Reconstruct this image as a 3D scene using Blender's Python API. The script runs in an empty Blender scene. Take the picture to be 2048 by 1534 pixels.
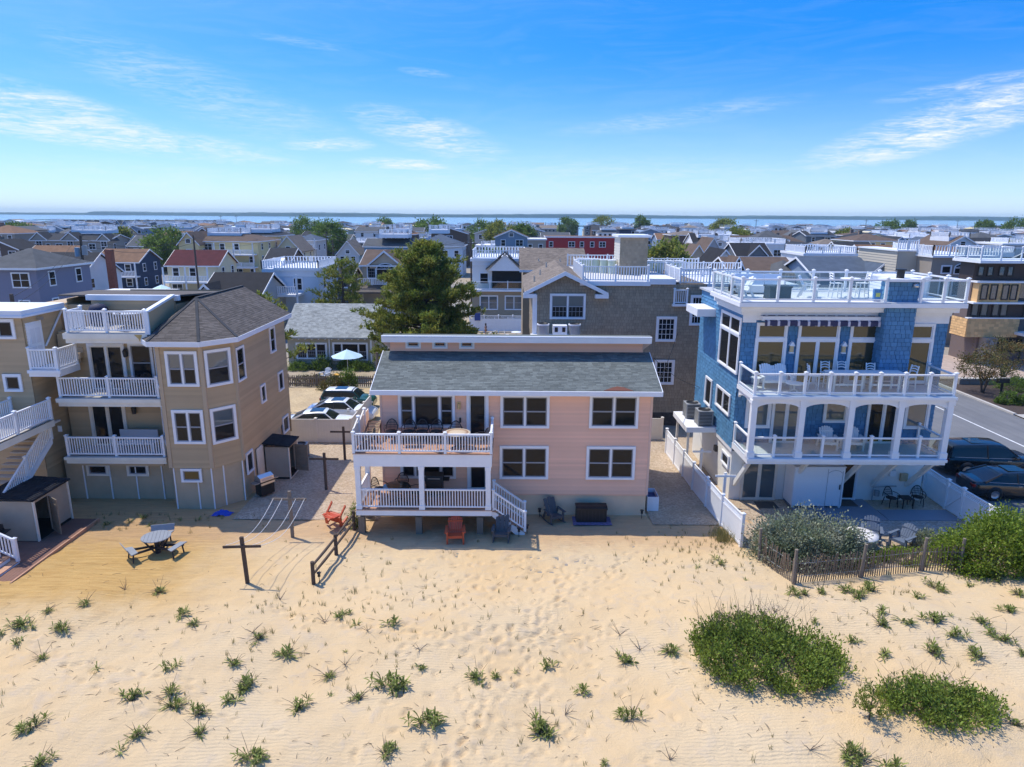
import bpy, math, random
import numpy as np
from math import sin, cos, pi, radians, sqrt, atan2, tan, hypot
from mathutils import Vector, Matrix, noise as mnoise
random.seed(7); RNG = np.random.default_rng(7)
SC = bpy.context.scene; COL = SC.collection
# ------------------------------------------------------------------ camera
F_PX, PITCH, ROLL, CAM_H = 1366.0, radians(13.9), radians(.35), 14.0
cam = bpy.data.objects.new('camera', bpy.data.cameras.new('camera')); COL.objects.link(cam)
cam.data.sensor_width = 36; cam.data.lens = 36*F_PX/2048; cam.data.clip_start = .1; cam.data.clip_end = 30000
_F = Vector((0, cos(PITCH), -sin(PITCH))); _D = Vector((0, -sin(PITCH), -cos(PITCH))); _R = Vector((1, 0, 0))
_ix = cos(ROLL)*_R - sin(ROLL)*_D; _iy = sin(ROLL)*_R + cos(ROLL)*_D
cm = Matrix.Identity(4)
for i in range(3): cm[i][0], cm[i][1], cm[i][2] = _ix[i], -_iy[i], -_F[i]
cm[2][3] = CAM_H; cam.matrix_world = cm; SC.camera = cam
def ray(px, py): return (_ix*((px-1024)/F_PX) + _iy*((py-767)/F_PX) + _F)
def atY(px, py, y):
    d = ray(px, py); t = y/d.y; return Vector((d.x*t, y, CAM_H+d.z*t))
def atZ(px, py, z=0):
    d = ray(px, py); t = (z-CAM_H)/d.z; return Vector((d.x*t, d.y*t, z))
# ------------------------------------------------------------------ light
SUN = Vector((-2.09, 1.24, 4.84)).normalized()            # towards the sun, from the deck rail and its shadow
SUN_EL = math.asin(SUN.z); SUN_AZ = atan2(SUN.x, SUN.y)
sl = bpy.data.lights.new('sun', 'SUN'); sl.energy = 2.45; sl.angle = radians(.53); sl.color = (1, .945, .83)
so = bpy.data.objects.new('sun', sl); COL.objects.link(so); so.location = (-40, 30, 80)
so.rotation_euler = (-SUN).to_track_quat('-Z', 'Y').to_euler()
W = bpy.data.worlds.new('World'); SC.world = W; W.use_nodes = True
SC.view_settings.view_transform = 'Standard'; SC.view_settings.look = 'None'
SC.view_settings.exposure = .84; SC.view_settings.gamma = 1; SC.view_settings.use_curve_mapping = False
SKY_STRENGTH = .15
class NT:                                                   # small node-graph helper
    def __init__(s, tree): s.t = tree; s.n = tree.nodes; s.l = tree.links
    def new(s, typ, **k):
        n = s.n.new(typ)
        for a, b in k.items():
            if a.startswith('i_'): n.inputs[a[2:].replace('_', ' ')].default_value = b
            else: setattr(n, a, b)
        return n
    def put(s, sock, v):
        if isinstance(v, bpy.types.NodeSocket): s.l.new(v, sock)
        elif v is not None: sock.default_value = v
    def m(s, op, a, b=None, c=None, clamp=False):
        n = s.n.new('ShaderNodeMath'); n.operation = op; n.use_clamp = clamp
        for i, v in enumerate((a, b, c)):
            if v is not None: s.put(n.inputs[i], v)
        return n.outputs[0]
    def mix(s, f, a, b, blend='MIX'):
        n = s.n.new('ShaderNodeMix'); n.data_type = 'RGBA'; n.blend_type = blend
        s.put(n.inputs[0], f); s.put(n.inputs[6], a); s.put(n.inputs[7], b); return n.outputs[2]
    def noise(s, vec, scale, detail=3, rough=.5, dist=0):
        n = s.n.new('ShaderNodeTexNoise'); s.put(n.inputs['Vector'], vec)
        n.inputs['Scale'].default_value = scale; n.inputs['Detail'].default_value = detail
        n.inputs['Roughness'].default_value = rough; n.inputs['Distortion'].default_value = dist; return n.outputs[0]
    def ramp(s, f, *stops):
        n = s.n.new('ShaderNodeValToRGB'); s.put(n.inputs[0], f); e = n.color_ramp.elements
        while len(e) < len(stops): e.new(.5)
        for q, (p, c) in zip(e, stops): q.position = p; q.color = c if len(c) == 4 else (*c, 1)
        return n.outputs[0]
    def mapr(s, v, a, b, c=0., d=1.):
        n = s.n.new('ShaderNodeMapRange'); s.put(n.inputs[0], v)
        for i, x in enumerate((a, b, c, d)): n.inputs[i+1].default_value = x
        return n.outputs[0]
def build_sky():
    g = NT(W.node_tree); g.n.clear()
    out = g.new('ShaderNodeOutputWorld'); bg = g.new('ShaderNodeBackground'); bg.inputs[1].default_value = SKY_STRENGTH
    g.l.new(bg.outputs[0], out.inputs[0])
    tc = g.new('ShaderNodeTexCoord'); sx = g.new('ShaderNodeSeparateXYZ'); g.l.new(tc.outputs['Generated'], sx.inputs[0])
    x, y, z = sx.outputs
    # the same clear sky all round; elevation is read a little higher, for the polarised deep blue of the photograph
    cx = g.new('ShaderNodeCombineXYZ'); g.put(cx.inputs[0], x); g.put(cx.inputs[1], y)
    g.put(cx.inputs[2], g.m('ADD', g.m('MULTIPLY', z, 2.6), .02))
    vn = g.new('ShaderNodeVectorMath', operation='NORMALIZE'); g.l.new(cx.outputs[0], vn.inputs[0])
    sky = g.new('ShaderNodeTexSky', sky_type='NISHITA', sun_disc=False, sun_elevation=SUN_EL, sun_rotation=SUN_AZ,
                altitude=0, air_density=1.0, dust_density=.6, ozone_density=3.0)
    g.l.new(vn.outputs[0], sky.inputs[0])
    hs = g.new('ShaderNodeHueSaturation'); hs.inputs['Saturation'].default_value = 1.46; hs.inputs['Hue'].default_value = .506; hs.inputs['Value'].default_value = 1.0
    g.l.new(sky.outputs[0], hs.inputs['Color'])
    az = g.m('ARCTAN2', x, y); rad = g.m('SQRT', g.m('ADD', g.m('MULTIPLY', x, x), g.m('MULTIPLY', y, y)))
    el = g.m('DIVIDE', z, g.m('MAXIMUM', rad, .05))
    cv = g.new('ShaderNodeCombineXYZ'); g.put(cv.inputs[0], g.m('MULTIPLY', az, 5.)); g.put(cv.inputs[1], g.m('MULTIPLY', el, 34.))
    g.put(cv.inputs[2], 3.3)
    cirrus = g.noise(cv.outputs[0], 1.1, 9, .66, 1.6); fine = g.noise(cv.outputs[0], 5.5, 8, .68, 1.4)
    tot = None
    for px, py, hw, hh, sl_, amp in ((70, 205, 190, 34, .20, .8), (210, 268, 330, 30, .10, .85), (655, 289, 95, 15, -.02, .85),
                                (858, 268, 165, 42, .22, .75), (800, 328, 105, 13, .04, 1.0), (1890, 248, 240, 44, -.27, 1.15),
                                (1950, 168, 150, 14, -.12, .5), (590, 82, 95, 10, .1, .3), (420, 190, 280, 60, .30, .3),
                                (850, 145, 60, 9, .1, .35), (1350, 235, 260, 22, -.12, .26), (1150, 350, 600, 40, 0, .25), (300, 355, 420, 35, .03, .2)):
        d = ray(px, py); a0 = atan2(d.x, d.y); e0 = d.z/hypot(d.x, d.y); wa, we = hw/1366., hh/1366.
        da = g.m('SUBTRACT', az, a0); u = g.m('DIVIDE', da, wa)
        v = g.m('DIVIDE', g.m('SUBTRACT', g.m('SUBTRACT', el, e0), g.m('MULTIPLY', da, -sl_)), we)
        mk = g.m('SUBTRACT', 1., g.m('ADD', g.m('MULTIPLY', u, u), g.m('MULTIPLY', v, v)), clamp=True)
        mk = g.m('MULTIPLY', mk, amp); tot = mk if tot is None else g.m('MAXIMUM', tot, mk)
    tex = g.m('ADD', g.m('MULTIPLY', cirrus, .65), g.m('MULTIPLY', fine, .35))
    body = g.mapr(tex, .39, .61)
    cl = g.m('MULTIPLY', g.m('MULTIPLY', tot, body), g.mapr(fine, .36, .62, .4, 1.15))
    veil = g.m('MULTIPLY', g.mapr(cirrus, .45, .8), .07)
    haze = g.m('MULTIPLY', g.m('POWER', g.m('SUBTRACT', 1., g.m('MULTIPLY', g.m('MAXIMUM', el, 0.), 4.3), clamp=True), 1.9), .92)
    fac = g.m('MAXIMUM', cl, veil, clamp=True)
    c1 = g.mix(haze, hs.outputs[0], (2.3, 2.95, 3.8, 1)); c2 = g.mix(fac, c1, (3.6, 3.8, 4.1, 1))
    g.put(bg.inputs[0], c2)
build_sky()
# ------------------------------------------------------------------ mesh helpers
class MB:
    def __init__(s): s.v = []; s.f = []; s.mi = []; s.k = 0; s.sm = []
    def add(s, vs, fs, smooth=False):
        b = len(s.v); s.v += [tuple(q) for q in vs]
        for f in fs: s.f.append([b+i for i in f]); s.mi.append(s.k); s.sm.append(smooth)
        return s
    def quad(s, a, b, c, d): return s.add((a, b, c, d), ((0, 1, 2, 3),))
    def box(s, x0, x1, y0, y1, z0, z1):
        return s.add([(x0, y0, z0), (x1, y0, z0), (x1, y1, z0), (x0, y1, z0), (x0, y0, z1), (x1, y0, z1), (x1, y1, z1), (x0, y1, z1)],
                     [(3, 2, 1, 0), (4, 5, 6, 7), (0, 1, 5, 4), (1, 2, 6, 5), (2, 3, 7, 6), (3, 0, 4, 7)])
    def prism(s, poly, vec, ):                              # polygon extruded by vec
        n = len(poly); vec = Vector(vec); P = [Vector(p) for p in poly]
        return s.add(P+[p+vec for p in P], [list(range(n))[::-1], list(range(n, 2*n))]+[(i, (i+1) % n, (i+1) % n+n, i+n) for i in range(n)])
    def bar(s, p, q, w, h, up=(0, 0, 1)):                   # box along p-q
        p, q = Vector(p), Vector(q); d = (q-p).normalized(); up = Vector(up)
        if abs(d.dot(up)) > .98: up = Vector((0, 1, 0))
        a = d.cross(up).normalized()*(w/2); b = a.cross(d).normalized()*(h/2)
        V = [e+i*a+j*b for e in (p, q) for i, j in ((-1, -1), (1, -1), (1, 1), (-1, 1))]
        return s.add(V, [(0, 1, 2, 3), (7, 6, 5, 4), (0, 4, 5, 1), (1, 5, 6, 2), (2, 6, 7, 3), (3, 7, 4, 0)])
    def tube(s, pts, r, n=8, cap=True, smooth=True):
        pts = [Vector(p) for p in pts]; rs = r if isinstance(r, (list, tuple)) else [r]*len(pts)
        V = []; prev = None
        for i, p in enumerate(pts):
            d = (pts[min(i+1, len(pts)-1)]-pts[max(i-1, 0)]).normalized()
            a = prev if prev else (Vector((0, 0, 1)) if abs(d.z) < .9 else Vector((1, 0, 0)))
            a = (a-d*a.dot(d)).normalized(); prev = a; b = d.cross(a)
            V += [p+rs[i]*(cos(t)*a+sin(t)*b) for t in (2*pi*j/n for j in range(n))]
        s.add(V, [(i*n+j, i*n+(j+1) % n, (i+1)*n+(j+1) % n, (i+1)*n+j) for i in range(len(pts)-1) for j in range(n)], smooth)
        if cap: s.add(V[:n], [list(range(n))[::-1]]); s.add(V[-n:], [list(range(n))])
        return s
    def cyl(s, x, y, z0, z1, r, n=16, r2=None): return s.tube([(x, y, z0), (x, y, z1)], [r, r if r2 is None else r2], n)
    def lathe(s, prof, n=16, c=(0, 0, 0)):
        V = [(c[0]+r*cos(2*pi*j/n), c[1]+r*sin(2*pi*j/n), c[2]+z) for r, z in prof for j in range(n)]
        return s.add(V, [(i*n+j, i*n+(j+1) % n, (i+1)*n+(j+1) % n, (i+1)*n+j) for i in range(len(prof)-1) for j in range(n)], True)
    def mesh(s, name, *mats):
        me = bpy.data.meshes.new(name); me.from_pydata(s.v, [], s.f)
        for m in mats: me.materials.append(m)
        if len(mats) > 1: me.polygons.foreach_set('material_index', s.mi)
        if any(s.sm): me.polygons.foreach_set('use_smooth', s.sm)
        me.update(); return me
def ob(name, me, parent=None, loc=(0, 0, 0), rotz=0, rot=None, scale=None):
    o = bpy.data.objects.new(name, me); COL.objects.link(o)
    if parent is not None: o.parent = parent
    o.location = loc
    if rot is not None: o.rotation_euler = rot
    elif rotz: o.rotation_euler = (0, 0, rotz)
    if scale is not None: o.scale = (scale,)*3 if isinstance(scale, (int, float)) else scale
    return o
def tag(o, label, cat, group=None):
    o['label'] = label; o['category'] = cat
    if group: o['group'] = group
    return o
def thing(name, label, cat, loc=(0, 0, 0), rotz=0, group=None):
    o = ob(name, None, None, loc, rotz); o.empty_display_size = .2; return tag(o, label, cat, group)
def stuff(o): o['kind'] = 'stuff'; return o
def struct(name, mb, mat): o = ob(name, mb.mesh(name, mat)); o['kind'] = 'structure'; return o
def copy_tree(src, parent=None):
    c = src.copy(); COL.objects.link(c)
    if parent is not None: c.parent = parent
    for ch in list(src.children): copy_tree(ch, c)
    return c
def dup(src, loc, rotz, label, group=None, scale=None):
    c = copy_tree(src); c.location = loc; c.rotation_euler = (0, 0, rotz); c['label'] = label
    if group: c['group'] = group
    if scale: c.scale = (scale,)*3
    return c
# ------------------------------------------------------------------ materials
def sr(r, g, b):
    f = lambda c: c/12.92 if c <= .04045 else ((c+.055)/1.055)**2.4
    return (f(r/255), f(g/255), f(b/255), 1)
MATS = {}
def M(name, col, rough=.6, var=0., namt=0., nscale=2., bump=0., bscale=60., metal=0., objcol=False, spec=.4, grain=None):
    if name in MATS: return MATS[name]
    m = bpy.data.materials.new(name); m.use_nodes = True; g = NT(m.node_tree); p = g.n['Principled BSDF']; MATS[name] = m
    p.inputs['Roughness'].default_value = rough; p.inputs['Metallic'].default_value = metal; p.inputs['Specular IOR Level'].default_value = spec
    c = (*col[:3], 1)
    tc = g.new('ShaderNodeTexCoord'); vec = tc.outputs['Object']
    if objcol: c = g.new('ShaderNodeObjectInfo').outputs['Color']
    f = None
    if var: f = g.mapr(g.new('ShaderNodeNewGeometry').outputs['Random Per Island'], 0, 1, 1-var, 1+var)
    if namt:
        v2 = vec
        if grain:
            mp = g.new('ShaderNodeMapping'); g.l.new(vec, mp.inputs[0]); mp.inputs['Scale'].default_value = grain; v2 = mp.outputs[0]
        n = g.mapr(g.noise(v2, nscale, 5, .6), .25, .75, 1-namt, 1+namt); f = n if f is None else g.m('MULTIPLY', f, n)
    if f is not None:
        cc = g.new('ShaderNodeCombineXYZ'); [g.put(cc.inputs[i], f) for i in range(3)]
        c = g.mix(1., c, cc.outputs[0], 'MULTIPLY')
    g.put(p.inputs['Base Color'], c)
    if bump:
        b = g.new('ShaderNodeBump'); b.inputs['Strength'].default_value = bump; b.inputs['Distance'].default_value = .02
        g.put(b.inputs['Height'], g.noise(vec, bscale, 3)); g.l.new(b.outputs[0], p.inputs['Normal'])
    return m
def leafmat(name, col, var=.35, trans=.4, col2=None):
    m = bpy.data.materials.new(name); m.use_nodes = True; g = NT(m.node_tree); MATS[name] = m
    out = g.n['Material Output']; p = g.n['Principled BSDF']; p.inputs['Roughness'].default_value = .55; p.inputs['Specular IOR Level'].default_value = .3
    rnd = g.new('ShaderNodeNewGeometry').outputs['Random Per Island']
    f = g.mapr(rnd, 0, 1, 1-var, 1+var); cc = g.new('ShaderNodeCombineXYZ'); [g.put(cc.inputs[i], f) for i in range(3)]
    base = (*col[:3], 1)
    if col2:
        n = g.noise(g.new('ShaderNodeTexCoord').outputs['Object'], 1.3, 3); base = g.mix(g.mapr(n, .4, .6), base, (*col2[:3], 1))
    c = g.mix(1., base, cc.outputs[0], 'MULTIPLY'); g.put(p.inputs['Base Color'], c)
    t = g.new('ShaderNodeBsdfTranslucent'); g.put(t.inputs[0], c); mx = g.new('ShaderNodeMixShader'); mx.inputs[0].default_value = trans
    g.l.new(p.outputs[0], mx.inputs[1]); g.l.new(t.outputs[0], mx.inputs[2]); g.l.new(mx.outputs[0], out.inputs[0]); return m
def glassmat(name, col, rough=.04, spec=1., wav=.015):
    m = M(name, col, rough, spec=spec); g = NT(m.node_tree); p = g.n['Principled BSDF']; p.inputs['IOR'].default_value = 1.5
    b = g.new('ShaderNodeBump'); b.inputs['Strength'].default_value = wav; b.inputs['Distance'].default_value = .1
    g.put(b.inputs['Height'], g.noise(g.new('ShaderNodeTexCoord').outputs['Object'], 2.2, 2)); g.l.new(b.outputs[0], p.inputs['Normal']); return m
def clearglass(name, tint):
    m = bpy.data.materials.new(name); m.use_nodes = True; g = NT(m.node_tree); MATS[name] = m; out = g.n['Material Output']; g.n.remove(g.n['Principled BSDF'])
    t = g.new('ShaderNodeBsdfTransparent'); t.inputs[0].default_value = (*tint, 1); gl = g.new('ShaderNodeBsdfGlossy'); gl.inputs['Roughness'].default_value = .03
    lw = g.new('ShaderNodeLayerWeight'); lw.inputs[0].default_value = .5; mx = g.new('ShaderNodeMixShader')
    g.put(mx.inputs[0], g.m('ADD', g.m('MULTIPLY', g.m('POWER', lw.outputs['Facing'], 5.), .7), .07))
    g.l.new(t.outputs[0], mx.inputs[1]); g.l.new(gl.outputs[0], mx.inputs[2]); g.l.new(mx.outputs[0], out.inputs[0]); return m
WHITE = M('white_vinyl', (.80, .81, .83), .45, namt=.05, nscale=1.5)
WHITE2 = M('white_trim', (.76, .78, .82), .5, namt=.06, nscale=.8)
CREAMV = M('cream_vinyl', (.74, .69, .60), .5, namt=.05)
GLASS = glassmat('window_glass', (.012, .013, .015), spec=.25)
GLASS_S = glassmat('window_glass_shade_down', (.10, .125, .135))
GLASS_T = glassmat('window_glass_tinted', (.045, .042, .018), spec=.7)
MATS['window_glass_tinted'].node_tree.nodes['Principled BSDF'].inputs['IOR'].default_value = 1.55
SASH = M('sash_grey', (.30, .31, .34), .5)
CLEAR = clearglass('railing_glass', (.90, .94, .93))
BLACKM = M('black_metal', (.018, .018, .02), .45, namt=.2, nscale=6)
DARKIN = M('painted_interior_shade', (.012, .012, .013), .8)  # near-black colour standing in for the shade inside openings
WOODG = M('weathered_wood', (.20, .165, .13), .85, var=.18, namt=.3, nscale=5, bump=.5, bscale=30, grain=(6, 6, .6))
WOODD = M('dark_wood', (.085, .06, .045), .85, var=.15, namt=.3, nscale=5, grain=(6, 6, .6))
STEEL = M('stainless', (.55, .56, .57), .3, metal=.9, namt=.1)
GALV = M('ac_painted_steel', (.34, .35, .36), .5, metal=.3, namt=.1)
# ------------------------------------------------------------------ the setting: sand, ground, water, street
def smooth(a, b, x): t = max(0., min(1., (x-a)/(b-a))); return t*t*(3-2*t)
def nz(x, y, s, o=0.): return mnoise.noise(Vector((x*s, y*s, o)))
TRAIL = [[(Vector((3.2, 25.6, 0))), Vector((1.2, 21.5, 0)), Vector((.2, 18.2, 0)), Vector((-1.6, 15.2, 0)), Vector((-2.4, 11.5, 0))],
         [Vector((2.2, 26, 0)), Vector((1.9, 22.8, 0)), Vector((-.6, 19.4, 0)), Vector((-.9, 16, 0)), Vector((-2.9, 12, 0))],
         [Vector((-17.5, 20.5, 0)), Vector((-13.5, 18.6, 0)), Vector((-9, 17.6, 0))], [Vector((-9, 22, 0)), Vector((-5, 20.6, 0)), Vector((0, 19.9, 0)), Vector((4, 20.8, 0))],
         [Vector((-14, 18.6, 0)), Vector((-10.6, 16.9, 0)), Vector((-7.4, 16.3, 0))], [Vector((5.5, 27, 0)), Vector((3.6, 24, 0)), Vector((1, 22, 0))]]
FEET = []
for tr in TRAIL:
    for a, b in zip(tr, tr[1:]):
        n = int((b-a).length/.34); d = (b-a).normalized(); s = Vector((-d.y, d.x, 0))
        for i in range(n):
            p = a+(b-a)*(i/n)+s*((.11 if i % 2 else -.11)+random.uniform(-.16, .16))+d*random.uniform(-.1, .1); FEET.append((p.x, p.y, d.x, d.y))
for _ in range(220):
    x, y = random.gauss(0, 2.6)-.5, random.uniform(14.5, 26.5); a = random.uniform(0, 6.3); FEET.append((x, y, cos(a), sin(a)))
def base_h(x, y):
    f = 1-smooth(23.5, 28.5, y); f *= smooth(6, 9, y)
    g = .34*math.exp(-((y-21.3-.8*sin(x*.21))/1.9)**2)*(.65+.5*nz(x, y, .11)) + .30*math.exp(-((y-16.2+1.1*sin(x*.17+1))/2.0)**2)*(.6+.6*nz(x, y, .13, 4))
    g += .16*nz(x, y, .22, 1) + .07*nz(x, y, .55, 2)
    hump = .45*math.exp(-(((x-7.9)/3.2)**2+((y-19.6)/2.4)**2)) + .4*math.exp(-(((x-11.4)/2.8)**2+((y-16.6)/2.0)**2))
    return f*(g+.10+.6*hump)
def rip(x, y): return .014*nz(x, y, 1.7, 3)*2
SX0, SX1, SY0, SY1, SST = -31., 33., 8., 33.2, .085
NXs, NYs = int((SX1-SX0)/SST)+1, int((SY1-SY0)/SST)+1
Hs = np.zeros((NYs, NXs))
for j in range(NYs):
    yy = SY0+j*SST; fl = 1-smooth(31.2, 32.6, yy)
    for i in range(NXs):
        xx = SX0+i*SST; Hs[j, i] = base_h(xx, yy)+(.035*mnoise.noise(Vector((xx*1.1, yy*1.5, 7)))+.018*mnoise.noise(Vector((xx*2.9, yy*3.4, 9))))*fl
for fx, fy, dx, dy in FEET:
    i0, j0 = int((fx-SX0)/SST), int((fy-SY0)/SST)
    for j in range(j0-4, j0+5):
        for i in range(i0-4, i0+5):
            if 0 <= i < NXs and 0 <= j < NYs:
                rx, ry = SX0+i*SST-fx, SY0+j*SST-fy; u = (rx*dx+ry*dy)/.155; v = (rx*-dy+ry*dx)/.085; r = u*u+v*v
                Hs[j, i] -= .075*math.exp(-r) - .02*math.exp(-(sqrt(r)-1.7)**2*3)
Hs[-1, :] = -.03; Hs[:, 0] = -.03; Hs[:, -1] = -.03
def gz(x, y):
    fi, fj = (x-SX0)/SST, (y-SY0)/SST
    if not (1 <= fi < NXs-2 and 1 <= fj < NYs-2): return 0.
    i, j = int(fi), int(fj); a, b = fi-i, fj-j
    return (Hs[j, i]*(1-a)+Hs[j, i+1]*a)*(1-b)+(Hs[j+1, i]*(1-a)+Hs[j+1, i+1]*a)*b
def onsand(px, py):
    z = 0.
    for _ in range(6): p = atZ(px, py, z); z = gz(p.x, p.y)
    return Vector((p.x, p.y, z))
def sandmat():
    m = bpy.data.materials.new('dune_sand'); m.use_nodes = True; g = NT(m.node_tree); p = g.n['Principled BSDF']
    p.inputs['Roughness'].default_value = .95; p.inputs['Specular IOR Level'].default_value = .15
    tc = g.new('ShaderNodeTexCoord'); v = tc.outputs['Object']; s = g.new('ShaderNodeSeparateXYZ'); g.l.new(v, s.inputs[0]); x, y, z = s.outputs
    n1 = g.noise(v, .22, 4, .55, .4); n2 = g.noise(v, 1.6, 6, .65, .5); n3 = g.noise(v, 26, 4, .7)
    c = g.mix(g.mapr(n1, .36, .64), (.645, .46, .25, 1), (.63, .485, .30, 1))
    c = g.mix(g.m('MULTIPLY', g.mapr(n2, .52, .72), .5), c, (.50, .415, .325, 1))             # grey-violet wind-sorted patches
    # coarse ochre sand round the picnic table: raked streaks
    yx = g.m('ADD', x, g.m('MULTIPLY', g.m('SUBTRACT', n1, .5), 7.)); yy = g.m('ADD', y, g.m('MULTIPLY', g.m('SUBTRACT', n2, .5), 2.5))
    och = g.m('MULTIPLY', g.mapr(yx, -9.5, -14), g.mapr(yy, 20.2, 22.8))
    mp = g.new('ShaderNodeMapping'); g.l.new(v, mp.inputs[0]); mp.inputs['Scale'].default_value = (.7, 7, 1); mp.inputs['Rotation'].default_value = (0, 0, radians(-9))
    st = g.noise(mp.outputs[0], 1.1, 6, .7, .3)
    oc = g.mix(g.mapr(st, .35, .68), (.62, .40, .15, 1), (.46, .27, .09, 1)); c = g.mix(g.m('MULTIPLY', och, .95), c, oc)
    # firm sand close to the houses, its brown warmed to offset the blue shade
    firm = g.m('MULTIPLY', g.mapr(yy, 26.4, 28.0), .75); c = g.mix(firm, c, g.mix(g.mapr(st, .4, .62), (.54, .345, .185, 1), (.44, .285, .16, 1)))
    sp = g.mapr(n3, .62, .74, 1, .72); cc = g.new('ShaderNodeCombineXYZ'); [g.put(cc.inputs[i], sp) for i in range(3)]
    c = g.mix(1., c, cc.outputs[0], 'MULTIPLY'); g.put(p.inputs['Base Color'], c)
    wv = g.new('ShaderNodeTexWave', wave_type='BANDS', bands_direction='Y'); g.put(wv.inputs['Vector'], v)
    for k, q in (('Scale', 2.6), ('Distortion', 5.5), ('Detail', 3), ('Detail Scale', 1.1)): wv.inputs[k].default_value = q
    hgt = g.m('ADD', g.m('ADD', g.m('MULTIPLY', wv.outputs[1], g.m('MULTIPLY', g.mapr(n1, .42, .6), .16)), g.m('MULTIPLY', n2, .9)), g.m('ADD', g.m('MULTIPLY', n3, .35), g.m('MULTIPLY', st, g.m('MULTIPLY', och, 1.1))))
    b = g.new('ShaderNodeBump'); b.inputs['Strength'].default_value = .8; b.inputs['Distance'].default_value = .11
    g.put(b.inputs['Height'], hgt); g.l.new(b.outputs[0], p.inputs['Normal']); return m
SAND = sandmat()
X_, Y_ = np.meshgrid(SX0+SST*np.arange(NXs), SY0+SST*np.arange(NYs))
co = np.stack([X_, Y_, Hs], -1).reshape(-1, 3)
idx = np.arange(NXs*NYs).reshape(NYs, NXs); q = np.stack([idx[:-1, :-1], idx[:-1, 1:], idx[1:, 1:], idx[1:, :-1]], -1).reshape(-1, 4)
def fastmesh(name, co, faces, mat, smooth=False):
    me = bpy.data.meshes.new(name); nf, k = faces.shape
    me.vertices.add(len(co)); me.vertices.foreach_set('co', np.asarray(co, np.float32).ravel())
    me.loops.add(nf*k); me.loops.foreach_set('vertex_index', faces.astype(np.int32).ravel())
    me.polygons.add(nf); me.polygons.foreach_set('loop_start', (np.arange(nf)*k).astype(np.int32)); me.polygons.foreach_set('loop_total', np.full(nf, k, np.int32))
    if smooth: me.polygons.foreach_set('use_smooth', np.ones(nf, bool))
    me.materials.append(mat); me.update(calc_edges=True); me.validate(); return me
o = ob('sand', fastmesh('sand', co, q, SAND, True)); o['kind'] = 'structure'
def groundmat():
    m = bpy.data.materials.new('town_ground'); m.use_nodes = True; g = NT(m.node_tree); p = g.n['Principled BSDF']; p.inputs['Roughness'].default_value = .95
    v = g.new('ShaderNodeTexCoord').outputs['Object']; n = g.noise(v, .035, 4); n2 = g.noise(v, .5, 6, .7); n3 = g.noise(v, 14, 3)
    c = g.mix(g.mapr(n, .42, .58), (.40, .315, .215, 1), (.24, .235, .225, 1)); c = g.mix(g.m('MULTIPLY', g.mapr(n2, .5, .7), .6), c, (.12, .15, .06, 1))
    g.put(p.inputs['Base Color'], g.mix(g.mapr(n3, .3, .8, 0, .3), c, (.12, .1, .08, 1))); return m
def gravelmat(name, a, b, sc=16):
    m = bpy.data.materials.new(name); m.use_nodes = True; g = NT(m.node_tree); p = g.n['Principled BSDF']; p.inputs['Roughness'].default_value = .9
    v = g.new('ShaderNodeTexCoord').outputs['Object']; vo = g.new('ShaderNodeTexVoronoi'); g.put(vo.inputs['Vector'], v); vo.inputs['Scale'].default_value = sc
    n = g.noise(v, .6, 5, .6); c = g.mix(vo.outputs['Color'], a, b); s = g.new('ShaderNodeSeparateColor'); g.l.new(vo.outputs['Color'], s.inputs[0])
    c = g.mix(s.outputs[0], a, b); c = g.mix(g.m('MULTIPLY', g.mapr(n, .42, .66), .55), c, (.34, .25, .15, 1)); g.put(p.inputs['Base Color'], c)
    bb = g.new('ShaderNodeBump'); bb.inputs['Strength'].default_value = .7; bb.inputs['Distance'].default_value = .03; bb.invert = True
    g.put(bb.inputs['Height'], vo.outputs['Distance']); g.l.new(bb.outputs[0], p.inputs['Normal']); return m
def asphaltmat():
    m = bpy.data.materials.new('asphalt'); m.use_nodes = True; g = NT(m.node_tree); p = g.n['Principled BSDF']; p.inputs['Roughness'].default_value = .85
    v = g.new('ShaderNodeTexCoord').outputs['Object']; n = g.noise(v, .5, 5, .65); n2 = g.noise(v, 30, 3)
    mp = g.new('ShaderNodeMapping'); g.l.new(v, mp.inputs[0]); mp.inputs['Scale'].default_value = (1.3, .05, 1); st = g.noise(mp.outputs[0], 1.5, 4)
    c = g.mix(g.mapr(n, .3, .7), (.135, .138, .145, 1), (.175, .175, .178, 1)); c = g.mix(g.m('MULTIPLY', g.mapr(st, .5, .65), .35), c, (.09, .09, .095, 1))
    c = g.mix(g.mapr(n2, .55, .8, 0, .4), c, (.26, .26, .25, 1)); g.put(p.inputs['Base Color'], c); return m
def sheet(name, x0, x1, y0, y1, z, mat): return struct(name, MB().quad((x0, y0, z), (x1, y0, z), (x1, y1, z), (x0, y1, z)), mat)
GROUND = groundmat(); LAND_END = 470.
mb = MB(); pts = [(-4000, -45), (4000, -45)]                      # the island: one sheet to the bay shore
sh = []
for k in range(81):
    x = 4000-k*100; sh.append((x, LAND_END+25*nz(x, 0, .004)+60*nz(x, 0, .0011)))
mb.add([(x, y, -.035) for x, y in pts+sh], [list(range(len(pts)+len(sh)))]); struct('ground', mb, GROUND)
sheet('beach', -400, 400, -44, 12, -.03, SAND)
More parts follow.
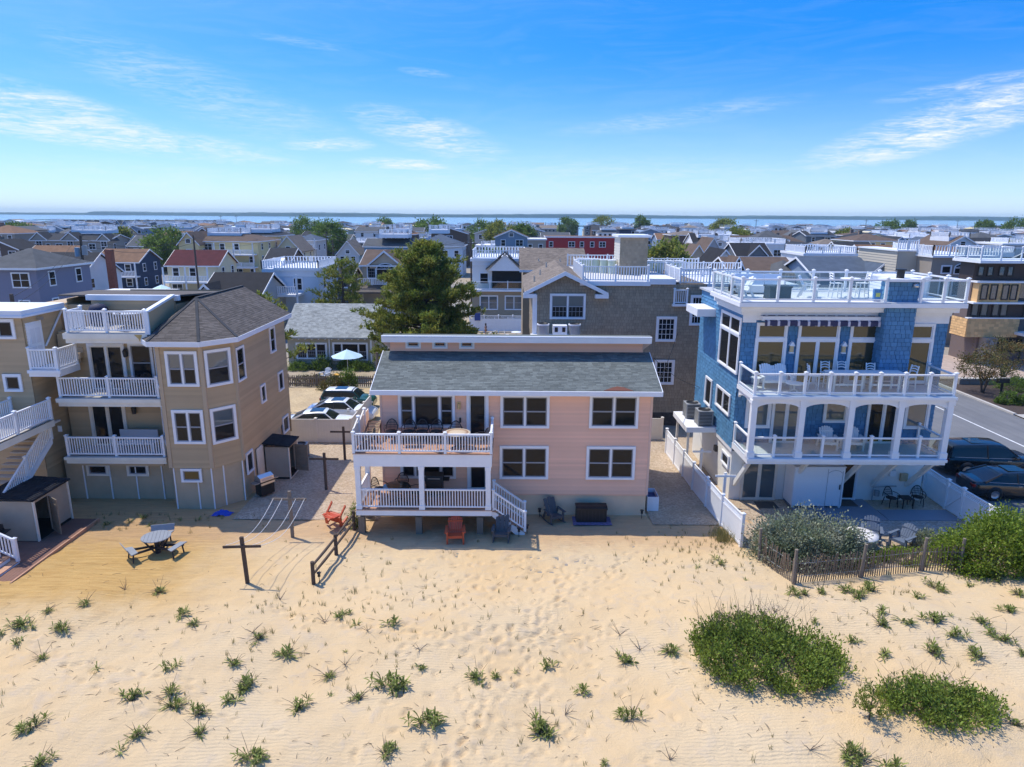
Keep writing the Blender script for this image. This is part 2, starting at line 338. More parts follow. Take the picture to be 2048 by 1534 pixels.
def watermat():
    m = M('bay_water', (.06, .17, .26), .16, spec=.5); g = NT(m.node_tree); p = g.n['Principled BSDF']; v = g.new('ShaderNodeTexCoord').outputs['Object']
    mp = g.new('ShaderNodeMapping'); g.l.new(v, mp.inputs[0]); mp.inputs['Scale'].default_value = (.02, .1, 1)
    b = g.new('ShaderNodeBump'); b.inputs['Strength'].default_value = .22; b.inputs['Distance'].default_value = 1.
    g.put(b.inputs['Height'], g.noise(mp.outputs[0], 3, 4)); g.l.new(b.outputs[0], p.inputs['Normal'])
    n = g.noise(mp.outputs[0], .12, 4, .6); g.put(p.inputs['Base Color'], g.mix(g.mapr(n, .4, .62), (.05, .16, .27, 1), (.13, .26, .36, 1))); return m
WATER = watermat()
sheet('bay', -5400, 5400, 380, 4000, -.4, WATER); sheet('ocean', -5400, 5400, -3000, -40, -.4, WATER)
FAR = M('far_woods', (.035, .075, .05), .9, namt=.35, nscale=.02)
mb = MB(); V = []; N_ = 420                                        # the mainland: wooded ridge across the bay
for k in range(N_):
    x = -4800+k*9600/(N_-1); hh = 15+5*nz(x, 0, .0016)+2.2*nz(x, 0, .02)+1.1*nz(x, 0, .09)
    if x < -2050: hh *= .55
    y0 = 3300+250*nz(x, 3, .0006); V += [(x, y0, -.45), (x, y0+12, hh*.8), (x, y0+60, hh), (x, y0+260, hh+1)]
mb.add(V, [(4*k+i, 4*k+4+i, 4*k+5+i, 4*k+1+i) for k in range(N_-1) for i in range(3)]); struct('far_shore', mb, FAR)
MARSH = M('marsh_grass', (.12, .13, .05), .9, namt=.3, nscale=.05)
for px0, px1, D, wd in ((-200, 150, 1000, 40), (90, 290, 1250, 25), (650, 760, 760, 10), (1090, 1330, 900, 10)):
    x0, x1 = (px0-1024)/F_PX*D, (px1-1024)/F_PX*D; mb = MB()
    P = [(x0, D, -.42), (x1, D+5, -.42), (x1-20, D+wd, -.42), (x0+20, D+wd, -.42)]; mb.prism(P, (0, 0, .9)); struct('marsh', mb, MARSH)
# gravel yards
GRAV_Y = gravelmat('yellow_gravel', (.56, .43, .25, 1), (.42, .31, .17, 1), 9); GRAV_W = gravelmat('pale_pebbles', (.54, .43, .31, 1), (.32, .235, .16, 1), 13)
GRAV_G = gravelmat('grey_gravel', (.46, .44, .41, 1), (.20, .19, .18, 1), 14)
sheet('gravel_lot', -24, -8.6, 40.9, 54.7, .004, GRAV_Y); sheet('gravel_yard', -13.1, -6.2, 29.6, 40.9, .03, GRAV_W)
sheet('gravel_path', 6.6, 9.75, 29.3, 44, .03, GRAV_W); sheet('gravel_strip', 10.1, 22.2, 25.5, 44, .02, GRAV_W)
sheet('grey_gravel', 14.4, 21.0, 28.35, 29.9, .034, GRAV_G)
# street on the right
ASPH = asphaltmat(); CONC = M('concrete', (.46, .43, .39), .85, namt=.15, nscale=1.2, bump=.3); PAVER = M('pavers', (.40, .31, .255), .85, namt=.2, nscale=2.2)
MULCH = M('mulch', (.06, .042, .034), .95, namt=.35, nscale=9, bump=.8, bscale=20)
sheet('street', 22.4, 36.6, 29, 420, .012, ASPH)
PAINT = M('road_paint', (.72, .72, .70), .6, namt=.25, nscale=3)
sheet('road_marking', 32.2, 32.32, 39, 58, .018, PAINT); sheet('road_marking', 28.05, 28.13, 38, 58, .018, PAINT)
mb = MB()
for k in range(15): mb.box(36.6, 36.85, 47.9+k*1.75, 47.9+k*1.75+1.735, -.02, .13)
struct('kerb', mb, CONC); sheet('planting_bed', 36.84, 45.5, 47.9, 59.2, .05, MULCH)
sheet('driveway', 36.7, 60, 59.2, 70, .045, PAVER); sheet('sidewalk', 36.7, 60, 40, 47.9, .06, CONC); sheet('side_street', -12, 60, 84, 90, .004, ASPH)
sheet('back_street', -420, -12, 97, 103, .012, ASPH)
# ------------------------------------------------------------------ building library (world coordinates; parts sit at -root so their frame is the world)
W.cycles.sampling_method = 'MANUAL'; W.cycles.sample_map_resolution = 512
class House:
    def __init__(s, name, label, cat, x, y, z=0, group=None):
        s.root = thing(name, label, cat, (x, y, z), 0, group); s.o = Vector((x, y, z))
    def part(s, name, mb, *mats, label=None, parent=None, kind=None):
        if isinstance(mb, MB): mb = mb.mesh(name, *mats)
        p = parent if parent is not None else s.root
        o = ob(name, mb, p, -s.o if p is s.root else (0, 0, 0))
        if label: o['label'] = label
        if kind: o['kind'] = kind
        return o
    def piece(s, name, me, loc, rotz=0, parent=None, rot=None, scale=None):
        p = parent if parent is not None else s.root
        return ob(name, me, p, Vector(loc)-s.o if p is s.root else loc, rotz, rot, scale)
CACHE = {}
def cached(key, fn):
    if key not in CACHE: CACHE[key] = fn()
    return CACHE[key]
ROT = {'S': 0, 'W': -pi/2, 'E': pi/2, 'N': pi}
# --- windows: units is a string, one letter per light: d double hung, f fixed, s sliding, g gridded double hung, G full grid, a arched
def _winmesh(w, h, units, fr, trim, deep, tm):
    mb = MB(); t = trim
    mb.box(-t, w+t, -deep, 0, h, h+t); mb.box(-t, w+t, -deep-.012, 0, -t*.9, 0); mb.box(-t, 0, -deep, 0, 0, h); mb.box(w, w+t, -deep, 0, 0, h)
    tot = sum(fr); x = 0; n = len(units); mul = .09 if n > 1 else 0
    for i in range(n-1):
        x += fr[i]/tot*w; mb.box(x-mul/2, x+mul/2, -deep+.004, 0, 0, h)
    return mb.mesh('window', tm)
def window(H, x, y, z, w, h, units='d', face='S', fr=None, trim=.1, glass=None, glass2=None, sash=None, tm=None, deep=.07, name='window', rotz=None, parent=None):
    fr = fr or [1]*len(units); tm = tm or WHITE; sash = sash or SASH; glass = glass or GLASS; r3 = lambda q: round(q, 2)
    w, h = r3(w), r3(h)
    me = cached(('win', w, h, units, tuple(fr), trim, deep, tm.name), lambda: _winmesh(w, h, units, fr, trim, deep, tm))
    r = ROT[face] if rotz is None else rotz
    o = H.piece(name, me, (x, y, z), r, parent)
    tot = sum(fr); xa = 0
    for i, u in enumerate(units):
        xb = xa+fr[i]/tot*w; a = xa+(.045 if i else 0)+.003; b = xb-(.045 if i < len(units)-1 else 0)-.003; pw = r3(b-a); xa = xb
        def sm(pw=pw, u=u):
            mb = MB(); q = .045; hh = h-.006
            mb.box(0, pw, -.045, 0, 0, q); mb.box(0, pw, -.045, 0, hh-q, hh); mb.box(0, q, -.043, 0, q, hh-q); mb.box(pw-q, pw, -.043, 0, q, hh-q)
            if u in 'dg': mb.box(q, pw-q, -.048, 0, hh/2-.03, hh/2+.03)
            if u in 'gG':
                z0 = q if u == 'G' else q; z1 = hh-q if u == 'G' else hh/2
                for k in range(1, 4): mb.box(pw*k/4-.012, pw*k/4+.012, -.04, 0, z0, z1)
                nz_ = 4 if u == 'G' else 2
                for k in range(1, nz_): mb.box(q, pw-q, -.039, 0, z0+(z1-z0)*k/nz_-.012, z0+(z1-z0)*k/nz_+.012)
            return mb.mesh('sash', sash)
        ob('sash', cached(('sash', pw, h, u, sash.name), sm), o, (a, 0, .003))
        rng = [(.045, h-.05)] if u in 'fs' else [(.045, h/2-.03), (h/2+.03, h-.05)]
        for k, (z0, z1) in enumerate(rng):
            gm = glass2 if (glass2 and k == 1) else glass
            ob('pane', cached(('pane', pw, r3(z0), r3(z1), gm.name), lambda: MB().box(.04, pw-.04, -.022, -.002, z0, z1).mesh('pane', gm)), o, (a, 0, .003))
    return o
def arch_window(H, x, y, z, w, h, rise, face='S', tm=None, glass=None, name='arched_window'):
    tm = tm or WHITE; glass = glass or GLASS; t = .1
    def prof(w0, w1, zz, rs, n=12): return [(w0+(w1-w0)*(.5-.5*cos(pi*k/n)), 0, zz+rs*sin(pi*k/n)) for k in range(n+1)]
    mb = MB(); mb.prism([(-t, 0, -t), (w+t, 0, -t)]+prof(-t, w+t, h, rise+t)[::-1], (0, -.06, 0)); o = H.piece(name, mb.mesh(name, tm), (x, y, z), ROT[face])
    g = MB(); g.prism([(0, -.061, 0), (w, -.061, 0)]+[(a, -.061, c) for a, _, c in prof(0, w, h, rise)[::-1]], (0, -.012, 0)); ob('pane', g.mesh('pane', glass), o)
    b = MB()
    for k in range(1, 5): a = pi*k/5; b.bar((w/2, -.08, h), (w/2-w*.48*cos(a), -.08, h+rise*.95*sin(a)), .03, .02)
    b.box(0, w, -.085, -.07, h-.04, h+.04); ob('muntin', b.mesh('muntin', tm), o); return o
# --- railings
def _post(h, t, cap=True):
    mb = MB().box(-t, t, -t, t, 0, h)
    if cap: c = t+.025; mb.box(-c, c, -c, c, h, h+.03); mb.add([(-c, -c, h+.03), (c, -c, h+.03), (c, c, h+.03), (-c, c, h+.03), (0, 0, h+.085)], [(0, 1, 4), (1, 2, 4), (2, 3, 4), (3, 0, 4)])
    return mb
def railing(H, p0, p1, h=.95, posts=None, style='baluster', gap=.125, mat=None, ends=(1, 1), pt=.055, name='railing', parent=None, rail=(.09, .07), joined=False, bal=.02, cap=True):
    mat = mat or WHITE; p0, p1 = Vector(p0), Vector(p1); L = (p1-p0).length; flat = Vector((p1.x-p0.x, p1.y-p0.y, 0)); ang = atan2(flat.y, flat.x)
    n = posts if posts is not None else max(1, round(L/1.9))
    mb = MB(); up = Vector((0, 0, 1)); mb.bar(p0+up*(h-.04), p1+up*(h-.04), rail[0], rail[1]); mb.bar(p0+up*.11, p1+up*.11, .06, .06)
    pm = cached(('post', h, pt, mat.name, cap), lambda: _post(h+.04, pt, cap).mesh('post', mat))
    if joined:
        for i in range(n+1):
            q = p0+(p1-p0)*(i/n); mb.box(q.x-pt, q.x+pt, q.y-pt, q.y+pt, q.z, q.z+h+.06)
        nb = int(L/gap)
        for k in range(1, nb):
            q = p0+(p1-p0)*(k/nb); mb.box(q.x-bal, q.x+bal, q.y-bal, q.y+bal, q.z+.1, q.z+h-.05)
        return H.part(name, mb, mat, parent=parent)
    r = H.part(name, mb, mat, parent=parent) if parent is None else ob(name, mb.mesh(name, mat), parent)
    for i in range(n+1):
        if (i == 0 and not ends[0]) or (i == n and not ends[1]): continue
        ob('post', pm, r, p0+(p1-p0)*(i/n), ang)
    if style == 'baluster':
        bm = cached(('bal', h, bal, mat.name), lambda: MB().box(-bal, bal, -bal, bal, .13, h-.06).mesh('baluster', mat))
        for i in range(n):
            a = p0+(p1-p0)*(i/n); b = p0+(p1-p0)*((i+1)/n); k = max(2, round((b-a).length/gap))
            for j in range(1, k): ob('baluster', bm, r, a+(b-a)*(j/k), ang)
    else:
        for i in range(n):
            a = p0+(p1-p0)*(i/n); b = p0+(p1-p0)*((i+1)/n); d = (b-a).normalized(); l = round((b-a).length-2*pt-.03, 2)
            gm = cached(('gl', l, h), lambda: MB().box(0, l, -.006, .006, .15, h-.085).mesh('glass_panel', CLEAR)); ob('glass_panel', gm, r, a+d*(pt+.015), ang)
    return r
# --- wall cladding: o corner, u direction along the wall, n outward normal; ext(z) -> (u0,u1) of the wall at height z
def lap(mb, o, u, n, z0, z1, ext, h=.105, t=.026):
    o, u, n = Vector(o), Vector(u), Vector(n); N = max(1, round((z1-z0)/h)); up = Vector((0, 0, 1))
    for k in range(N):
        a, b = z0+(z1-z0)*k/N, z0+(z1-z0)*(k+1)/N; a0, a1 = ext(a); b0, b1 = ext(b)
        if a1-a0 < .02 and b1-b0 < .02: continue
        P = lambda uu, zz, out: o+u*uu+up*zz+n*out
        mb.add([P(a0, a, t), P(a1, a, t), P(b1, b, .002), P(b0, b, .002), P(a0, a, -.01), P(a1, a, -.01)], [(0, 1, 2, 3), (4, 5, 1, 0)])
def shakes(mb, o, u, n, z0, z1, ext, h=.19, w=(.13, .26), t=.022, holes=(), rng=random):
    o, u, n = Vector(o), Vector(u), Vector(n); N = max(1, round((z1-z0)/h)); up = Vector((0, 0, 1))
    for k in range(N):
        a, b = z0+(z1-z0)*k/N, z0+(z1-z0)*(k+1)/N; a0, a1 = ext(a); b0, b1 = ext(b)
        lo, hi = max(a0, b0)-0, min(a1, b1)+0; x = lo-rng.uniform(0, w[1])
        while x < hi:
            ww = rng.uniform(*w); xa, xb = max(x, lo), min(x+ww-.016, hi); x += ww
            if xb-xa < .02: continue
            if any(hx0 < xa and xb < hx1 and hz0 < a and b < hz1 for hx0, hx1, hz0, hz1 in holes): continue
            d = rng.uniform(-.006, .006); out = t+rng.uniform(-.006, .006)
            P = lambda uu, zz, oo: o+u*uu+up*zz+n*oo
            mb.add([P(xa, a+d, out), P(xb, a+d, out), P(xb, b-.012, .004), P(xa, b-.012, .004), P(xa, a+d, -.004), P(xb, a+d, -.004)], [(0, 1, 2, 3), (4, 5, 1, 0), (4, 0, 3), (1, 5, 2)])
# --- roof plane in shingles: corner o, u along the eave, v up the slope (unit), ext(s) -> (u0,u1) at slope distance s
def roofplane(mb, o, u, v, length, ext, h=.15, w=(.22, .36), t=.012, rng=random):
    o, u, v = Vector(o), Vector(u), Vector(v); n = u.cross(v).normalized(); N = max(1, round(length/h))
    for k in range(N):
        a, b = length*k/N, length*(k+1)/N; a0, a1 = ext(a); b0, b1 = ext(b); lo, hi = min(a0, b0), max(a1, b1); x = lo-rng.uniform(0, w[1])
        while x < hi:
            ww = rng.uniform(*w); x0, x1 = x, x+ww-.006; x += ww
            A0, A1, B0, B1 = max(x0, a0), min(x1, a1), max(x0, b0), min(x1, b1)
            if A1-A0 < .01 and B1-B0 < .01: continue
            if A1 < A0: A0 = A1 = (A0+A1)/2
            if B1 < B0: B0 = B1 = (B0+B1)/2
            out = t+rng.uniform(-.004, .004); P = lambda uu, ss, oo: o+u*uu+v*ss+n*oo
            mb.add([P(A0, a, out), P(A1, a, out), P(B1, b+.012, .004), P(B0, b+.012, .004), P(A0, a, -.004), P(A1, a, -.004)], [(0, 1, 2, 3), (4, 5, 1, 0)])
def slab(mb, pts, t):                                       # thick roof sheet from a polygon, thickness downwards
    mb.prism([Vector(p)-Vector((0, 0, t)) for p in pts], (0, 0, t))
def planks(H, parent, name, mat, x0, x1, y0, y1, z, w=.14, along='x', t=.03):
    L = round(x1-x0 if along == 'x' else y1-y0, 2); n = max(1, int((y1-y0 if along == 'x' else x1-x0)/w))
    me = cached((name, L, w, along, mat.name), lambda: (MB().box(0, L, .004, w-.004, -t, 0) if along == 'x' else MB().box(.004, w-.004, 0, L, -t, 0)).mesh(name, mat))
    for k in range(n): ob(name, me, parent, (x0, y0+k*w, z) if along == 'x' else (x0+k*w, y0, z))
TINTROOF = lambda name, c: M(name, c, .9, var=.22, namt=.18, nscale=.7, spec=.2)
ROOF_GREEN = TINTROOF('grey_green_shingles', (.145, .16, .15)); ROOF_BROWN = TINTROOF('brown_grey_shingles', (.12, .103, .09)); ROOF_DK = TINTROOF('charcoal_shingles', (.05, .052, .056))
ROOF_GR = TINTROOF('pale_grey_shingles', (.31, .32, .30)); ROOF_TB = TINTROOF('taupe_shingles', (.20, .165, .135))
# ------------------------------------------------------------------ pink house (the one in the middle)
PINK = M('pink_siding', (.87, .525, .36), .55, namt=.05, nscale=.5, var=.075); FOUND = M('stucco_foundation', (.76, .55, .36), .85, namt=.1, nscale=1.5, bump=.2)
DECKW = M('redwood_decking', (.47, .26, .165), .7, var=.12, namt=.2, nscale=2); SOFFIT = M('vented_soffit', (.62, .50, .44), .6)
BLUETRIM = M('pale_blue_trim', (.34, .52, .66), .5)
YF, XL, XR, PB = 30.35, -6.07, 6.48, 37.2
P = House('pink_house', 'two-storey peach pink house with grey-green shingle roof and stacked white decks', 'house', .2, 33.5)
mb = MB()
E2 = lambda z: (0, XR-XL)
lap(mb, (XL, YF, 0), (1, 0, 0), (0, -1, 0), 1.08, 6.12, E2, .1); lap(mb, (XL, 33.3, 0), (1, 0, 0), (0, -1, 0), 7.3, 8.05, E2, .1)
roofz = lambda y: 6.25+(y-29.85)*.33
def sideext(z): return (0 if z < roofz(YF) else max(0, (z-6.25)/.33+29.85-YF), PB-YF) if z < 7.42 else (33.3-YF, PB-YF-(z-6.5)*1.6 if z > 6.5 else PB-YF)
lap(mb, (XL, PB, 0), (0, -1, 0), (-1, 0, 0), 1.08, 8.0, lambda z: (PB-YF-sideext(z)[1], PB-YF-sideext(z)[0]), .1)
lap(mb, (XR, YF, 0), (0, 1, 0), (1, 0, 0), 1.08, 8.0, sideext, .1)
lap(mb, (XR, PB, 0), (-1, 0, 0), (0, 1, 0), 1.08, 6.4, E2, .1)
P.part('siding', mb, PINK)
mb = MB().box(XL+.03, XR-.03, YF+.03, PB-.03, 1.0, 6.1); mb.prism([(XL+.03, 33.32, 6), (XL+.03, 33.32, 8), (XL+.03, PB-.03, 6.3), (XL+.03, PB-.03, 6)], (XR-XL-.06, 0, 0))
mb.prism([(XL+.03, YF+.03, 6), (XL+.03, YF+.03, 6.3), (XL+.03, 33.4, 7.25), (XL+.03, 33.4, 6)], (XR-XL-.06, 0, 0)); P.part('wall_core', mb, PINK)
mb = MB().box(XL+.06, XR-.06, YF+.05, PB-.05, -.3, 1.08); mb.box(XL+.02, XR-.02, YF+.0, YF+.05, -.05, .07); P.part('foundation', mb, FOUND)
mb = MB()
for x in (XL-.02, XR-.09): P.part('corner_trim', MB().box(x, x+.11, YF-.035, YF+.05, 1.08, 6.1), M('pink_trim', (.72, .48, .37), .6))


# roofs
EX0, EX1 = -6.4, 6.8
sv = Vector((0, 1, .33)).normalized(); RL = hypot(33.3-29.85, .33*3.45)
mb = MB(); slab(mb, [(EX0, 29.85, 6.235), (EX1, 29.85, 6.235), (EX1, 33.3, 7.375), (EX0, 33.3, 7.375)], .1)
roof = P.part('roof', mb, ROOF_DK)
mb = MB(); roofplane(mb, (EX0, 29.83, 6.245), (1, 0, 0), sv, RL, lambda s: (0, EX1-EX0), .135); P.part('shingles', mb, ROOF_GREEN, parent=roof, kind='stuff')
mb = MB().box(EX0-.02, EX1+.02, 29.78, 29.845, 6.05, 6.265)
for x in (EX0-.02, EX1): mb.prism([(x, 29.845, 6.05), (x, 29.845, 6.27), (x, 33.3, 7.41), (x, 33.3, 7.19)], (.03, 0, 0))
mb.box(EX0, EX1, 29.845, YF-.02, 6.06, 6.08); P.part('fascia', mb, WHITE2)
PATCH = M('rust_patch', (.16, .06, .04), .9); ob('worn_patch', MB().prism([(4.15, 29.9, 6.285), (5.5, 29.9, 6.285), (5.1, 30.18, 6.375), (4.8, 30.25, 6.40), (4.5, 30.12, 6.355)], (0, 0, .012)).mesh('worn_patch', PATCH), roof)
CX0, CX1 = -6.36, 6.78
mb = MB(); slab(mb, [(CX0, 32.75, 8.22), (CX1, 32.75, 8.22), (CX1, 33.2, 8.27), (CX0, 33.2, 8.27)], .06); slab(mb, [(CX0, 33.2, 8.27), (CX1, 33.2, 8.27), (CX1, 37.6, 6.55), (CX0, 37.6, 6.55)], .12)
P.part('rear_roof', mb, ROOF_GREEN)
mb = MB().prism([(CX0, 32.75, 8.24), (CX0, 32.68, 8.18), (CX0, 32.72, 7.93), (CX0, 32.8, 7.93)], (CX1-CX0, 0, 0)); mb.box(CX0, CX1, 32.66, 32.8, 8.2, 8.26); P.part('upper_fascia', mb, WHITE2)
mb = MB(); mb.quad((CX0, 32.8, 7.95), (CX1, 32.8, 7.95), (XR, 33.28, 7.99), (XL, 33.28, 7.99))
for k in range(95): x = CX0+.1+k*.138; mb.box(x, x+.05, 32.82, 33.26, 7.925, 7.945)
for x, xx in ((CX0, XL), (CX1, XR)): mb.prism([(x, 32.8, 7.94), (xx, 33.3, 7.5), (xx, 33.3, 8.0), (x, 33.3, 8.0)], (.03 if x < 0 else -.03, 0, 0))
P.part('soffit', mb, SOFFIT)
for x in (-5.32, -4.0, -2.67): window(P, x+.14, 33.3, 7.62, .56, .26, 'f', trim=.1, sash=BLUETRIM, deep=.05)
# windows and doors
for x, z, w, h in ((-.41, 4.48, 2.03, 1.38), (3.7, 4.5, 2.03, 1.38), (-.44, 1.96, 2.06, 1.42), (3.63, 1.96, 2.06, 1.42)):
    window(P, x, YF-.016, z, w, h, 'dd', trim=.12)
window(P, -5.12, YF-.016, 4.48, 2.38, 1.4, 'dfd', fr=[1, 2.05, 1], trim=.12); window(P, -5.12, YF-.016, 1.96, 2.38, 1.4, 'dfd', fr=[1, 2.05, 1], trim=.12)
GREYD = M('pale_door', (.62, .63, .62), .5)
for z in (4.0, 1.36): window(P, -1.95, YF-.016, z, .74, 1.95, 'f', trim=.14, sash=GREYD, name='door')
lamp = P.part('wall_lamp', MB().box(-2.52, -2.36, YF-.09, YF-.01, 5.28, 5.62).cyl(-2.44, YF-.15, 5.33, 5.55, .065, 10), M('lamp_brass', (.55, .42, .22), .4, metal=.4))
P.part('door_tag', MB().box(-2.43, -2.35, YF-.07, YF-.01, 4.62, 4.85), BLACKM)
# decks
DF, DL, DR = 27.95, -6.86, -.86
def deckframe(z, fz, name):
    mb = MB().box(DL, DR, DF, DF+.05, fz, z-.03); mb.box(DL, DL+.05, DF+.05, YF-.03, fz, z-.03); mb.box(DR-.05, DR, DF+.05, YF-.03, fz, z-.03); mb.box(DL+.05, DR-.05, DF+.06, YF-.03, z-.09, z-.034)
    return P.part(name, mb, WHITE)
ud = deckframe(3.93, 3.33, 'upper_deck'); planks(P, ud, 'deck_board', DECKW, DL-.03, DR+.03, DF-.04, YF-.03, 3.93, .14)
ld = deckframe(1.31, 1.03, 'lower_deck'); planks(P, ld, 'deck_board', DECKW, DL-.03, DR+.03, DF-.04, YF-.03, 1.31, .14)
mb = MB().box(DL+.1, DR-.05, DF+.35, DF+.5, .82, 1.03); P.part('deck_beam', mb, WOODG)
pm = MB().box(-.14, .14, -.14, .14, -.4, .82).mesh('piling', WOODG)
for x in (-6.72, -4.15, -1.4): P.piece('piling', pm, (x, DF+.43, 0))
for y in (29.9,):
    for x in (-6.72, -1.4): P.piece('piling', pm, (x, y, 0))
cm_ = MB().box(-.11, .11, -.11, .11, 0, 2.02).box(-.13, .13, -.13, .13, 1.86, 2.02).box(-.13, .13, -.13, .13, 0, .2).mesh('column', WHITE)
for x in (-6.72, -3.94, -1.02): P.piece('column', cm_, (x, DF+.12, 1.31))
P.piece('column', cm_, (-6.72, YF-.3, 1.31))
railing(P, (-6.83, DF+.03, 3.93), (-.89, DF+.03, 3.93), .9, 3); railing(P, (-.89, DF+.03, 3.93), (-.89, YF-.12, 3.93), .9, 1, ends=(0, 1), gap=.14)
railing(P, (-6.62, DF+.1, 1.31), (-4.05, DF+.1, 1.31), .95, 1, ends=(0, 0)); railing(P, (-3.82, DF+.1, 1.31), (-1.12, DF+.1, 1.31), .95, 1, ends=(0, 0)); railing(P, (-6.72, DF+.2, 1.31), (-6.72, YF-.45, 1.31), .95, 1, ends=(0, 0))
# white privacy panels at the deck's left end
mb = MB().box(-6.86, -6.82, DF+.05, YF+.9, 4.0, 5.0)
for y0 in (DF+.1, 29.2): mb.prism([(-6.87, y0, 4.86), (-6.87, y0+1.1, 5.14), (-6.87, y0+1.1, 5.22), (-6.87, y0, 4.95)], (.06, 0, 0))
pv = P.part('privacy_panel', mb, CREAMV); pp = cached(('ppost',), lambda: _post(1.3, .06).mesh('post', WHITE))
for y in (29.15, 30.4): ob('post', pp, pv, (-6.84, y, 3.93))
# stairs
st = P.part('stair', MB().prism([(-.86, 28.2, 1.2), (.62, 28.2, .08), (.62, 28.2, -.15), (.4, 28.2, -.15), (-.86, 28.2, .9)], (0, .05, 0)).prism([(-.86, 29.25, 1.2), (.62, 29.25, .08), (.62, 29.25, -.15), (.4, 29.25, -.15), (-.86, 29.25, .9)], (0, .05, 0)), WHITE)
tm_ = MB().box(0, .29, 28.18, 29.32, -.035, 0).mesh('tread', DECKW); rm_ = MB().box(.27, .285, 28.25, 29.25, -.2, -.036).mesh('riser', WHITE)
for k in range(5): ob('tread', tm_, st, (-.86+.28*k, 0, 1.15-.2*k)); ob('riser', rm_, st, (-.86+.28*k, 0, 1.15-.2*k))
railing(P, (-.8, 28.22, 1.2), (.62, 28.22, .18), .92, 1, gap=.15); railing(P, (-.8, 29.28, 1.2), (.62, 29.28, .18), .92, 1, gap=.15)
bin_ = thing('storage_bin', 'low white open bin against the right side of the pink house', 'bin', (6.88, 31.3, 0)); bin_.scale = (.62, 1, 1); ob('panel', MB().box(-.45, .45, -.5, -.46, 0, .75).box(.41, .45, -.46, .6, 0, .75).box(-.45, -.41, -.46, .6, 0, .75).box(-.45, .45, .6, .64, 0, .75).mesh('panel', WHITE), bin_)
ob('liner', MB().box(-.4, .4, -.45, .6, .1, .55).mesh('liner', M('navy_liner', (.03, .05, .16), .7)), bin_)
# ------------------------------------------------------------------ tan house with the angled bay (left)
TAN = M('tan_siding', (.50, .36, .205), .6, namt=.07, nscale=.5, var=.085); TANTRIM = M('tan_corner_board', (.47, .36, .24), .6); STUC = M('tan_panel', (.46, .37, .25), .85, namt=.1, nscale=1.5, bump=.25)
COMPO = M('grey_deck_boards', (.42, .40, .38), .7, var=.1)
T = House('tan_house', 'tall tan clapboard house with angled three-window bay and tiers of white decks', 'house', -17.5, 35)
B = [(-17.0, 31.95), (-16.28, 30.75), (-14.32, 30.75), (-13.3, 31.9)]
def lapseg(mb, a, b, z0, z1, h=.13, ztop=None):
    a, b = Vector((*a, 0)), Vector((*b, 0)); u = (b-a).normalized(); n = Vector((u.y, -u.x, 0)); L = (b-a).length; lap(mb, a, u, n, z0, z1, lambda z: (0, L), h, .03)
mb = MB()
for a, b in zip(B, B[1:]): lapseg(mb, a, b, 2.13, 8.2)
lapseg(mb, (-22.3, 33), (-17, 33), 2.4, 8.2); lapseg(mb, (-17, 33), (-17, 31.95), 2.13, 8.2)
lap(mb, (-13.3, 31.9, 0), (0, 1, 0), (1, 0, 0), 2.13, 8.2, lambda z: (0, 7.5), .13); lap(mb, (-13.3, 39.4, 0), (-1, 0, 0), (0, 1, 0), 1.2, 9.7, lambda z: (max(0, (z-8.2)*1.63), 8.7), .13)
lapseg(mb, (-21, 34), (-16.8, 34), 8.56, 9.8); lapseg(mb, (-22.2, 36), (-22.2, 34), 8.3, 9.8)
T.part('siding', mb, TAN)
mb = MB(); poly = [(x, y, 0) for x, y in B]+[(-13.34, 39.36, 0), (-22.3, 39.36, 0), (-22.3, 33.04, 0), (-17, 33.04, 0)]
poly = [(max(-22.3, x)+(.03 if x < -15 else -.03), y+.03, 2.1) for x, y, _ in poly]; mb.prism(poly, (0, 0, 6.2)); T.part('wall_core', mb, TAN)
mb = MB().box(-23.9, -16.9, 34.03, 39.3, 8.2, 9.5); T.part('roof_storey', mb, TAN)
mb = MB(); bb = [(x, y, -.3) for x, y in B]; mb.prism([(B[0][0]+.05, 31.98, -.3), (B[1][0]+.04, 30.82, -.3), (B[2][0]-.03, 30.82, -.3), (-13.36, 31.95, -.3), (-13.36, 39.3, -.3), (-22.2, 39.3, -.3), (-22.2, 31.95, -.3)], (0, 0, 2.43)); T.part('ground_storey', mb, STUC)
bt = [(x, 31.93) for x in (-21.3, -20.0, -18.7, -17.4)]+[(-16.2, 30.79), (-15.1, 30.80), (-14.4, 30.79), (-14.0, 31.22), (-13.34, 31.9)]
for x, y in bt: T.part('batten', MB().box(x-.025, x+.025, y-.03, y+.02, -.05, 2.1), WHITE)
for y in (33.3, 34.3): T.part('batten', MB().box(-13.37, -13.33, y, y+.05, -.05, 2.1), WHITE)
for x, y in B[1:]+[B[0]]: T.part('corner_board', MB().box(x-.09, x+.09, y-.05, y+.09, 2.13, 8.2), TANTRIM)
# roof: ridge along Y with a faceted front over the bay
ap = Vector((-15.75, 34, 9.87)); rg = Vector((-15.75, 40.0, 9.87)); ez = 8.3
ev = [Vector((-17.2, 31.2, ez)), Vector((-16.55, 30.42, ez)), Vector((-14.2, 30.42, ez)), Vector((-12.98, 31.78, ez)), Vector((-12.98, 39.75, ez))]
lf = [Vector((-17.0, 34.2, 9.05)), Vector((-17.0, 40.0, 9.05))]
def facet(mb, tri, hh=.14):                                  # shingle a triangle or quad whose first edge is the eave
    a, b = tri[0], tri[1]; u = (b-a).normalized(); top = tri[2]; v = (top-a)-u*(top-a).dot(u); L = v.length; v.normalize(); l = (b-a).length
    if len(tri) == 3: c = (top-a).dot(u); ext = lambda s: (c*s/L, l+(c-l)*s/L)
    else: c1, c0 = (tri[2]-a).dot(u), (tri[3]-a).dot(u); ext = lambda s: (c0*s/L, l+(c1-l)*s/L)
    roofplane(mb, a, u, v, L, ext, hh)
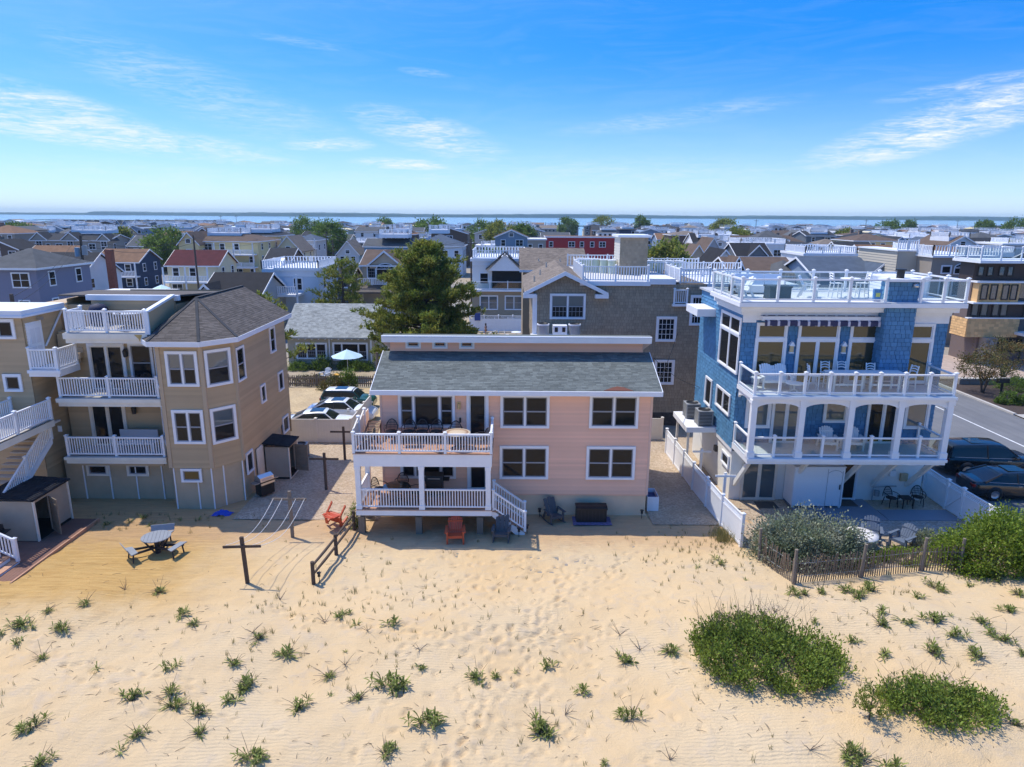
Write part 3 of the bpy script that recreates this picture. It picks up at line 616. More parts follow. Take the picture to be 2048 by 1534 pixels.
mb = MB(); faces = [(ev[0], ev[1], ap), (ev[1], ev[2], ap), (ev[2], ev[3], ap), (ev[3], ev[4], rg, ap)]
for f in faces: facet(mb, list(f)); 
facet(mb, [Vector((-17.05, 31.2, 8.95-.6)), ev[0], ap]); facet(mb, [lf[1], lf[0], ap, rg])
cb = MB(); d_ = Vector((0, 0, -.05))
for f in faces+[(ev[0], ap, lf[0]), (lf[0], ap, rg, lf[1])]: cb.prism([p+d_ for p in f], (0, 0, -.08))
rf = T.part('roof', cb, ROOF_DK); T.part('shingles', mb, ROOF_BROWN, parent=rf, kind='stuff')
hb = MB()
for e in ev[1:4]: hb.bar(e+Vector((0, 0, .03)), ap+Vector((0, 0, .02)), .13, .03)
hb.bar(ap+Vector((0, 0, .03)), rg+Vector((0, 0, .02)), .16, .03); T.part('ridge_cap', hb, ROOF_DK, parent=rf)
mb = MB(); evf = [Vector((-17.2, 31.15, 0)), Vector((-16.57, 30.38, 0)), Vector((-14.18, 30.38, 0)), Vector((-12.94, 31.76, 0)), Vector((-12.94, 39.8, 0))]
for a, b in zip(evf, evf[1:]): mb.prism([a+Vector((0, 0, 8.08)), b+Vector((0, 0, 8.08)), b+Vector((0, 0, 8.31)), a+Vector((0, 0, 8.31))], (.03, .03, 0) if a.x < -15 else (-.03, .03, 0))
mb.add([(*e.xy, 8.09) for e in evf[1:]]+[(-13.3, 39.4, 8.09), (-13.3, 31.9, 8.09), (-14.32, 30.75, 8.09), (-16.28, 30.75, 8.09)], [(0, 1, 6, 7), (1, 2, 5, 6), (2, 3, 4, 5)]); T.part('fascia', mb, WHITE2)
# low roof behind the roof deck, its white parapet cap
mb = MB(); slab(mb, [(-22.7, 34.15, 9.98), (-17, 34.15, 9.98), (-15.9, 37.2, 9.83), (-17, 39.8, 9.6), (-24.3, 39.8, 9.6)], .08); T.part('rear_roof', mb, ROOF_BROWN)
mb = MB().box(-21.2, -16.6, 33.9, 34.15, 9.74, 10.0); T.part('parapet_cap', mb, WHITE2)
mb = MB().prism([(-16.92, 31.25, 8.5), (-16.92, 31.25, 9.5), (-16.92, 33.9, 9.95), (-16.92, 33.9, 8.5)], (.1, 0, 0)); T.part('side_parapet', mb, TAN)
mb = MB().prism([(-16.97, 31.2, 9.5), (-16.97, 31.2, 9.6), (-16.97, 33.9, 10.06), (-16.97, 33.9, 9.95)], (.22, 0, 0)); mb.box(-16.97, -16.75, 31.18, 31.26, 8.5, 9.55); T.part('side_cap', mb, WHITE2)
# decks
RUST = M('rust_stained_white', (.76, .72, .62), .5, namt=.12, nscale=1.2)
for nm, z, fz, x0, x1, y1 in (('roof_deck', 8.56, 8.07, -20.75, -16.93, 33.98), ('third_floor_deck', 5.43, 5.01, -21.55, -16.68, 33), ('second_floor_deck', 2.49, 2.13, -21.6, -16.75, 33)):
    dk = T.part(nm, MB().box(x0, x1, 31.25, 31.33, fz, z-.03).box(x0, x0+.05, 31.33, y1, fz, z-.03).box(x0+.05, x1-.02, 31.34, y1, z-.1, z-.035).box(x0-.06, x1+.04, 31.17, 31.25, fz+.2, z-.03), RUST)
    planks(T, dk, 'deck_board', COMPO, x0-.02, x1, 31.2, y1, z, .16)
T.part('rust_stain', MB().add([(-17.5, 31.165, 8.5), (-17.12, 31.165, 8.5), (-17.18, 31.165, 8.33), (-17.25, 31.165, 8.16), (-17.3, 31.165, 8.3), (-17.42, 31.165, 8.42)], [(5, 4, 3, 2, 1, 0)]), M('rust_streak', (.52, .36, .13), .8, namt=.3, nscale=6))
T.part('beam', MB().box(-21.2, -17, 31.4, 31.6, 1.98, 2.13), TANTRIM)
railing(T, (-20.65, 31.35, 8.56), (-16.98, 31.35, 8.56), 1.02, 2); railing(T, (-20.65, 32.5, 8.56), (-20.65, 31.4, 8.56), 1.02, 1, ends=(1, 0))
railing(T, (-21.45, 31.35, 5.43), (-16.78, 31.35, 5.43), .98, 2); railing(T, (-21.5, 31.35, 2.49), (-16.85, 31.35, 2.49), .98, 2)
# openings
window(T, -20.75, 32.985, 5.45, 1.55, 2.15, 'ss', trim=.14, tm=WHITE, name='sliding_door', sash=CREAMV); window(T, -21.1, 32.985, 2.51, 1.55, 2.1, 'ss', trim=.14, tm=CREAMV, name='sliding_door', sash=CREAMV)
window(T, -18.75, 32.985, 5.9, .95, 1.75, 'd', trim=.12)
for z, g2 in ((6.28, GLASS_S), (3.48, None)): window(T, -15.82, 30.735, z, 1.22, 1.42, 'dd', trim=.13, glass2=g2)
a_ = atan2(1.15, 1.02); u = Vector((cos(a_), sin(a_), 0))
for z in (6.2, 3.4): p = Vector((-14.32, 30.75, 0))+u*.27; window(T, p.x, p.y-.02, z, 1.0, 1.5, 'd', trim=.13, glass2=GLASS_S, rotz=a_)
b_ = atan2(30.75-31.95, -16.28+17.0); u = Vector((cos(b_), sin(b_), 0))
for z in (6.1, 3.3): p = Vector((-17, 31.95, 0))+u*.28; window(T, p.x-.02, p.y-.01, z, .85, 1.65, 'd', trim=.12, rotz=b_)
window(T, -15.75, 30.79, 1.5, .78, .48, 'f', trim=.11, glass=GLASS_T)
for x in (-21.0, -19.0): window(T, x, 31.94, 1.35, .85, .42, 'f', trim=.12, tm=CREAMV)
for y, z, w, h, un in ((32.2, 6.1, .8, 1.5, 'd'), (36.88, 6.58, .65, 1.25, 'd'), (34.95, 4.26, .5, .8, 'f'), (37.72, 4.2, .62, .92, 'f'), (32.3, 1.3, .66, .92, 'f'), (37.9, 1.6, .8, .8, 'f')): window(T, -13.285, y, z, w, h, un, 'E', trim=.1)
LANT = M('lantern_black', (.03, .03, .03), .5)
for x, z in ((-18.95, 7.1), (-18.9, 4.2)): T.part('wall_lantern', MB().cyl(x, 32.8, z, z+.3, .1, 8, .13).cyl(x, 32.8, z+.3, z+.42, .14, 8, .04).box(x-.03, x+.03, 32.8, 32.98, z+.34, z+.4), LANT)
T.part('side_door', MB().box(-13.29, -13.25, 33.75, 34.5, 0, 1.95).box(-13.3, -13.27, 33.65, 34.6, 0, 2.05), CREAMV)
# left wing with roof stair
mb = MB(); lapseg(mb, (-28, 31), (-22.45, 31), 1.9, 9.4); lap(mb, (-22.45, 31, 0), (0, 1, 0), (1, 0, 0), 1.9, 9.4, lambda z: (0, 2.7), .13); T.part('wing_siding', mb, TAN)
T.part('wing_core', MB().box(-27.98, -22.48, 31.03, 38, 0, 8.2).box(-27.98, -22.48, 31.03, 33.68, 8.2, 9.4), TAN)
T.part('wing_roof', MB().box(-28.2, -22.3, 30.8, 33.9, 9.38, 9.62).box(-28.25, -22.25, 30.75, 33.95, 9.3, 9.39), WHITE2)
window(T, -23.55, 30.985, 8.42, .62, .68, 'f', trim=.13); window(T, -23.62, 30.985, 5.92, .6, .6, 'f', trim=.13)
dr = T.part('roof_stair_door', MB().box(-22.44, -22.4, 31.22, 32.1, 6.88, 8.9).box(-22.44, -22.42, 31.12, 32.2, 6.88, 9.0), WHITE); T.part('door_panel', MB().box(-22.4, -22.385, 31.32, 31.62, 8.0, 8.7).box(-22.4, -22.385, 31.7, 32.0, 8.0, 8.7).box(-22.4, -22.385, 31.32, 31.62, 7.1, 7.85).box(-22.4, -22.385, 31.7, 32.0, 7.1, 7.85), M('door_panel_white', (.7, .71, .75), .5), parent=dr)
ln = T.part('stair_landing', MB().box(-22.42, -21.0, 30.85, 32.4, 6.55, 6.85).box(-22.45, -20.9, 30.78, 30.86, 6.72, 6.86), WHITE)
railing(T, (-22.32, 30.92, 6.85), (-21.08, 30.92, 6.85), 1.0, 1); railing(T, (-21.08, 30.92, 6.85), (-21.08, 32.35, 6.85), 1.0, 1, ends=(0, 1))
tr = MB().box(-22.4, -21.1, 0, .3, -.24, 0).mesh('step', TANTRIM)
for k in range(7): T.piece('step', tr, (0, 32.4+.27*k, 7.07+.235*k), parent=ln)
T.part('handrail', MB().bar((-22.36, 32.2, 7.75), (-22.36, 33.7, 9.25), .06, .06), WHITE)
T.part('wall_light', MB().box(-22.44, -22.2, 31.9, 32.1, 9.05, 9.18), STEEL); T.part('meter_box', MB().box(-22.3, -22.1, 32.0, 32.02, 3.5, 3.8).box(-22.43, -22.3, 31.7, 32.3, 3.95, 4.05), WHITE)
# entrance deck and stairs running towards the dune
ed = T.part('entry_deck', MB().box(-24.6, -21.75, 26.2, 31, 4.2, 4.42).box(-21.8, -21.7, 26.2, 31, 4.12, 4.45), RUST); planks(T, ed, 'deck_board', COMPO, -24.6, -21.7, 26.2, 31, 4.45, .16)
railing(T, (-21.78, 30.95, 4.45), (-21.78, 26.4, 4.45), 1.0, 2); railing(T, (-23.6, 30.95, 4.45), (-23.6, 26.4, 4.45), 1.0, 2)
fs = T.part('entry_stair', MB().prism([(-22.0, 31, 3.6), (-22.0, 27.2, 1.2), (-22.0, 27.2, .85), (-22.0, 31, 3.25)], (.06, 0, 0)), WHITE); tr = MB().box(-23.4, -22.0, 0, .3, -.05, 0).mesh('step', COMPO)
for k in range(13): ob('step', tr, fs, (0, 27.2+.29*k, 1.25+.185*k))
railing(T, (-21.97, 31, 3.45), (-21.97, 27.2, 1.05), .95, 2, parent=None, gap=.14)
pm = MB().box(-.09, .09, -.09, .09, -.3, 4.15).mesh('post', WHITE)
for x, y in ((-23.9, 28.3), (-22.4, 26.5), (-24.3, 26.5)): T.piece('support_post', pm, (x, y, 0))
bs = T.part('lower_stair', MB().box(-22.6, -21.05, 23.6, 25.2, -.1, .75).box(-21.05, -20.7, 23.6, 25.2, -.1, .55).box(-20.7, -20.35, 23.6, 25.2, -.1, .36).box(-20.35, -19.98, 23.6, 25.2, -.1, .18), WHITE); tr = MB().box(-.02, .37, 23.57, 25.23, 0, .035).mesh('tread', DECKW)
for k, (x, z) in enumerate(((-21.05, .55), (-20.7, .36), (-20.35, .18))): ob('tread', tr, bs, (x, 0, z))
railing(T, (-21.3, 25.15, .9), (-20.0, 25.15, .22), .95, 1, gap=.14); railing(T, (-21.3, 23.65, .9), (-20.0, 23.65, .22), .95, 1, gap=.14)
# boardwalk
bw = thing('boardwalk', 'red-brown plank boardwalk in front of the tan shed at left', 'boardwalk', (-20.3, 26.6, 0)); ob('frame', MB().box(-21.9+20.3, 1.02, -2.95, 2.7, -.1, .1).mesh('frame', WOODD), bw)
me = MB().box(.004, .136, 0, 5.75, 0, .03).mesh('plank', M('red_brown_planks', (.20, .10, .07), .75, var=.15, namt=.2))
for k in range(19): ob('plank', me, bw, (-1.6+k*.14, -3.0, .1))
ob('kerb_board', MB().box(1.06, 1.12, -3.02, 2.75, -.1, .17).mesh('kerb_board', DECKW), bw)
def shed(name, label, x0, x1, y0, y1, h, roofmat, door, z0=.15, slope=(.0, -.12)):
    r = thing(name, label, 'shed', ((x0+x1)/2, (y0+y1)/2, 0)); w, d = (x1-x0)/2, (y1-y0)/2; t = .05; SH = M('shed_panel', (.40, .33, .255), .8, namt=.08, bump=.2)
    ob('front_wall', MB().box(-w, w-t, -d, -d+t, z0, h).mesh('front_wall', SH), r); ob('back_wall', MB().box(-w, w-t, d-t, d, z0, h).mesh('back_wall', SH), r); ob('left_wall', MB().box(-w, -w+t, -d+t, d-t, z0, h).mesh('left_wall', SH), r)
    dw = .75; ob('door_side_wall', MB().box(w-t, w, -d+.22+dw, d, z0+.1, h).mesh('door_side_wall', SH), r); ob('lintel', MB().box(w-t, w, -d, -d+.22+dw, h-.12, h).mesh('lintel', SH), r)
    ob('trim', MB().box(w-.02, w+.03, -d-.02, -d+.1, 0, h).box(w-.02, w+.03, d-.08, d+.02, 0, h).box(w-.01, w+.04, -d, d, -.02, .06).mesh('trim', CREAMV), r)
    ob('floor', MB().box(-w, w, -d, d, .04, z0).mesh('floor', DARKIN), r)  # floor coloured near-black in place of indoor shade
    rr = ob('roof', MB().prism([(-w-.1, -d-.1, h+.18), (w+.1, -d-.1, h+.02), (w+.1, d+.1, h+.02), (-w-.1, d+.1, h+.18)], (0, 0, .06)).mesh('roof', roofmat), r)
    mb = MB(); v = Vector((-2*w-.2, 0, .16)); roofplane(mb, (w+.11, -d-.1, h+.085), (0, 1, 0), v.normalized(), v.length, lambda s: (0, 2*d+.2), .16); stuff(ob('shingles', mb.mesh('shingles', roofmat), rr))
    dm = MB().box(0, dw, -.02, .02, z0+.05, h-.15).box(.05, dw-.05, -.035, -.02, z0+.2, z0+.3).box(.05, dw-.05, -.035, -.02, h-.5, h-.4).mesh('door', M('shed_door_wood', (.24, .185, .13), .8, namt=.2, grain=(1, 1, 6)))
    ob('door', dm, r, (w+.02, -d+.24+dw, 0), door); return r
ROOF_BLK = TINTROOF('black_shingles', (.028, .028, .032))
shed('storage_shed', 'tan plywood shed with black shingle roof and open door beside the boardwalk', -22.5, -20.45, 27.05, 29.4, 1.98, ROOF_BLK, radians(-35), slope=(0, -.1))
shed('shower_shed', 'grey-tan shed with its plank door open against the side of the tan house', -13.2, -11.95, 34.6, 36.1, 1.85, ROOF_BLK, radians(-12))
# ------------------------------------------------------------------ blue shingle house (right)
BLUE = M('blue_shingles', (.085, .225, .39), .6, var=.14, namt=.08, nscale=.8); BDECK = M('pale_blue_grey_decking', (.50, .55, .60), .6, var=.05); WHITEW = M('white_painted_wall', (.78, .77, .73), .6, namt=.05, nscale=.6)
U = House('blue_house', 'three-storey blue shingle house with white arched balconies and roof deck', 'house', 15.8, 35)
BX0, BX1, BY, BYR = 10.97, 20.75, 32.3, 39.6
U.part('wall_core', MB().box(BX0+.02, BX1-.02, BY+.02, BYR, 2.6, 9.9), M('blue_gap_shade', (.02, .055, .11), .8))  # core painted dark navy so the shingle gaps read as shadow lines
U.part('ground_storey', MB().box(BX0+.05, BX1-.05, BY+.02, BYR-.05, -.3, 2.62), WHITEW)
mb = MB(); shakes(mb, (BX0, BY, 0), (1, 0, 0), (0, -1, 0), 3.0, 9.5, lambda z: (0, BX1-BX0), .2, (.16, .3), .04); U.part('front_shingles', mb, BLUE, kind='stuff')
mb = MB(); shakes(mb, (BX0, BYR, 0), (0, -1, 0), (-1, 0, 0), 2.75, 9.9, lambda z: (0, BYR-BY), .19, (.16, .3), .04); U.part('side_shingles', mb, BLUE, kind='stuff')
mb = MB(); shakes(mb, (BX1, BY, 0), (0, 1, 0), (1, 0, 0), 2.75, 9.6, lambda z: (0, BYR-BY), .2, (.16, .3), .04); U.part('far_side_shingles', mb, BLUE, kind='stuff')
U.part('skirt_board', MB().box(BX0-.03, BX0+.03, BY-.02, BYR, 2.55, 2.78), WHITE)
# cornice and roof deck
co_ = U.part('cornice', MB().box(BX0-.1, BX1+.05, BY-.12, 36.3, 9.45, 9.66).box(BX0-.3, BX1+.1, BY-.55, 36.2, 9.66, 9.86).prism([(BX0-.5, BY-.95, 9.98), (BX0-.3, BY-.5, 9.84), (BX1+.1, BY-.5, 9.84), (BX1+.15, BY-.95, 9.98)], (0, 0, .02)).box(BX0-.55, BX1+.15, BY-1.02, 36.1, 9.94, 10.14), WHITE)
U.part('rear_roof', MB().box(BX0-.15, BX1, 36.35, BYR+.1, 9.9, 10.0), M('grey_membrane', (.45, .46, .47), .8))
planks(U, co_, 'deck_board', M('white_deck_boards', (.70, .70, .70), .6, var=.03), BX0-.5, BX1+.1, BY-.98, 36.0, 10.18, .3)
RY = BY-.92
railing(U, (BX0-.46, RY, 10.18), (17.1, RY, 10.18), 1.05, 4, 'glass'); railing(U, (18.72, RY, 10.18), (BX1+.05, RY, 10.18), 1.05, 2, 'glass', ends=(1, 1))
railing(U, (BX0-.46, 35.9, 10.18), (BX0-.46, RY, 10.18), 1.05, 3, 'glass', ends=(1, 0)); railing(U, (BX0-.46, 35.9, 10.18), (BX1+.05, 35.9, 10.18), 1.05, 6, 'glass', ends=(0, 1)); railing(U, (BX1+.05, RY, 10.18), (BX1+.05, 35.9, 10.18), 1.05, 3, 'glass', ends=(0, 0))
mb = MB()
lap(mb, (18.4, 33.6, 0), (1, 0, 0), (0, -1, 0), 10.18, 11.1, lambda z: (0, 1.9), .15); lap(mb, (18.4, 35.4, 0), (0, -1, 0), (-1, 0, 0), 10.18, 11.1, lambda z: (0, 1.8), .15); mb.box(18.42, 20.28, 33.62, 35.4, 10.18, 11.1); mb.box(18.3, 20.4, 33.5, 35.5, 11.1, 11.16); U.part('stair_hatch', mb, WHITE)
# chimney breast
ch = U.part('chimney', MB().box(17.35, 18.68, BY-.75, BY, 6.1, 11.12), MATS['blue_gap_shade']); mb = MB()
shakes(mb, (17.33, BY-.77, 0), (1, 0, 0), (0, -1, 0), 6.1, 11.1, lambda z: (0, 1.37), .2, (.16, .3), .024); shakes(mb, (17.33, BY, 0), (0, -1, 0), (-1, 0, 0), 6.1, 11.1, lambda z: (0, .77), .2, (.16, .3), .024); U.part('shingles', mb, BLUE, parent=ch, kind='stuff')
U.part('chimney_cap', MB().box(17.2, 18.8, BY-.95, BY+.1, 11.12, 11.24).box(17.3, 18.72, BY-.83, BY-.74, 10.0, 10.16), WHITE); U.part('chimney_pot', MB().cyl(18.0, BY-.3, 11.24, 11.6, .17, 12).cyl(18.0, BY-.3, 11.6, 11.66, .24, 12), BLACKM)
U.part('floodlight', MB().lathe([(0, 0), (.12, .02), (.13, .14), (.05, .2), (0, .2)], 12, (18.45, BY-.9, 10.85)), STEEL)
# decks
for nm, z, fz in (('lower_balcony', 3.1, 2.8), ('upper_balcony', 6.1, 5.86)):
    dk = U.part(nm, MB().box(10.95, 20.15, 29.95, 30.05, fz, z-.03).box(10.95, 11.05, 30.05, BY-.03, fz, z-.03).box(20.05, 20.15, 30.05, BY-.03, fz, z-.03).box(11.05, 20.05, 30.06, BY-.03, z-.12, z-.035).box(10.9, 20.2, 29.88, 29.95, z-.16, z-.03), WHITE)
    planks(U, dk, 'deck_board', BDECK, 10.95, 20.15, 29.95, BY-.03, z, .2)
cx = [11.08, 13.3, 15.55, 17.8, 20.03]
cmx = MB().box(-.13, .13, -.13, .13, 0, 2.76).box(-.17, .17, -.17, .17, 0, .28).box(-.16, .16, -.16, .16, 2.58, 2.76).mesh('column', WHITE)
for x in cx: U.piece('column', cmx, (x, 30.12, 3.1))
def archbeam(L):
    n = 10; return MB().prism([(0, 0, 0), (0, 0, .42)]+[(L, 0, .42), (L, 0, 0)]+[(L/2+(L/2-.0)*cos(pi*k/n), 0, .26*sin(pi*k/n)) for k in range(1, n)], (0, .12, 0)).mesh('arch', WHITE)
for a, b in zip(cx, cx[1:]): U.piece('arch', cached(('arch', round(b-a-.26, 2)), lambda: archbeam(b-a-.26)), (a+.13, 30.06, 5.44))
for x in (cx[0]-.06, cx[-1]-.06): U.piece('arch', cached(('archs',), lambda: archbeam(1.9)), (x+.12, 30.25, 5.44), pi/2)
railing(U, (11.03, 30.08, 6.1), (20.08, 30.08, 6.1), 1.0, 8, 'glass'); railing(U, (11.03, BY-.1, 6.1), (11.03, 30.08, 6.1), 1.0, 1, 'glass', ends=(1, 0)); railing(U, (20.08, 30.08, 6.1), (20.08, BY-.1, 6.1), 1.0, 1, 'glass', ends=(0, 1))
for a, b in zip(cx, cx[1:]): railing(U, (a+.13, 30.12, 3.1), (b-.13, 30.12, 3.1), .98, 2, 'glass', ends=(0, 0))
railing(U, (11.03, BY-.1, 3.1), (11.03, 30.25, 3.1), .98, 1, 'glass', ends=(1, 0)); railing(U, (20.08, 30.25, 3.1), (20.08, BY-.1, 3.1), .98, 1, 'glass', ends=(0, 1))
for x in (11.25, 14.0, 16.55, 18.2, 19.95): U.part('brace', MB().bar((x, BY, .85), (x, 30.4, 2.82), .14, .22), WHITEW)
# openings of the top floor
for x, w in ((11.74, 1.28), (16.22, 1.2), (18.98, 1.05)):
    window(U, x, BY-.042, 6.25, w, 1.95, 'f', trim=.12, glass=GLASS_T, sash=WHITE); window(U, x, BY-.042, 8.36, w, .62, 'f', trim=.1, glass=GLASS_T, sash=WHITE)
window(U, 13.74, BY-.042, 6.13, 1.78, 2.08, 'ss', trim=.12, glass=GLASS_T, sash=WHITE, name='sliding_door'); window(U, 13.74, BY-.042, 8.36, 1.78, .62, 'f', trim=.1, glass=GLASS_T, sash=WHITE)
U.part('frieze', MB().box(BX0-.01, 11.6, BY-.05, BY, 9.08, 9.46).box(18.72, BX1+.01, BY-.05, BY, 9.08, 9.46).box(11.6, 17.35, BY-.06, BY, 9.2, 9.46), WHITE)
aw = U.part('awning_box', MB().box(11.75, 17.3, BY-.42, BY-.06, 9.22, 9.42), WHITE); NAVY = M('navy_canvas', (.045, .045, .10), .8); STRW = M('striped_canvas_pale', (.56, .54, .60), .8)
for k in range(46):
    x = 11.85+k*.118; U.part('stripe', MB().box(x, x+.116, BY-.52, BY-.50, 8.98+.015*(k % 3), 9.2).add([(x, BY-.52, 9.2), (x+.116, BY-.52, 9.2), (x+.116, BY-.1, 9.46), (x, BY-.1, 9.46)], [(0, 1, 2, 3)]), NAVY if k % 4 != 1 else STRW, parent=aw)
LB = M('lamp_amber', (.62, .46, .25), .4)
for x in (13.38, 15.88):
    l_ = U.part('wall_lantern', MB().box(x-.1, x+.1, BY-.2, BY-.02, 7.62, 7.68).box(x-.12, x+.12, BY-.22, BY-.02, 7.98, 8.02).prism([(x-.12, BY-.22, 8.02), (x+.12, BY-.22, 8.02), (x, BY-.22, 8.2)], (0, .2, 0)), WHITE); U.part('shade', MB().box(x-.08, x+.08, BY-.18, BY-.04, 7.68, 7.98), LB, parent=l_)
# middle floor
window(U, 11.6, BY-.042, 3.95, 1.0, 1.4, 'f', trim=.12, glass=GLASS_S, sash=WHITE); window(U, 12.86, BY-.042, 3.13, 1.3, 2.2, 'ss', trim=.1, glass=GLASS_S, sash=WHITE, name='sliding_door'); window(U, 15.42, BY-.042, 4.25, .95, 1.1, 'f', trim=.12, sash=CREAMV, glass=GLASS_S)
window(U, 17.55, BY-.042, 3.13, 1.45, 2.2, 'ss', trim=.1, sash=WHITE, name='sliding_door'); window(U, 19.4, BY-.042, 3.95, .98, 1.4, 'f', trim=.12, glass=GLASS_S, sash=WHITE)
window(U, 11.66, BY, .1, 1.62, 1.95, 'ss', trim=.08, glass=GLASS_S, sash=CREAMV, name='sliding_door', tm=CREAMV); window(U, 16.55, BY, .1, .8, 1.95, 'f', trim=.08, sash=WHITE, name='door', glass=GLASS)
# left side openings (facing left; x runs towards the camera)
window(U, BX0-.042, 35.3, 6.6, 2.9, 1.75, 'ff', 'W', trim=.1, sash=WHITE); window(U, BX0-.042, 35.3, 8.5, 2.9, .68, 'ff', 'W', trim=.1, sash=WHITE)
window(U, BX0-.042, 37.25, 3.85, 1.05, 1.35, 'f', 'W', trim=.1, sash=WHITE); window(U, BX0-.042, 35.15, 4.3, 2.15, .92, 'ff', 'W', trim=.1, sash=WHITE); window(U, BX0+.03, 33.65, 1.62, 1.0, .5, 'f', 'W', trim=.1, sash=WHITE)
U.part('roof_box', MB().box(9.95, BX0, 36.6, 39.0, 8.72, 9.12), WHITE); U.part('ac_platform', MB().box(9.35, BX0, 34.9, 38.0, 2.72, 3.0), WHITE); U.part('platform_post', MB().box(9.5, 9.62, 37.6, 37.72, 0, 2.72).box(9.5, 9.62, 35.2, 35.32, 0, 2.72), CREAMV)
U.part('wall_speaker', MB().box(BX0-.1, BX0+.06, 34.6, 34.9, 1.75, 2.05), BLACKM)
U.part('gas_meter', MB().cyl(18.4, BY-.2, .35, .62, .13, 12).tube([(18.2, BY-.2, .1), (18.2, BY-.2, .8), (18.9, BY-.12, .82), (19.4, BY-.1, .82)], .03, 8), GALV); U.part('utility_box', MB().box(19.55, 19.9, BY-.14, BY, 1.1, 1.5), M('tan_box', (.50, .40, .25), .6)); U.part('meter_box', MB().box(19.0, 19.3, BY-.1, BY, 1.35, 1.65), WHITE)
# outdoor shower enclosure under the balcony
sh_ = thing('outdoor_shower', 'white board shower enclosure on legs under the blue house balcony', 'shower', (15.0, 31.7, 0)); bm = MB().box(0, .148, -.02, .02, .18, 2.18).mesh('board', WHITE)
for k in range(16): ob('board', bm, sh_, (-1.22+.152*k, -.5, 0))
bm = MB().box(-.02, .02, 0, .168, .18, 2.18).mesh('board', WHITE)
for k in range(6): ob('board', bm, sh_, (-1.22, -.46+.172*k, 0)); ob('board', bm, sh_, (1.2, -.46+.172*k, 0))
for x, y in ((-1.15, -.42), (.35, -.42), (1.15, -.42)): ob('leg', cached(('sleg',), lambda: MB().box(-.05, .05, -.05, .05, -.1, .3).mesh('leg', WHITEW)), sh_, (x, y, 0))
ob('cap', MB().box(-1.26, 1.24, -.55, .62, 2.18, 2.22).mesh('cap', WHITE), sh_); ob('door_frame', MB().box(.38, .40, -.535, -.52, .2, 2.1).box(1.1, 1.12, -.535, -.52, .2, 2.0).tube([(.42, -.53, 1.9), (.55, -.53, 2.0), (.75, -.53, 2.04), (.95, -.53, 2.0), (1.08, -.53, 1.9)], .012, 4).mesh('door_frame', M('seam_grey', (.35, .36, .38), .6)), sh_)
ob('latch', MB().box(1.0, 1.05, -.56, -.52, 1.05, 1.3).mesh('latch', BLACKM), sh_)
# patio boards
pt = thing('patio_deck', 'blue-grey plank patio in front of the blue house', 'patio', (17, 31, 0)); PB_ = M('blue_grey_planks', (.19, .225, .27), .65, var=.12)
me = MB().box(0, 4.05, .003, .147, .03, .065).mesh('plank', PB_); me2 = MB().box(0, 3.4, .003, .147, .03, .065).mesh('plank', PB_)
for k in range(22): ob('plank', me, pt, (-3.2, -1.15+.15*k-0., 0))
for k in range(8): ob('plank', me2, pt, (.9, -1.15+.15*k, 0))
for x0, y0, w, d in ((16.2, 31.4, 1.0, 1.3), (12.2, 31.2, 1.0, .8)): tag(ob('door_mat', MB().box(0, w, 0, d, 0, .015).mesh('door_mat', M('mat_brown', (.10, .085, .07), .95, namt=.2)), None, (x0, y0, .07 if x0 > 14 else .03)), 'dark door mat beside the white shower enclosure door' if x0 > 14 else 'dark door mat at the glass sliding door left of the shower', 'mat')
# ------------------------------------------------------------------ brown shingle house behind the pink one
BRN = M('brown_shingles', (.35, .28, .195), .75, var=.13, namt=.08, nscale=.7)
N = House('brown_house', 'tall brown shingle house with white-railed roof terrace behind the pink house', 'house', 7, 49)
NX0, NX1, NY, NYR = 1.4, 12.75, 45.0, 56.0
gtop = lambda x: 9.0+max(0, 1.35-abs(x-3.4)*.5)
N.part('wall_core', MB().box(NX0+.02, NX1, NY+.02, NYR, 0, 9.05).prism([(NX0+.02, NY+.02, 9), (5.95, NY+.02, 9), (3.4, NY+.02, 10.2)], (0, 10, 0)).box(5.6, NX1, NY+.02, NYR, 9, 9.62), M('brown_gap_shade', (.13, .105, .075), .9))  # core painted darker than the shingles, as shade in their gaps
mb = MB(); hl = [(2.45, 4.8, 7.3, 8.95), (9.6, 10.85, 5.85, 7.45), (9.6, 10.9, 2.9, 4.55), (-9, 4.3, -1, 4.8)]
hl = [(a-NX0, b-NX0, c, d) for a, b, c, d in hl]
shakes(mb, (NX0, NY, 0), (1, 0, 0), (0, -1, 0), .9, 9.05, lambda z: (0, NX1-NX0), .2, (.14, .26), .035, hl)
shakes(mb, (NX0, NY, 0), (1, 0, 0), (0, -1, 0), 9.05, 10.3, lambda z: (max(0, 2.0-(10.3-z)*2), min(4.6, 2.0+(10.3-z)*2)), .2, (.14, .26), .035); shakes(mb, (5.6, NY, 0), (1, 0, 0), (0, -1, 0), 9.05, 9.62, lambda z: (0, NX1-5.6), .2, (.14, .26), .035)
N.part('front_shingles', mb, BRN, kind='stuff'); mb = MB(); shakes(mb, (NX0, NYR, 0), (0, -1, 0), (-1, 0, 0), 5, 9.0, lambda z: (0, NYR-NY), .2, (.2, .35), .02); N.part('side_shingles', mb, BRN, kind='stuff')
N.part('stone_base', MB().box(NX0-.05, NX1+.02, NY-.06, NY+.05, 0, .9), M('dark_ledger_stone', (.075, .065, .06), .9, namt=.5, nscale=7))
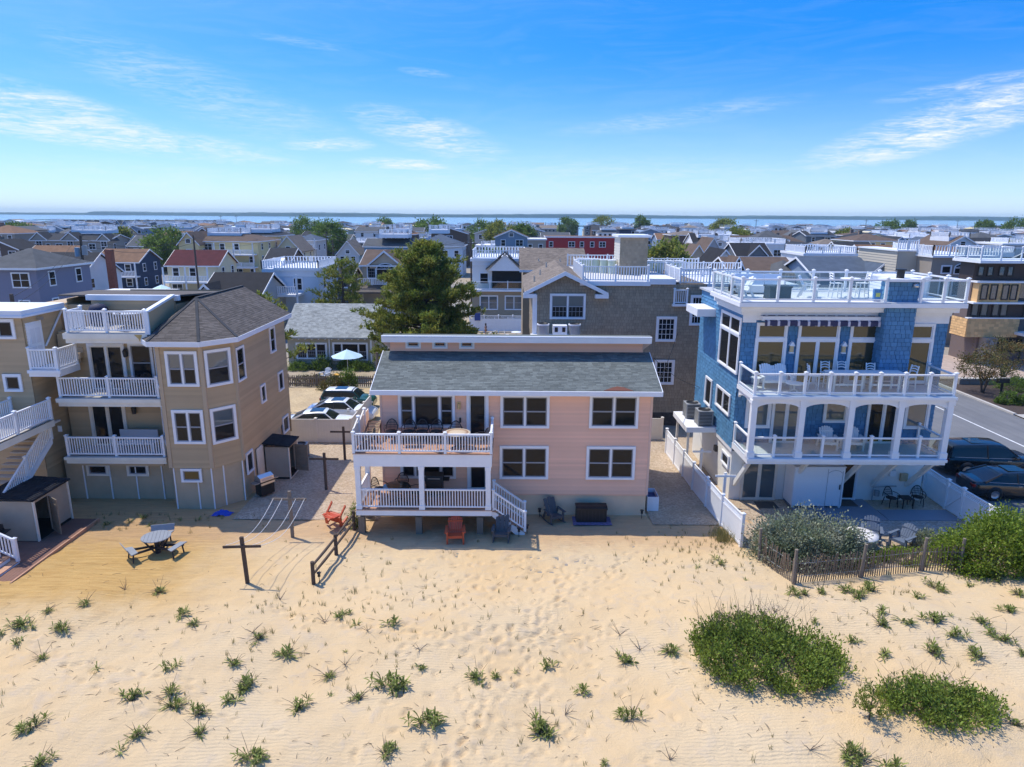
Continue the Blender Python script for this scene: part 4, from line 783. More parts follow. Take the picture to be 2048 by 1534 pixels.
# gable roof, ridge away from the camera
mb = MB(); L = NYR-NY+.9; rz = 10.42
for sgn, ex in ((-1, .75), (1, 6.2)):
    v = Vector((3.4-ex, 0, rz-9.08)); 
    if sgn < 0: roofplane(mb, (ex, NY-.45+L, 9.1), (0, -1, 0), v.normalized(), v.length, lambda s: (0, L), .16)
    else: roofplane(mb, (ex, NY-.45, 9.1), (0, 1, 0), v.normalized(), v.length, lambda s: (0, L if s > 1.1 else 1.2), .16)
cb = MB().prism([(.75, NY-.45, 9.0), (3.4, NY-.45, rz-.1), (3.4, NY-.45, rz-.02), (.75, NY-.45, 9.08)], (0, L, 0)).prism([(6.2, NY-.45, 9.0), (3.4, NY-.45, rz-.1), (3.4, NY-.45, rz-.02), (6.2, NY-.45, 9.08)], (0, .5, 0)).prism([(5.2, NY-.45, 9.5), (3.4, NY-.45, rz-.1), (3.4, NY-.45, rz-.02), (5.2, NY-.45, 9.58)], (0, L, 0))
rf = N.part('roof', cb, ROOF_TB); N.part('shingles', mb, ROOF_TB, parent=rf, kind='stuff')
mb = MB()
for a, b in (((.72, 8.92), (3.4, rz-.06)), ((6.24, 8.92), (3.4, rz-.06))): mb.prism([(a[0], NY-.5, a[1]-.08), (b[0], NY-.5, b[1]-.18), (b[0], NY-.5, b[1]+.1), (a[0], NY-.5, a[1]+.17)], (0, .05, 0))
for x0, x1 in ((.7, 1.55), (5.4, 6.26)): mb.box(x0, x1, NY-.49, NY+.02, 8.72, 8.98)
N.part('rake_board', mb, WHITE)
for x, y in ((2.0, 50), (2.6, 53.5), (1.5, 47.5)): z = 9.1+(x-.75)*.5; N.part('vent_pipe', MB().cyl(x, y, z-.1, z+.4, .06, 8), STEEL)
window(N, 2.6, NY-.036, 7.42, 2.08, 1.42, 'gg', trim=.14, glass2=GLASS_S); window(N, 9.68, NY-.036, 5.95, 1.08, 1.42, 'G', trim=.14, sash=WHITE); window(N, 9.72, NY-.036, 3.0, 1.08, 1.44, 'G', trim=.14, sash=WHITE); window(N, 11.85, NY-.036, 7.05, .8, 1.75, 'G', trim=.14, sash=WHITE)
N.part('corner_board', MB().box(NX0-.08, NX0+.22, NY-.06, NY+.1, .9, 8.9), WHITE)
# roof terrace
td = N.part('roof_terrace', MB().box(4.5, 9.0, NY-.1, 56, 9.6, 9.78).box(4.4, 9.0, NY-.18, NY-.08, 9.52, 9.8), WHITE); N.part('parapet_cap', MB().box(8.95, 10.65, NY-.15, 48, 9.62, 9.98), WHITE); N.part('right_terrace', MB().box(11.0, 19, NY+.6, 56, 9.4, 9.6).box(10.95, 16, NY+.5, NY+.62, 9.3, 9.62), WHITE)
railing(N, (4.6, NY, 9.78), (8.85, NY, 9.78), 1.0, 2, gap=.17, bal=.03); railing(N, (4.6, NY, 9.78), (4.6, 52, 9.78), 1.0, 4, gap=.2, ends=(0, 1), bal=.03); railing(N, (4.6, 52, 9.78), (7.6, 52, 9.78), 1.0, 2, gap=.2, ends=(0, 1), bal=.03); railing(N, (4.6, 58, 9.78), (9.6, 58, 9.78), 1.0, 3, gap=.24, bal=.035, joined=True)
railing(N, (11.1, NY+.6, 9.6), (11.1, 50, 9.6), 1.0, 3, gap=.2, bal=.03); railing(N, (11.1, NY+.6, 9.6), (15, NY+.6, 9.6), 1.0, 2, gap=.2, ends=(0, 1), bal=.03); railing(N, (10.0, 51.5, 9.6), (17, 51.5, 9.6), 1.05, 5, gap=.2, bal=.035, joined=True); railing(N, (10, 56, 9.6), (15, 56, 9.6), 1.05, 4, gap=.25, bal=.04, joined=True)
N.part('terrace_floor', MB().box(4.7, 11, 45.2, 58.2, 9.74, 9.79), M('pale_decking', (.62, .60, .57), .7))
tw = N.part('stair_tower', MB().box(7.75, 9.75, 50.2, 53, 9.6, 12.45), BRN); mb = MB(); shakes(mb, (7.75, 50.2, 0), (1, 0, 0), (0, -1, 0), 9.6, 12.45, lambda z: (0, 2), .2, (.14, .26), .035); N.part('shingles', mb, BRN, parent=tw, kind='stuff'); mb = MB(); lap(mb, (7.75, 53, 0), (0, -1, 0), (-1, 0, 0), 9.6, 12.45, lambda z: (0, 2.8), .2); N.part('tower_side', mb, M('cream_siding', (.6, .56, .48), .6)); N.part('tower_cap', MB().box(7.55, 9.95, 50.0, 53.2, 12.45, 12.62), WHITE)
stp = MB().box(10.7, 11.0, 0, .3, -.2, 0).mesh('step', M('stair_tan', (.52, .44, .33), .7))
for k in range(5): N.piece('step', stp, (0, 45.2+.3*k, 8.6+.24*k))
railing(N, (10.62, NY-.12, 8.35), (11.45, NY-.12, 8.35), .95, 1, gap=.14); N.part('balcony_floor', MB().box(10.5, 11.55, NY-.25, NY+.1, 8.2, 8.35), WHITE)
# machinery platform on the front wall
N.part('equipment_platform', MB().box(1.2, 4.3, 42.6, NY-.02, 6.1, 6.3), WHITE); N.part('platform_post', MB().box(1.3, 1.45, 42.7, 42.85, 0, 6.1).box(4.05, 4.2, 42.7, 42.85, 0, 6.1), WHITE)
cb_ = thing('white_cabinet', 'white cabinet with two small dark windows between two rooftop air conditioners', 'cabinet', (3.05, 43.5, 6.3)); ob('body', MB().box(-.45, .45, -.3, .3, 0, .82).mesh('body', WHITE), cb_); vm = MB().box(-.1, .1, -.32, -.3, .42, .72).mesh('vent', BLACKM); ob('vent', vm, cb_, (-.24, 0, 0)); ob('vent', vm, cb_, (.24, 0, 0))
SB = M('pale_green_canvas', (.48, .56, .46), .8)
cs = thing('covered_stool', 'pale green drum on the brown house terrace, first of the row of drums', 'stool', (5.2, 52.8, 9.79), group='drums on the terrace'); ob('drum', MB().cyl(0, 0, 0, .95, .3, 14).mesh('drum', SB), cs); ob('lid', MB().cyl(0, 0, .95, 1.02, .34, 14).mesh('lid', WHITE), cs)
for k, q in enumerate(('second', 'third', 'fourth', 'fifth')): dup(cs, (5.7+.55*k, 52.6-.5*k, 9.79), 0, 'pale green drum on the brown house terrace, %s of the row of drums' % q)
for k, q in enumerate(('nearest the brown tower', 'second from the brown tower', 'third from the brown tower', 'farthest from the brown tower')): dup(cs, (10.6+.75*k, 53.6, 9.6), 0, 'pale drum on the right terrace, %s' % q)
def wing(name, label, x0, x1, y0, y1, ze, zr, wallm, roofm):
    H = House(name, label, 'house', (x0+x1)/2, (y0+y1)/2); ym = (y0+y1)/2
    H.part('wall', MB().prism([(x0, y0, 0), (x0, y0, ze), (x0, ym, zr-.1), (x0, y1, ze), (x0, y1, 0)], (x1-x0, 0, 0)), wallm)
    mb = MB(); v = Vector((0, ym-y0+.4, zr-ze+.1)); roofplane(mb, (x0-.3, y0-.4, ze-.05), (1, 0, 0), v.normalized(), v.length, lambda s: (0, x1-x0+.6), .17); cb = MB().prism([(x0-.3, y0-.4, ze-.2), (x0-.3, y0-.4, ze-.07), (x0-.3, ym, zr+.02), (x0-.3, y1+.4, ze-.07), (x0-.3, y1+.4, ze-.2), (x0-.3, ym, zr-.12)], (x1-x0+.6, 0, 0))
    r = H.part('roof', cb, roofm); H.part('shingles', mb, roofm, parent=r, kind='stuff'); H.part('fascia', MB().box(x0-.32, x1+.32, y0-.44, y0-.4, ze-.24, ze-.04), WHITE); return H
w_ = wing('shingled_house', 'house with wide grey-brown gable roof just behind the brown shingle house', .9, 6.3, 60, 69, 9.4, 10.95, BRN, ROOF_TB)
for x in (2.3, 4.2): w_.part('vent_pipe', MB().cyl(x, 61.5, 9.7, 10.2, .06, 8), STEEL)
# ------------------------------------------------------------------ grey cottage with the umbrella garden
BEI = M('beige_siding', (.40, .36, .27), .7, namt=.06)
K = House('cottage', 'low beige cottage with broad pale grey shingle roof behind the parked cars', 'house', -17, 65)
mb = MB(); lap(mb, (-20.85, 62.4, 0), (1, 0, 0), (0, -1, 0), .25, 2.9, lambda z: (0, 7.85), .13); K.part('siding', mb, BEI); K.part('wall_core', MB().prism([(-20.83, 62.43, 0), (-20.83, 62.43, 2.85), (-20.83, 66.5, 5.2), (-20.83, 70.6, 2.85), (-20.83, 70.6, 0)], (7.8, 0, 0)), BEI)
mb = MB(); v = Vector((0, 4.6, 2.55)); roofplane(mb, (-21.2, 61.9, 2.92), (1, 0, 0), v.normalized(), v.length, lambda s: (0, 8.5), .15, (.2, .36)); rf = K.part('roof', MB().prism([(-21.2, 61.9, 2.8), (-21.2, 61.9, 2.9), (-21.2, 66.5, 5.45), (-21.2, 71.1, 2.9), (-21.2, 71.1, 2.8), (-21.2, 66.5, 5.35)], (8.5, 0, 0)), ROOF_GR); K.part('shingles', mb, ROOF_GR, parent=rf, kind='stuff')
rm = MB().box(-.04, .04, 0, .5, -.05, .09).mesh('rafter_end', WHITE)
for k in range(14): K.piece('rafter_end', rm, (-20.9+k*.61, 61.95, 2.76))
K.part('downspout', MB().box(-13.15, -13.03, 62.2, 62.32, .2, 2.8).box(-17.0, -16.92, 62.28, 62.38, .2, 2.8), WHITE)
window(K, -19.95, 62.385, .92, 2.6, 1.3, 'ggg', trim=.14); window(K, -16.55, 62.385, .8, 3.0, 1.45, 'gfg', fr=[1, 2.1, 1], trim=.14)
# ------------------------------------------------------------------ modern house across the street
DKB = M('dark_brown_panel', (.055, .038, .033), .6); CED = M('cedar_shakes', (.72, .44, .19), .7, var=.2); LEDGE = M('ledge_stone', (.26, .235, .21), .9, var=.35); TAUPE = M('taupe_panel', (.17, .125, .11), .7)
Q = House('modern_house', 'three-storey dark brown modern house with cedar shingle bay and stone piers', 'house', 52, 73)
qx, qy = 45.6, 66.0
Q.part('wall', MB().box(qx, 64, qy, 68, 2.6, 9.8), TAUPE); Q.part('ground_storey', MB().box(qx+1.4, 64, qy, 70, 0, 2.6), TAUPE); Q.part('top_storey', MB().box(qx-.05, 64, qy-.05, 68.1, 8.14, 9.85), DKB); Q.part('middle_band', MB().box(qx-.04, 56, qy-.04, qy, 4.6, 6.2), DKB)
bay = Q.part('cedar_bay', MB().box(qx+.1, 49.6, qy-.9, qy, 6.15, 8.0), CED); mb = MB(); shakes(mb, (qx+.1, qy-.92, 0), (1, 0, 0), (0, -1, 0), 6.2, 8.0, lambda z: (0, 3.9), .26, (.3, .5), .03); shakes(mb, (49.6, qy-.92, 0), (0, 1, 0), (1, 0, 0), 6.2, 8.0, lambda z: (0, .9), .26, (.3, .5), .03); Q.part('shingles', mb, CED, parent=bay, kind='stuff')
b2 = Q.part('cedar_apron', MB().box(qx-.1, 50.2, qy-.4, qy, 2.75, 4.5), CED); mb = MB(); shakes(mb, (qx-.1, qy-.42, 0), (1, 0, 0), (0, -1, 0), 2.7, 4.5, lambda z: (0, 5.0), .26, (.3, .5), .03); shakes(mb, (qx-.12, qy+2, 0), (0, -1, 0), (-1, 0, 0), 2.7, 4.5, lambda z: (0, 2.4), .26, (.3, .5), .03); Q.part('shingles', mb, CED, parent=b2, kind='stuff')
Q.part('roof_slab', MB().box(qx-.6, 65, qy-1.6, 68.6, 9.85, 10.1), WHITE); Q.part('storey_band', MB().box(qx-.3, 64, qy-1.1, qy+.1, 6.0, 6.16).box(qx-.15, 64, qy-.95, qy+.05, 7.98, 8.14).box(qx-.15, 64, qy-.5, qy, 4.5, 4.6), WHITE)
BRFR = M('dark_frame', (.03, .026, .024), .5)
for x in (45.95, 46.85, 47.95, 48.75): window(Q, x, qy-.96, 6.45, .55, 1.35, 'f', trim=.06, tm=BRFR, sash=BRFR, glass=GLASS_S); window(Q, x, qy-.06, 4.75, .6, 1.15, 'f', trim=.06, tm=BRFR, sash=BRFR, glass=GLASS_S); window(Q, x, qy-.07, 8.6, .5, .85, 'f', trim=.06, tm=BRFR, sash=BRFR, glass=GLASS_S)
for x in (50.2, 51.3): window(Q, x, qy-.02, 6.4, .75, 1.5, 'f', trim=.06, tm=BRFR, sash=BRFR, glass=GLASS_S)
window(Q, 51.0, qy-.06, 4.7, .8, 1.2, 'f', trim=.06, tm=BRFR, sash=BRFR, glass=GLASS_S)
for x in (47.2, 51.3, 55.1):
    pr_ = Q.part('stone_pier', MB().box(x, x+1.1, qy-1.0, qy, 0, 2.7), LEDGE); mb = MB()
    for r in range(14):
        xx = x
        while xx < x+1.1: w_2 = random.uniform(.15, .45); a = min(xx+w_2, x+1.1); o_ = random.uniform(.01, .07); mb.box(xx, a-.015, qy-1.0-o_, qy-1.0, r*.193, r*.193+.18); xx = a
    Q.part('stones', mb, LEDGE, parent=pr_, kind='stuff')
Q.part('garage_shade_panel', MB().box(48.4, 51.2, qy-.3, qy-.28, 0, 2.5).box(52.5, 54.9, qy-.3, qy-.28, 0, 2.4), DARKIN); Q.part('garage_door', MB().box(48.5, 51.1, qy-.34, qy-.3, 0, 1.2), M('mauve_door', (.15, .10, .095), .6)); Q.part('white_jamb', MB().box(48.25, 48.42, qy-.4, qy-.2, 0, 2.6).box(52.35, 52.52, qy-.4, qy-.2, 0, 2.5), WHITE)  # flat dark sheets painted as the shade inside the garage
Q.part('balcony', MB().box(50.2, 62, qy-2.2, qy, 3.0, 3.25), WHITE); railing(Q, (50.3, qy-2.1, 3.25), (58, qy-2.1, 3.25), 1.1, 5, 'glass'); railing(Q, (qx-.5, qy-1.4, 10.1), (62, qy-1.4, 10.1), 1.2, 9, 'glass'); railing(Q, (qx-.5, qy+2.4, 10.1), (qx-.5, qy-1.4, 10.1), 1.2, 2, 'glass', ends=(1, 0))
Q.root.location.x -= 1.5
ld_ = thing('ladder', 'aluminium ladder leaning on the modern house balcony', 'ladder', (48.2, 62.0, 0)); mb = MB()
for s in (-.2, .2): ob('rail', MB().bar((s-.7, -.6, .05), (s+1.9, 1.9, 3.9), .05, .08).mesh('rail', STEEL), ld_)
rg_ = MB().box(-.2, .2, -.02, .02, -.02, .02).mesh('rung', STEEL)
for k in range(13): t = (k+.7)/13.5; ob('rung', rg_, ld_, (-.7+2.6*t, -.6+2.5*t, .05+3.85*t))
# tan house beyond it
TB2 = M('taupe_stucco', (.33, .28, .225), .8, namt=.05); A = House('taupe_house', 'taupe house with arched picture window and white railed roof deck beside the modern house', 'house', 46, 82)
A.part('wall', MB().box(46, 53, 76, 90, 0, 9.7), TB2); mb = MB(); lap(mb, (43.8, 79, 0), (1, 0, 0), (0, -1, 0), 0, 10.2, lambda z: (0, 2.3), .3, .05); lap(mb, (43.8, 88, 0), (0, -1, 0), (-1, 0, 0), 0, 10.2, lambda z: (0, 9), .3, .05); mb.box(43.83, 46.1, 79.03, 88, 0, 10.2); A.part('side_wing', mb, M('pale_block', (.50, .45, .36), .8)); A.part('roof_trim', MB().box(45.8, 53.3, 75.7, 90.2, 9.7, 9.9).box(43.6, 46.1, 78.8, 88, 10.2, 10.35), WHITE)
railing(A, (45.9, 75.9, 9.9), (53.1, 75.9, 9.9), 1.1, 4, gap=.3, bal=.05, joined=True); railing(A, (43.7, 79, 10.35), (46.0, 79, 10.35), 1.1, 2, gap=.25, bal=.05, joined=True); railing(A, (45.9, 84, 9.9), (45.9, 75.9, 9.9), 1.1, 4, gap=.3, bal=.05, joined=True)
arch_window(A, 48.6, 75.98, 8.0, 1.7, .6, .42); window(A, 47.2, 75.98, 8.05, .9, .7, 'f', trim=.14); window(A, 50.8, 75.98, 8.05, .9, .7, 'f', trim=.14); window(A, 47.2, 75.98, 5.6, .9, 1.8, 'f', trim=.14); window(A, 48.6, 75.98, 5.6, 1.7, 1.8, 'ss', trim=.14); window(A, 50.8, 75.98, 5.6, .9, 1.8, 'f', trim=.14); window(A, 45.0, 78.97, 6.2, .7, 1.6, 'f', trim=.12)
# ------------------------------------------------------------------ yard things
def P3(x, y, dz=0): return Vector((x, y, gz(x, y)+dz))
def crosspost(x, y, h, zc, w, mat, label, cat='post', name='clothesline_post', base=None, tilt=0):
    r = thing(name, label, cat, (x, y, gz(x, y) if base is None else base), 0, 'clothesline posts'); r.rotation_euler = (0, tilt, 0)
    ob('upright', MB().box(-.065, .065, -.05, .05, -.3, h).mesh('upright', mat), r); ob('crossbar', MB().box(-w/2, w/2, -.095, -.05, zc-.05, zc+.05).mesh('crossbar', mat), r); return r
crosspost(-10.16, 23.73, 1.95, 1.58, 1.45, WOODD, 'dark wooden cross-shaped clothesline post nearest the camera in the sand', tilt=radians(-2)); crosspost(-9.72, 27.85, 2.2, 1.85, 1.5, WOODG, 'weathered wooden clothesline post holding the near end of the lines by the tan house shade')
crosspost(-9.64, 33.2, 2.05, 1.75, 1.5, WOODD, 'dark wooden cross post in the gravel between the tan and pink houses'); crosspost(-9.74, 37.7, 2.05, 1.75, 1.5, WOODD, 'dark wooden cross post farthest back, in front of the cream fence')
LINE = M('white_line', (.8, .8, .78), .6)
ln_ = thing('clothesline', 'four thin white clotheslines slung between two wooden cross posts', 'clothesline', (-9.9, 25.8, 1.5))
for k, s in enumerate((-.68, -.3, .3, .68)):
    a, b = Vector((-10.16+s*.98, 23.68, gz(-10.16, 23.73)+1.62)), Vector((-9.72+s, 27.75, gz(-9.7, 27.8)+1.88)); pts = [a+(b-a)*(i/8)-Vector((0, 0, .5*sin(pi*i/8))) for i in range(9)]; ob('line', MB().tube([p-Vector((-9.9, 25.8, 1.5)) for p in pts], .011, 4).mesh('line', LINE), ln_)
crosspost(10.5, 31.5, 1.75, 1.6, 1.0, WHITE, 'white cross-shaped clothesline post nearest the white fence end by the blue house'); crosspost(10.31, 35.1, 1.75, 1.6, 1.0, WHITE, 'white cross-shaped clothesline post farther back beside the blue house')
# --- fences
def vinyl_fence(name, label, pts, h, mat, lattice=0, post_every=2.0, z=0.):
    r = thing(name, label, 'fence', (*pts[0], z)); o = Vector((*pts[0], 0)); pm = cached(('vp', h, mat.name), lambda: _post(h+.1, .065).mesh('post', mat)); ob('post', pm, r, (0, 0, -.05))
    for a, b in zip(pts, pts[1:]):
        a, b = Vector((*a, 0))-o, Vector((*b, 0))-o; n = max(1, round((b-a).length/post_every)); ang = atan2((b-a).y, (b-a).x); L = round((b-a).length/n, 2)
        def panel():
            mb = MB(); top = h-lattice; l = L-.13; k = max(2, int(l/.16))
            for i in range(k): mb.box(.065+l*i/k+.002, .065+l*(i+1)/k-.002, -.018, .018, .12, top-.05)
            mb.box(.065, L-.065, -.03, .03, .05, .16); mb.box(.065, L-.065, -.03, .03, top-.08, top); return mb.mesh('panel', mat)
        def latt():
            mb = MB(); mb.box(.065, L-.065, -.03, .03, h-.06, h); z0, z1 = h-lattice, h-.06; hh = z1-z0; x = .065
            while x < L-.065-hh*.3:
                for s in (0, 1):
                    xa, xb = x, min(x+hh, L-.07); mb.bar((xa, .008*(s*2-1), z0 if s else z1), (xb, .008*(s*2-1), (z0 if s else z1)+(1 if s else -1)*(xb-xa)), .012, .03, (0, 1, 0))
                x += .11
            return mb.mesh('lattice', mat)
        for i in range(n):
            p = a+(b-a)*(i/n); pl = ob('panel', cached(('vpan', L, h, lattice, mat.name), panel), r, p, ang)
            if lattice: ob('lattice', cached(('vlat', L, h, lattice, mat.name), latt), pl)
            ob('post', pm, r, a+(b-a)*((i+1)/n)-Vector((0, 0, .05)), ang)
    return r
vinyl_fence('vinyl_fence', 'cream vinyl privacy fence in front of the parked white cars', [(-14.4, 40.75), (-10.05, 40.75), (-10.0, 46.5)], 1.55, CREAMV)
vinyl_fence('vinyl_fence', 'cream vinyl fence closing the gap between the pink and blue houses', [(6.55, 41.7), (9.6, 41.7)], 1.45, CREAMV)
vinyl_fence('lattice_fence', 'white vinyl fence with lattice top running down to the dune left of the blue house', [(9.35, 39.2), (9.5, 33.5), (9.75, 29.3), (10.0, 27.2)], 1.5, WHITE, .28)
vinyl_fence('lattice_fence', 'white lattice-topped fence and gate between the blue house patio and the black cars', [(21.45, 33.2), (21.4, 31.3), (21.45, 30.2), (21.6, 25.6)], 1.5, WHITE, .28)
gt = ob('gate_brace', MB().bar((21.4, 31.22, .15), (21.44, 30.3, 1.1), .03, .07).mesh('gate_brace', WHITE), [o for o in bpy.data.objects if o.name.startswith('lattice_fence') and o.parent is None][-1], (-21.45-.05, -33.2, 0))
vinyl_fence('lattice_fence', 'white lattice-topped fence behind the pool yard, below the brown and white house', [(-5.2, 83), (1.8, 83)], 2.0, WHITE, .4)
pk = thing('picket_fence', 'dark weathered picket fence in front of the beige cottage garden', 'fence', (-16, 55, 0)); me = MB().add([(-.045, -.012, .05), (.045, -.012, .05), (.045, -.012, .92), (0, -.012, 1.02), (-.045, -.012, .92), (-.045, .012, .05), (.045, .012, .05), (.045, .012, .92), (0, .012, 1.02), (-.045, .012, .92)], [(0, 1, 2, 3, 4), (9, 8, 7, 6, 5), (0, 5, 6, 1), (1, 6, 7, 2), (2, 7, 8, 3), (3, 8, 9, 4), (4, 9, 5, 0)]).mesh('picket', WOODG)
for k in range(56): ob('picket', me, pk, (-5+k*.175, -.03, 0))
for z in (.3, .75): ob('rail', MB().box(-5.1, 4.8, 0, .05, z-.05, z+.05).mesh('rail', WOODG), pk)
me = MB().box(-.07, .07, .05, .17, -.2, 1.1).mesh('post', WOODG)
for k in range(5): ob('post', me, pk, (-5+k*2.4, 0, 0))
sp = thing('rail_fence', 'dark split-rail fence running down the sand from the pink deck corner', 'fence', (-7.4, 26.2, 0)); pp_ = [Vector((-7.65, 23.85, 0)), Vector((-7.36, 26.2, 0)), Vector((-7.15, 28.6, 0))]
for p in pp_: ob('post', cached(('sppost',), lambda: MB().cyl(0, 0, -.4, .95, .085, 10, .075).mesh('post', WOODD)), sp, p-Vector((-7.4, 26.2, 0))+Vector((0, 0, gz(p.x, p.y))))
for a, b in zip(pp_, pp_[1:]):
    for z in (.4, .78): ob('rail', MB().tube([a-Vector((-7.4, 26.2, 0))+Vector((0, 0, z+gz(a.x, a.y))), (a+b)/2-Vector((-7.4, 26.2, 0))+Vector((.03, 0, z+.02+gz(a.x, a.y))), b-Vector((-7.4, 26.2, 0))+Vector((0, 0, z+gz(b.x, b.y)))], [.05, .06, .05], 7).mesh('rail', WOODD), sp)
SLAT = M('sand_fence_slat', (.155, .115, .085), .9, namt=.25, nscale=4)
sf = thing('sand_fence', 'wired slat sand fence bending round the bushes in front of the blue house', 'fence', (11.04, 23.87, 0)); vs = [(10.35, 25.9), (11.0, 23.95), (14.0, 24.7), (16.7, 25.2), (18.2, 25.1)]; sm_ = [MB().box(-.022, .022, -.006, .006, -.12, h).mesh('slat', SLAT) for h in (1.02, 1.1, 1.16)]
for (ax, ay), (bx_, by_) in zip(vs, vs[1:]):
    L = hypot(bx_-ax, by_-ay); n = int(L/.105); lean = random.uniform(-.1, .1)
    for k in range(n):
        x, y = ax+(bx_-ax)*k/n, ay+(by_-ay)*k/n; lean = lean*.85+random.uniform(-.05, .05); ob('slat', random.choice(sm_), sf, (x-11.04, y-23.87, gz(x, y)+random.uniform(-.05, .03)), rot=(random.uniform(-.06, .06), lean+.05, atan2(by_-ay, bx_-ax)))
    for z in (.3, .85): ob('wire', MB().tube([(ax-11.04, ay-23.87, z+gz(ax, ay)), (bx_-11.04, by_-23.87, z+gz(bx_, by_))], .008, 4).mesh('wire', GALV), sf)
me = MB().cyl(0, 0, -.3, 1.45, .075, 9, .065).mesh('post', WOODG)
for x, y in vs: ob('post', me, sf, (x-11.04, y-23.87, gz(x, y)), rot=(random.uniform(-.04, .04), random.uniform(-.05, .05), 0))
# --- chairs
def adirondack(name, label, mat, loc, rotz, group=None, w=.7, n=6, tall=.98, rock=False, wide=1):
    r = thing(name, label, 'chair', loc, rotz, group); W2 = w/2                        # faces -y
    mb = MB(); tilt = .34
    for k in range(n):
        x0 = -W2+.05+(w-.1)*k/n+.006; x1 = -W2+.05+(w-.1)*(k+1)/n-.006; c = ((x0+x1)/2)/W2; c = (c*wide) % 2 if False else c; top = tall-.16*c*c*1.2 if wide == 1 else tall-.14*((2*abs(((x0+x1)/2+W2)/w*2 % 1-.5))**2)
        mb.add([(x0, .16, .34), (x1, .16, .34), (x1*1.06, .16+tilt, top), ((x0+x1)/2*1.06, .165+tilt, top+.025), (x0*1.06, .16+tilt, top), (x0, .185, .34), (x1, .185, .34), (x1*1.06, .185+tilt, top), ((x0+x1)/2*1.06, .19+tilt, top+.025), (x0*1.06, .185+tilt, top)], [(0, 1, 2, 3, 4), (9, 8, 7, 6, 5), (1, 6, 7, 2), (5, 0, 4, 9), (2, 7, 8, 3), (3, 8, 9, 4)])
    mb.bar((-W2+.04, .22, .42), (W2-.04, .22, .42), .03, .07); mb.bar((-W2+.02, .4, .78), (W2-.02, .4, .78), .03, .07); ob('backrest', mb.mesh('backrest', mat), r)
    mb = MB()
    for k in range(6): y = -.34+k*.092; z = .42-.016*k; mb.box(-W2+.05, W2-.05, y, y+.08, z-.025, z)
    mb.box(-W2+.05, W2-.05, -.37, -.345, .3, .42); ob('seat', mb.mesh('seat', mat), r)
    for s in (-1, 1): ob('arm', MB().prism([(s*(W2-.05), -.42, .58), (s*(W2+.11), -.42, .58), (s*(W2+.08), .3, .60), (s*(W2-.02), .3, .60)], (0, 0, .03)).mesh('arm', mat), r); ob('leg', MB().box(s*W2-.035, s*W2+.035, -.36, -.25, 0 if not rock else .06, .58).mesh('leg', mat), r); ob('leg', MB().prism([(s*W2-.03, .38, 0 if not rock else .06), (s*W2-.03, .5, 0 if not rock else .06), (s*W2-.03, .24, .6), (s*W2-.03, .14, .6)], (.06, 0, 0)).mesh('leg', mat), r)
    if rock:
        for s in (-1, 1): ob('rocker', MB().tube([(s*W2, -.5, .1), (s*W2, -.2, .04), (s*W2, .15, .035), (s*W2, .5, .07), (s*W2, .72, .14)], .03, 6).mesh('rocker', mat), r)
    return r
ORG = M('orange_resin', (.52, .085, .032), .5, namt=.06); GRC = M('charcoal_resin', (.085, .085, .09), .6, namt=.1); WHC = M('white_poly', (.80, .81, .82), .45); SLATE = M('slate_blue_resin', (.11, .14, .19), .6)
adirondack('adirondack_chair', 'red-orange Adirondack chair standing upright in front of the pink deck', ORG, P3(-2.45, 27.55), radians(4), 'Adirondack chairs')
tp = adirondack('adirondack_chair', 'red-orange Adirondack chair tipped over on its face left of the deck', ORG, P3(-7.95, 29.35, .62), 0, 'Adirondack chairs'); tp.rotation_euler = (radians(112), radians(8), radians(-18))
adirondack('rocking_chair', 'grey slatted rocking chair beside the pink deck steps', GRC, P3(-.42, 27.75), radians(-5), 'rocking chairs', n=3, tall=1.1, rock=True).scale = (.95,)*3
adirondack('rocking_chair', 'grey slatted rocking chair against the pink house foundation', GRC, P3(2.0, 29.65), radians(28), 'rocking chairs', n=3, tall=1.12, rock=True).scale = (.95,)*3
for x, y, a, l in ((14.3, 28.75, 10, 'slate Adirondack chair behind the round fire table, on the planks side'), (15.95, 27.8, -25, 'slate Adirondack chair right of the round fire table, back tilted to the house'), (17.0, 27.2, -62, 'slate Adirondack chair seen from behind, nearest the low green bush')): adirondack('adirondack_chair', l, SLATE, (x, y, .03), radians(a), 'patio Adirondack chairs')
for x, l in ((15.25, 'white Adirondack chair on the middle balcony of the blue house, left one'), (16.5, 'white Adirondack chair on the middle balcony of the blue house, right one')): adirondack('adirondack_chair', l, WHC, (x, 31.35, 3.1), radians(-8), 'white Adirondack chairs')
def roundtable(name, label, loc, rad, h, topm, legm, foot=True, group=None):
    r = thing(name, label, 'table', loc, 0, group); ob('tabletop', MB().lathe([(0, h-.03), (rad, h-.03), (rad, h), (rad-.02, h+.008), (0, h+.008)], 28).mesh('tabletop', topm), r); ob('pedestal', MB().cyl(0, 0, .03, h-.03, .05, 10).mesh('pedestal', legm), r)
    for k in range(4): a = k*pi/2+.4; ob('leg', MB().bar((0, 0, .12), (rad*.6*cos(a), rad*.6*sin(a), .02), .05, .04).mesh('leg', legm), r)
    return r
roundtable('side_table', 'small white round table between the two balcony chairs', (15.9, 31.35, 3.1), .28, .48, WHC, WHC)
lv = adirondack('double_chair', 'white double Adirondack seat on the upper balcony of the blue house', WHC, (12.45, 31.45, 6.1), 0, n=12, w=1.3, wide=2, tall=1.05)
roundtable('side_table', 'small white table at the left end of the upper blue balcony', (11.45, 31.2, 6.1), .26, .55, WHC, WHC); roundtable('footstool_table', 'low white oval table in front of the double white seat', (13.1, 30.75, 6.1), .42, .4, WHC, WHC)
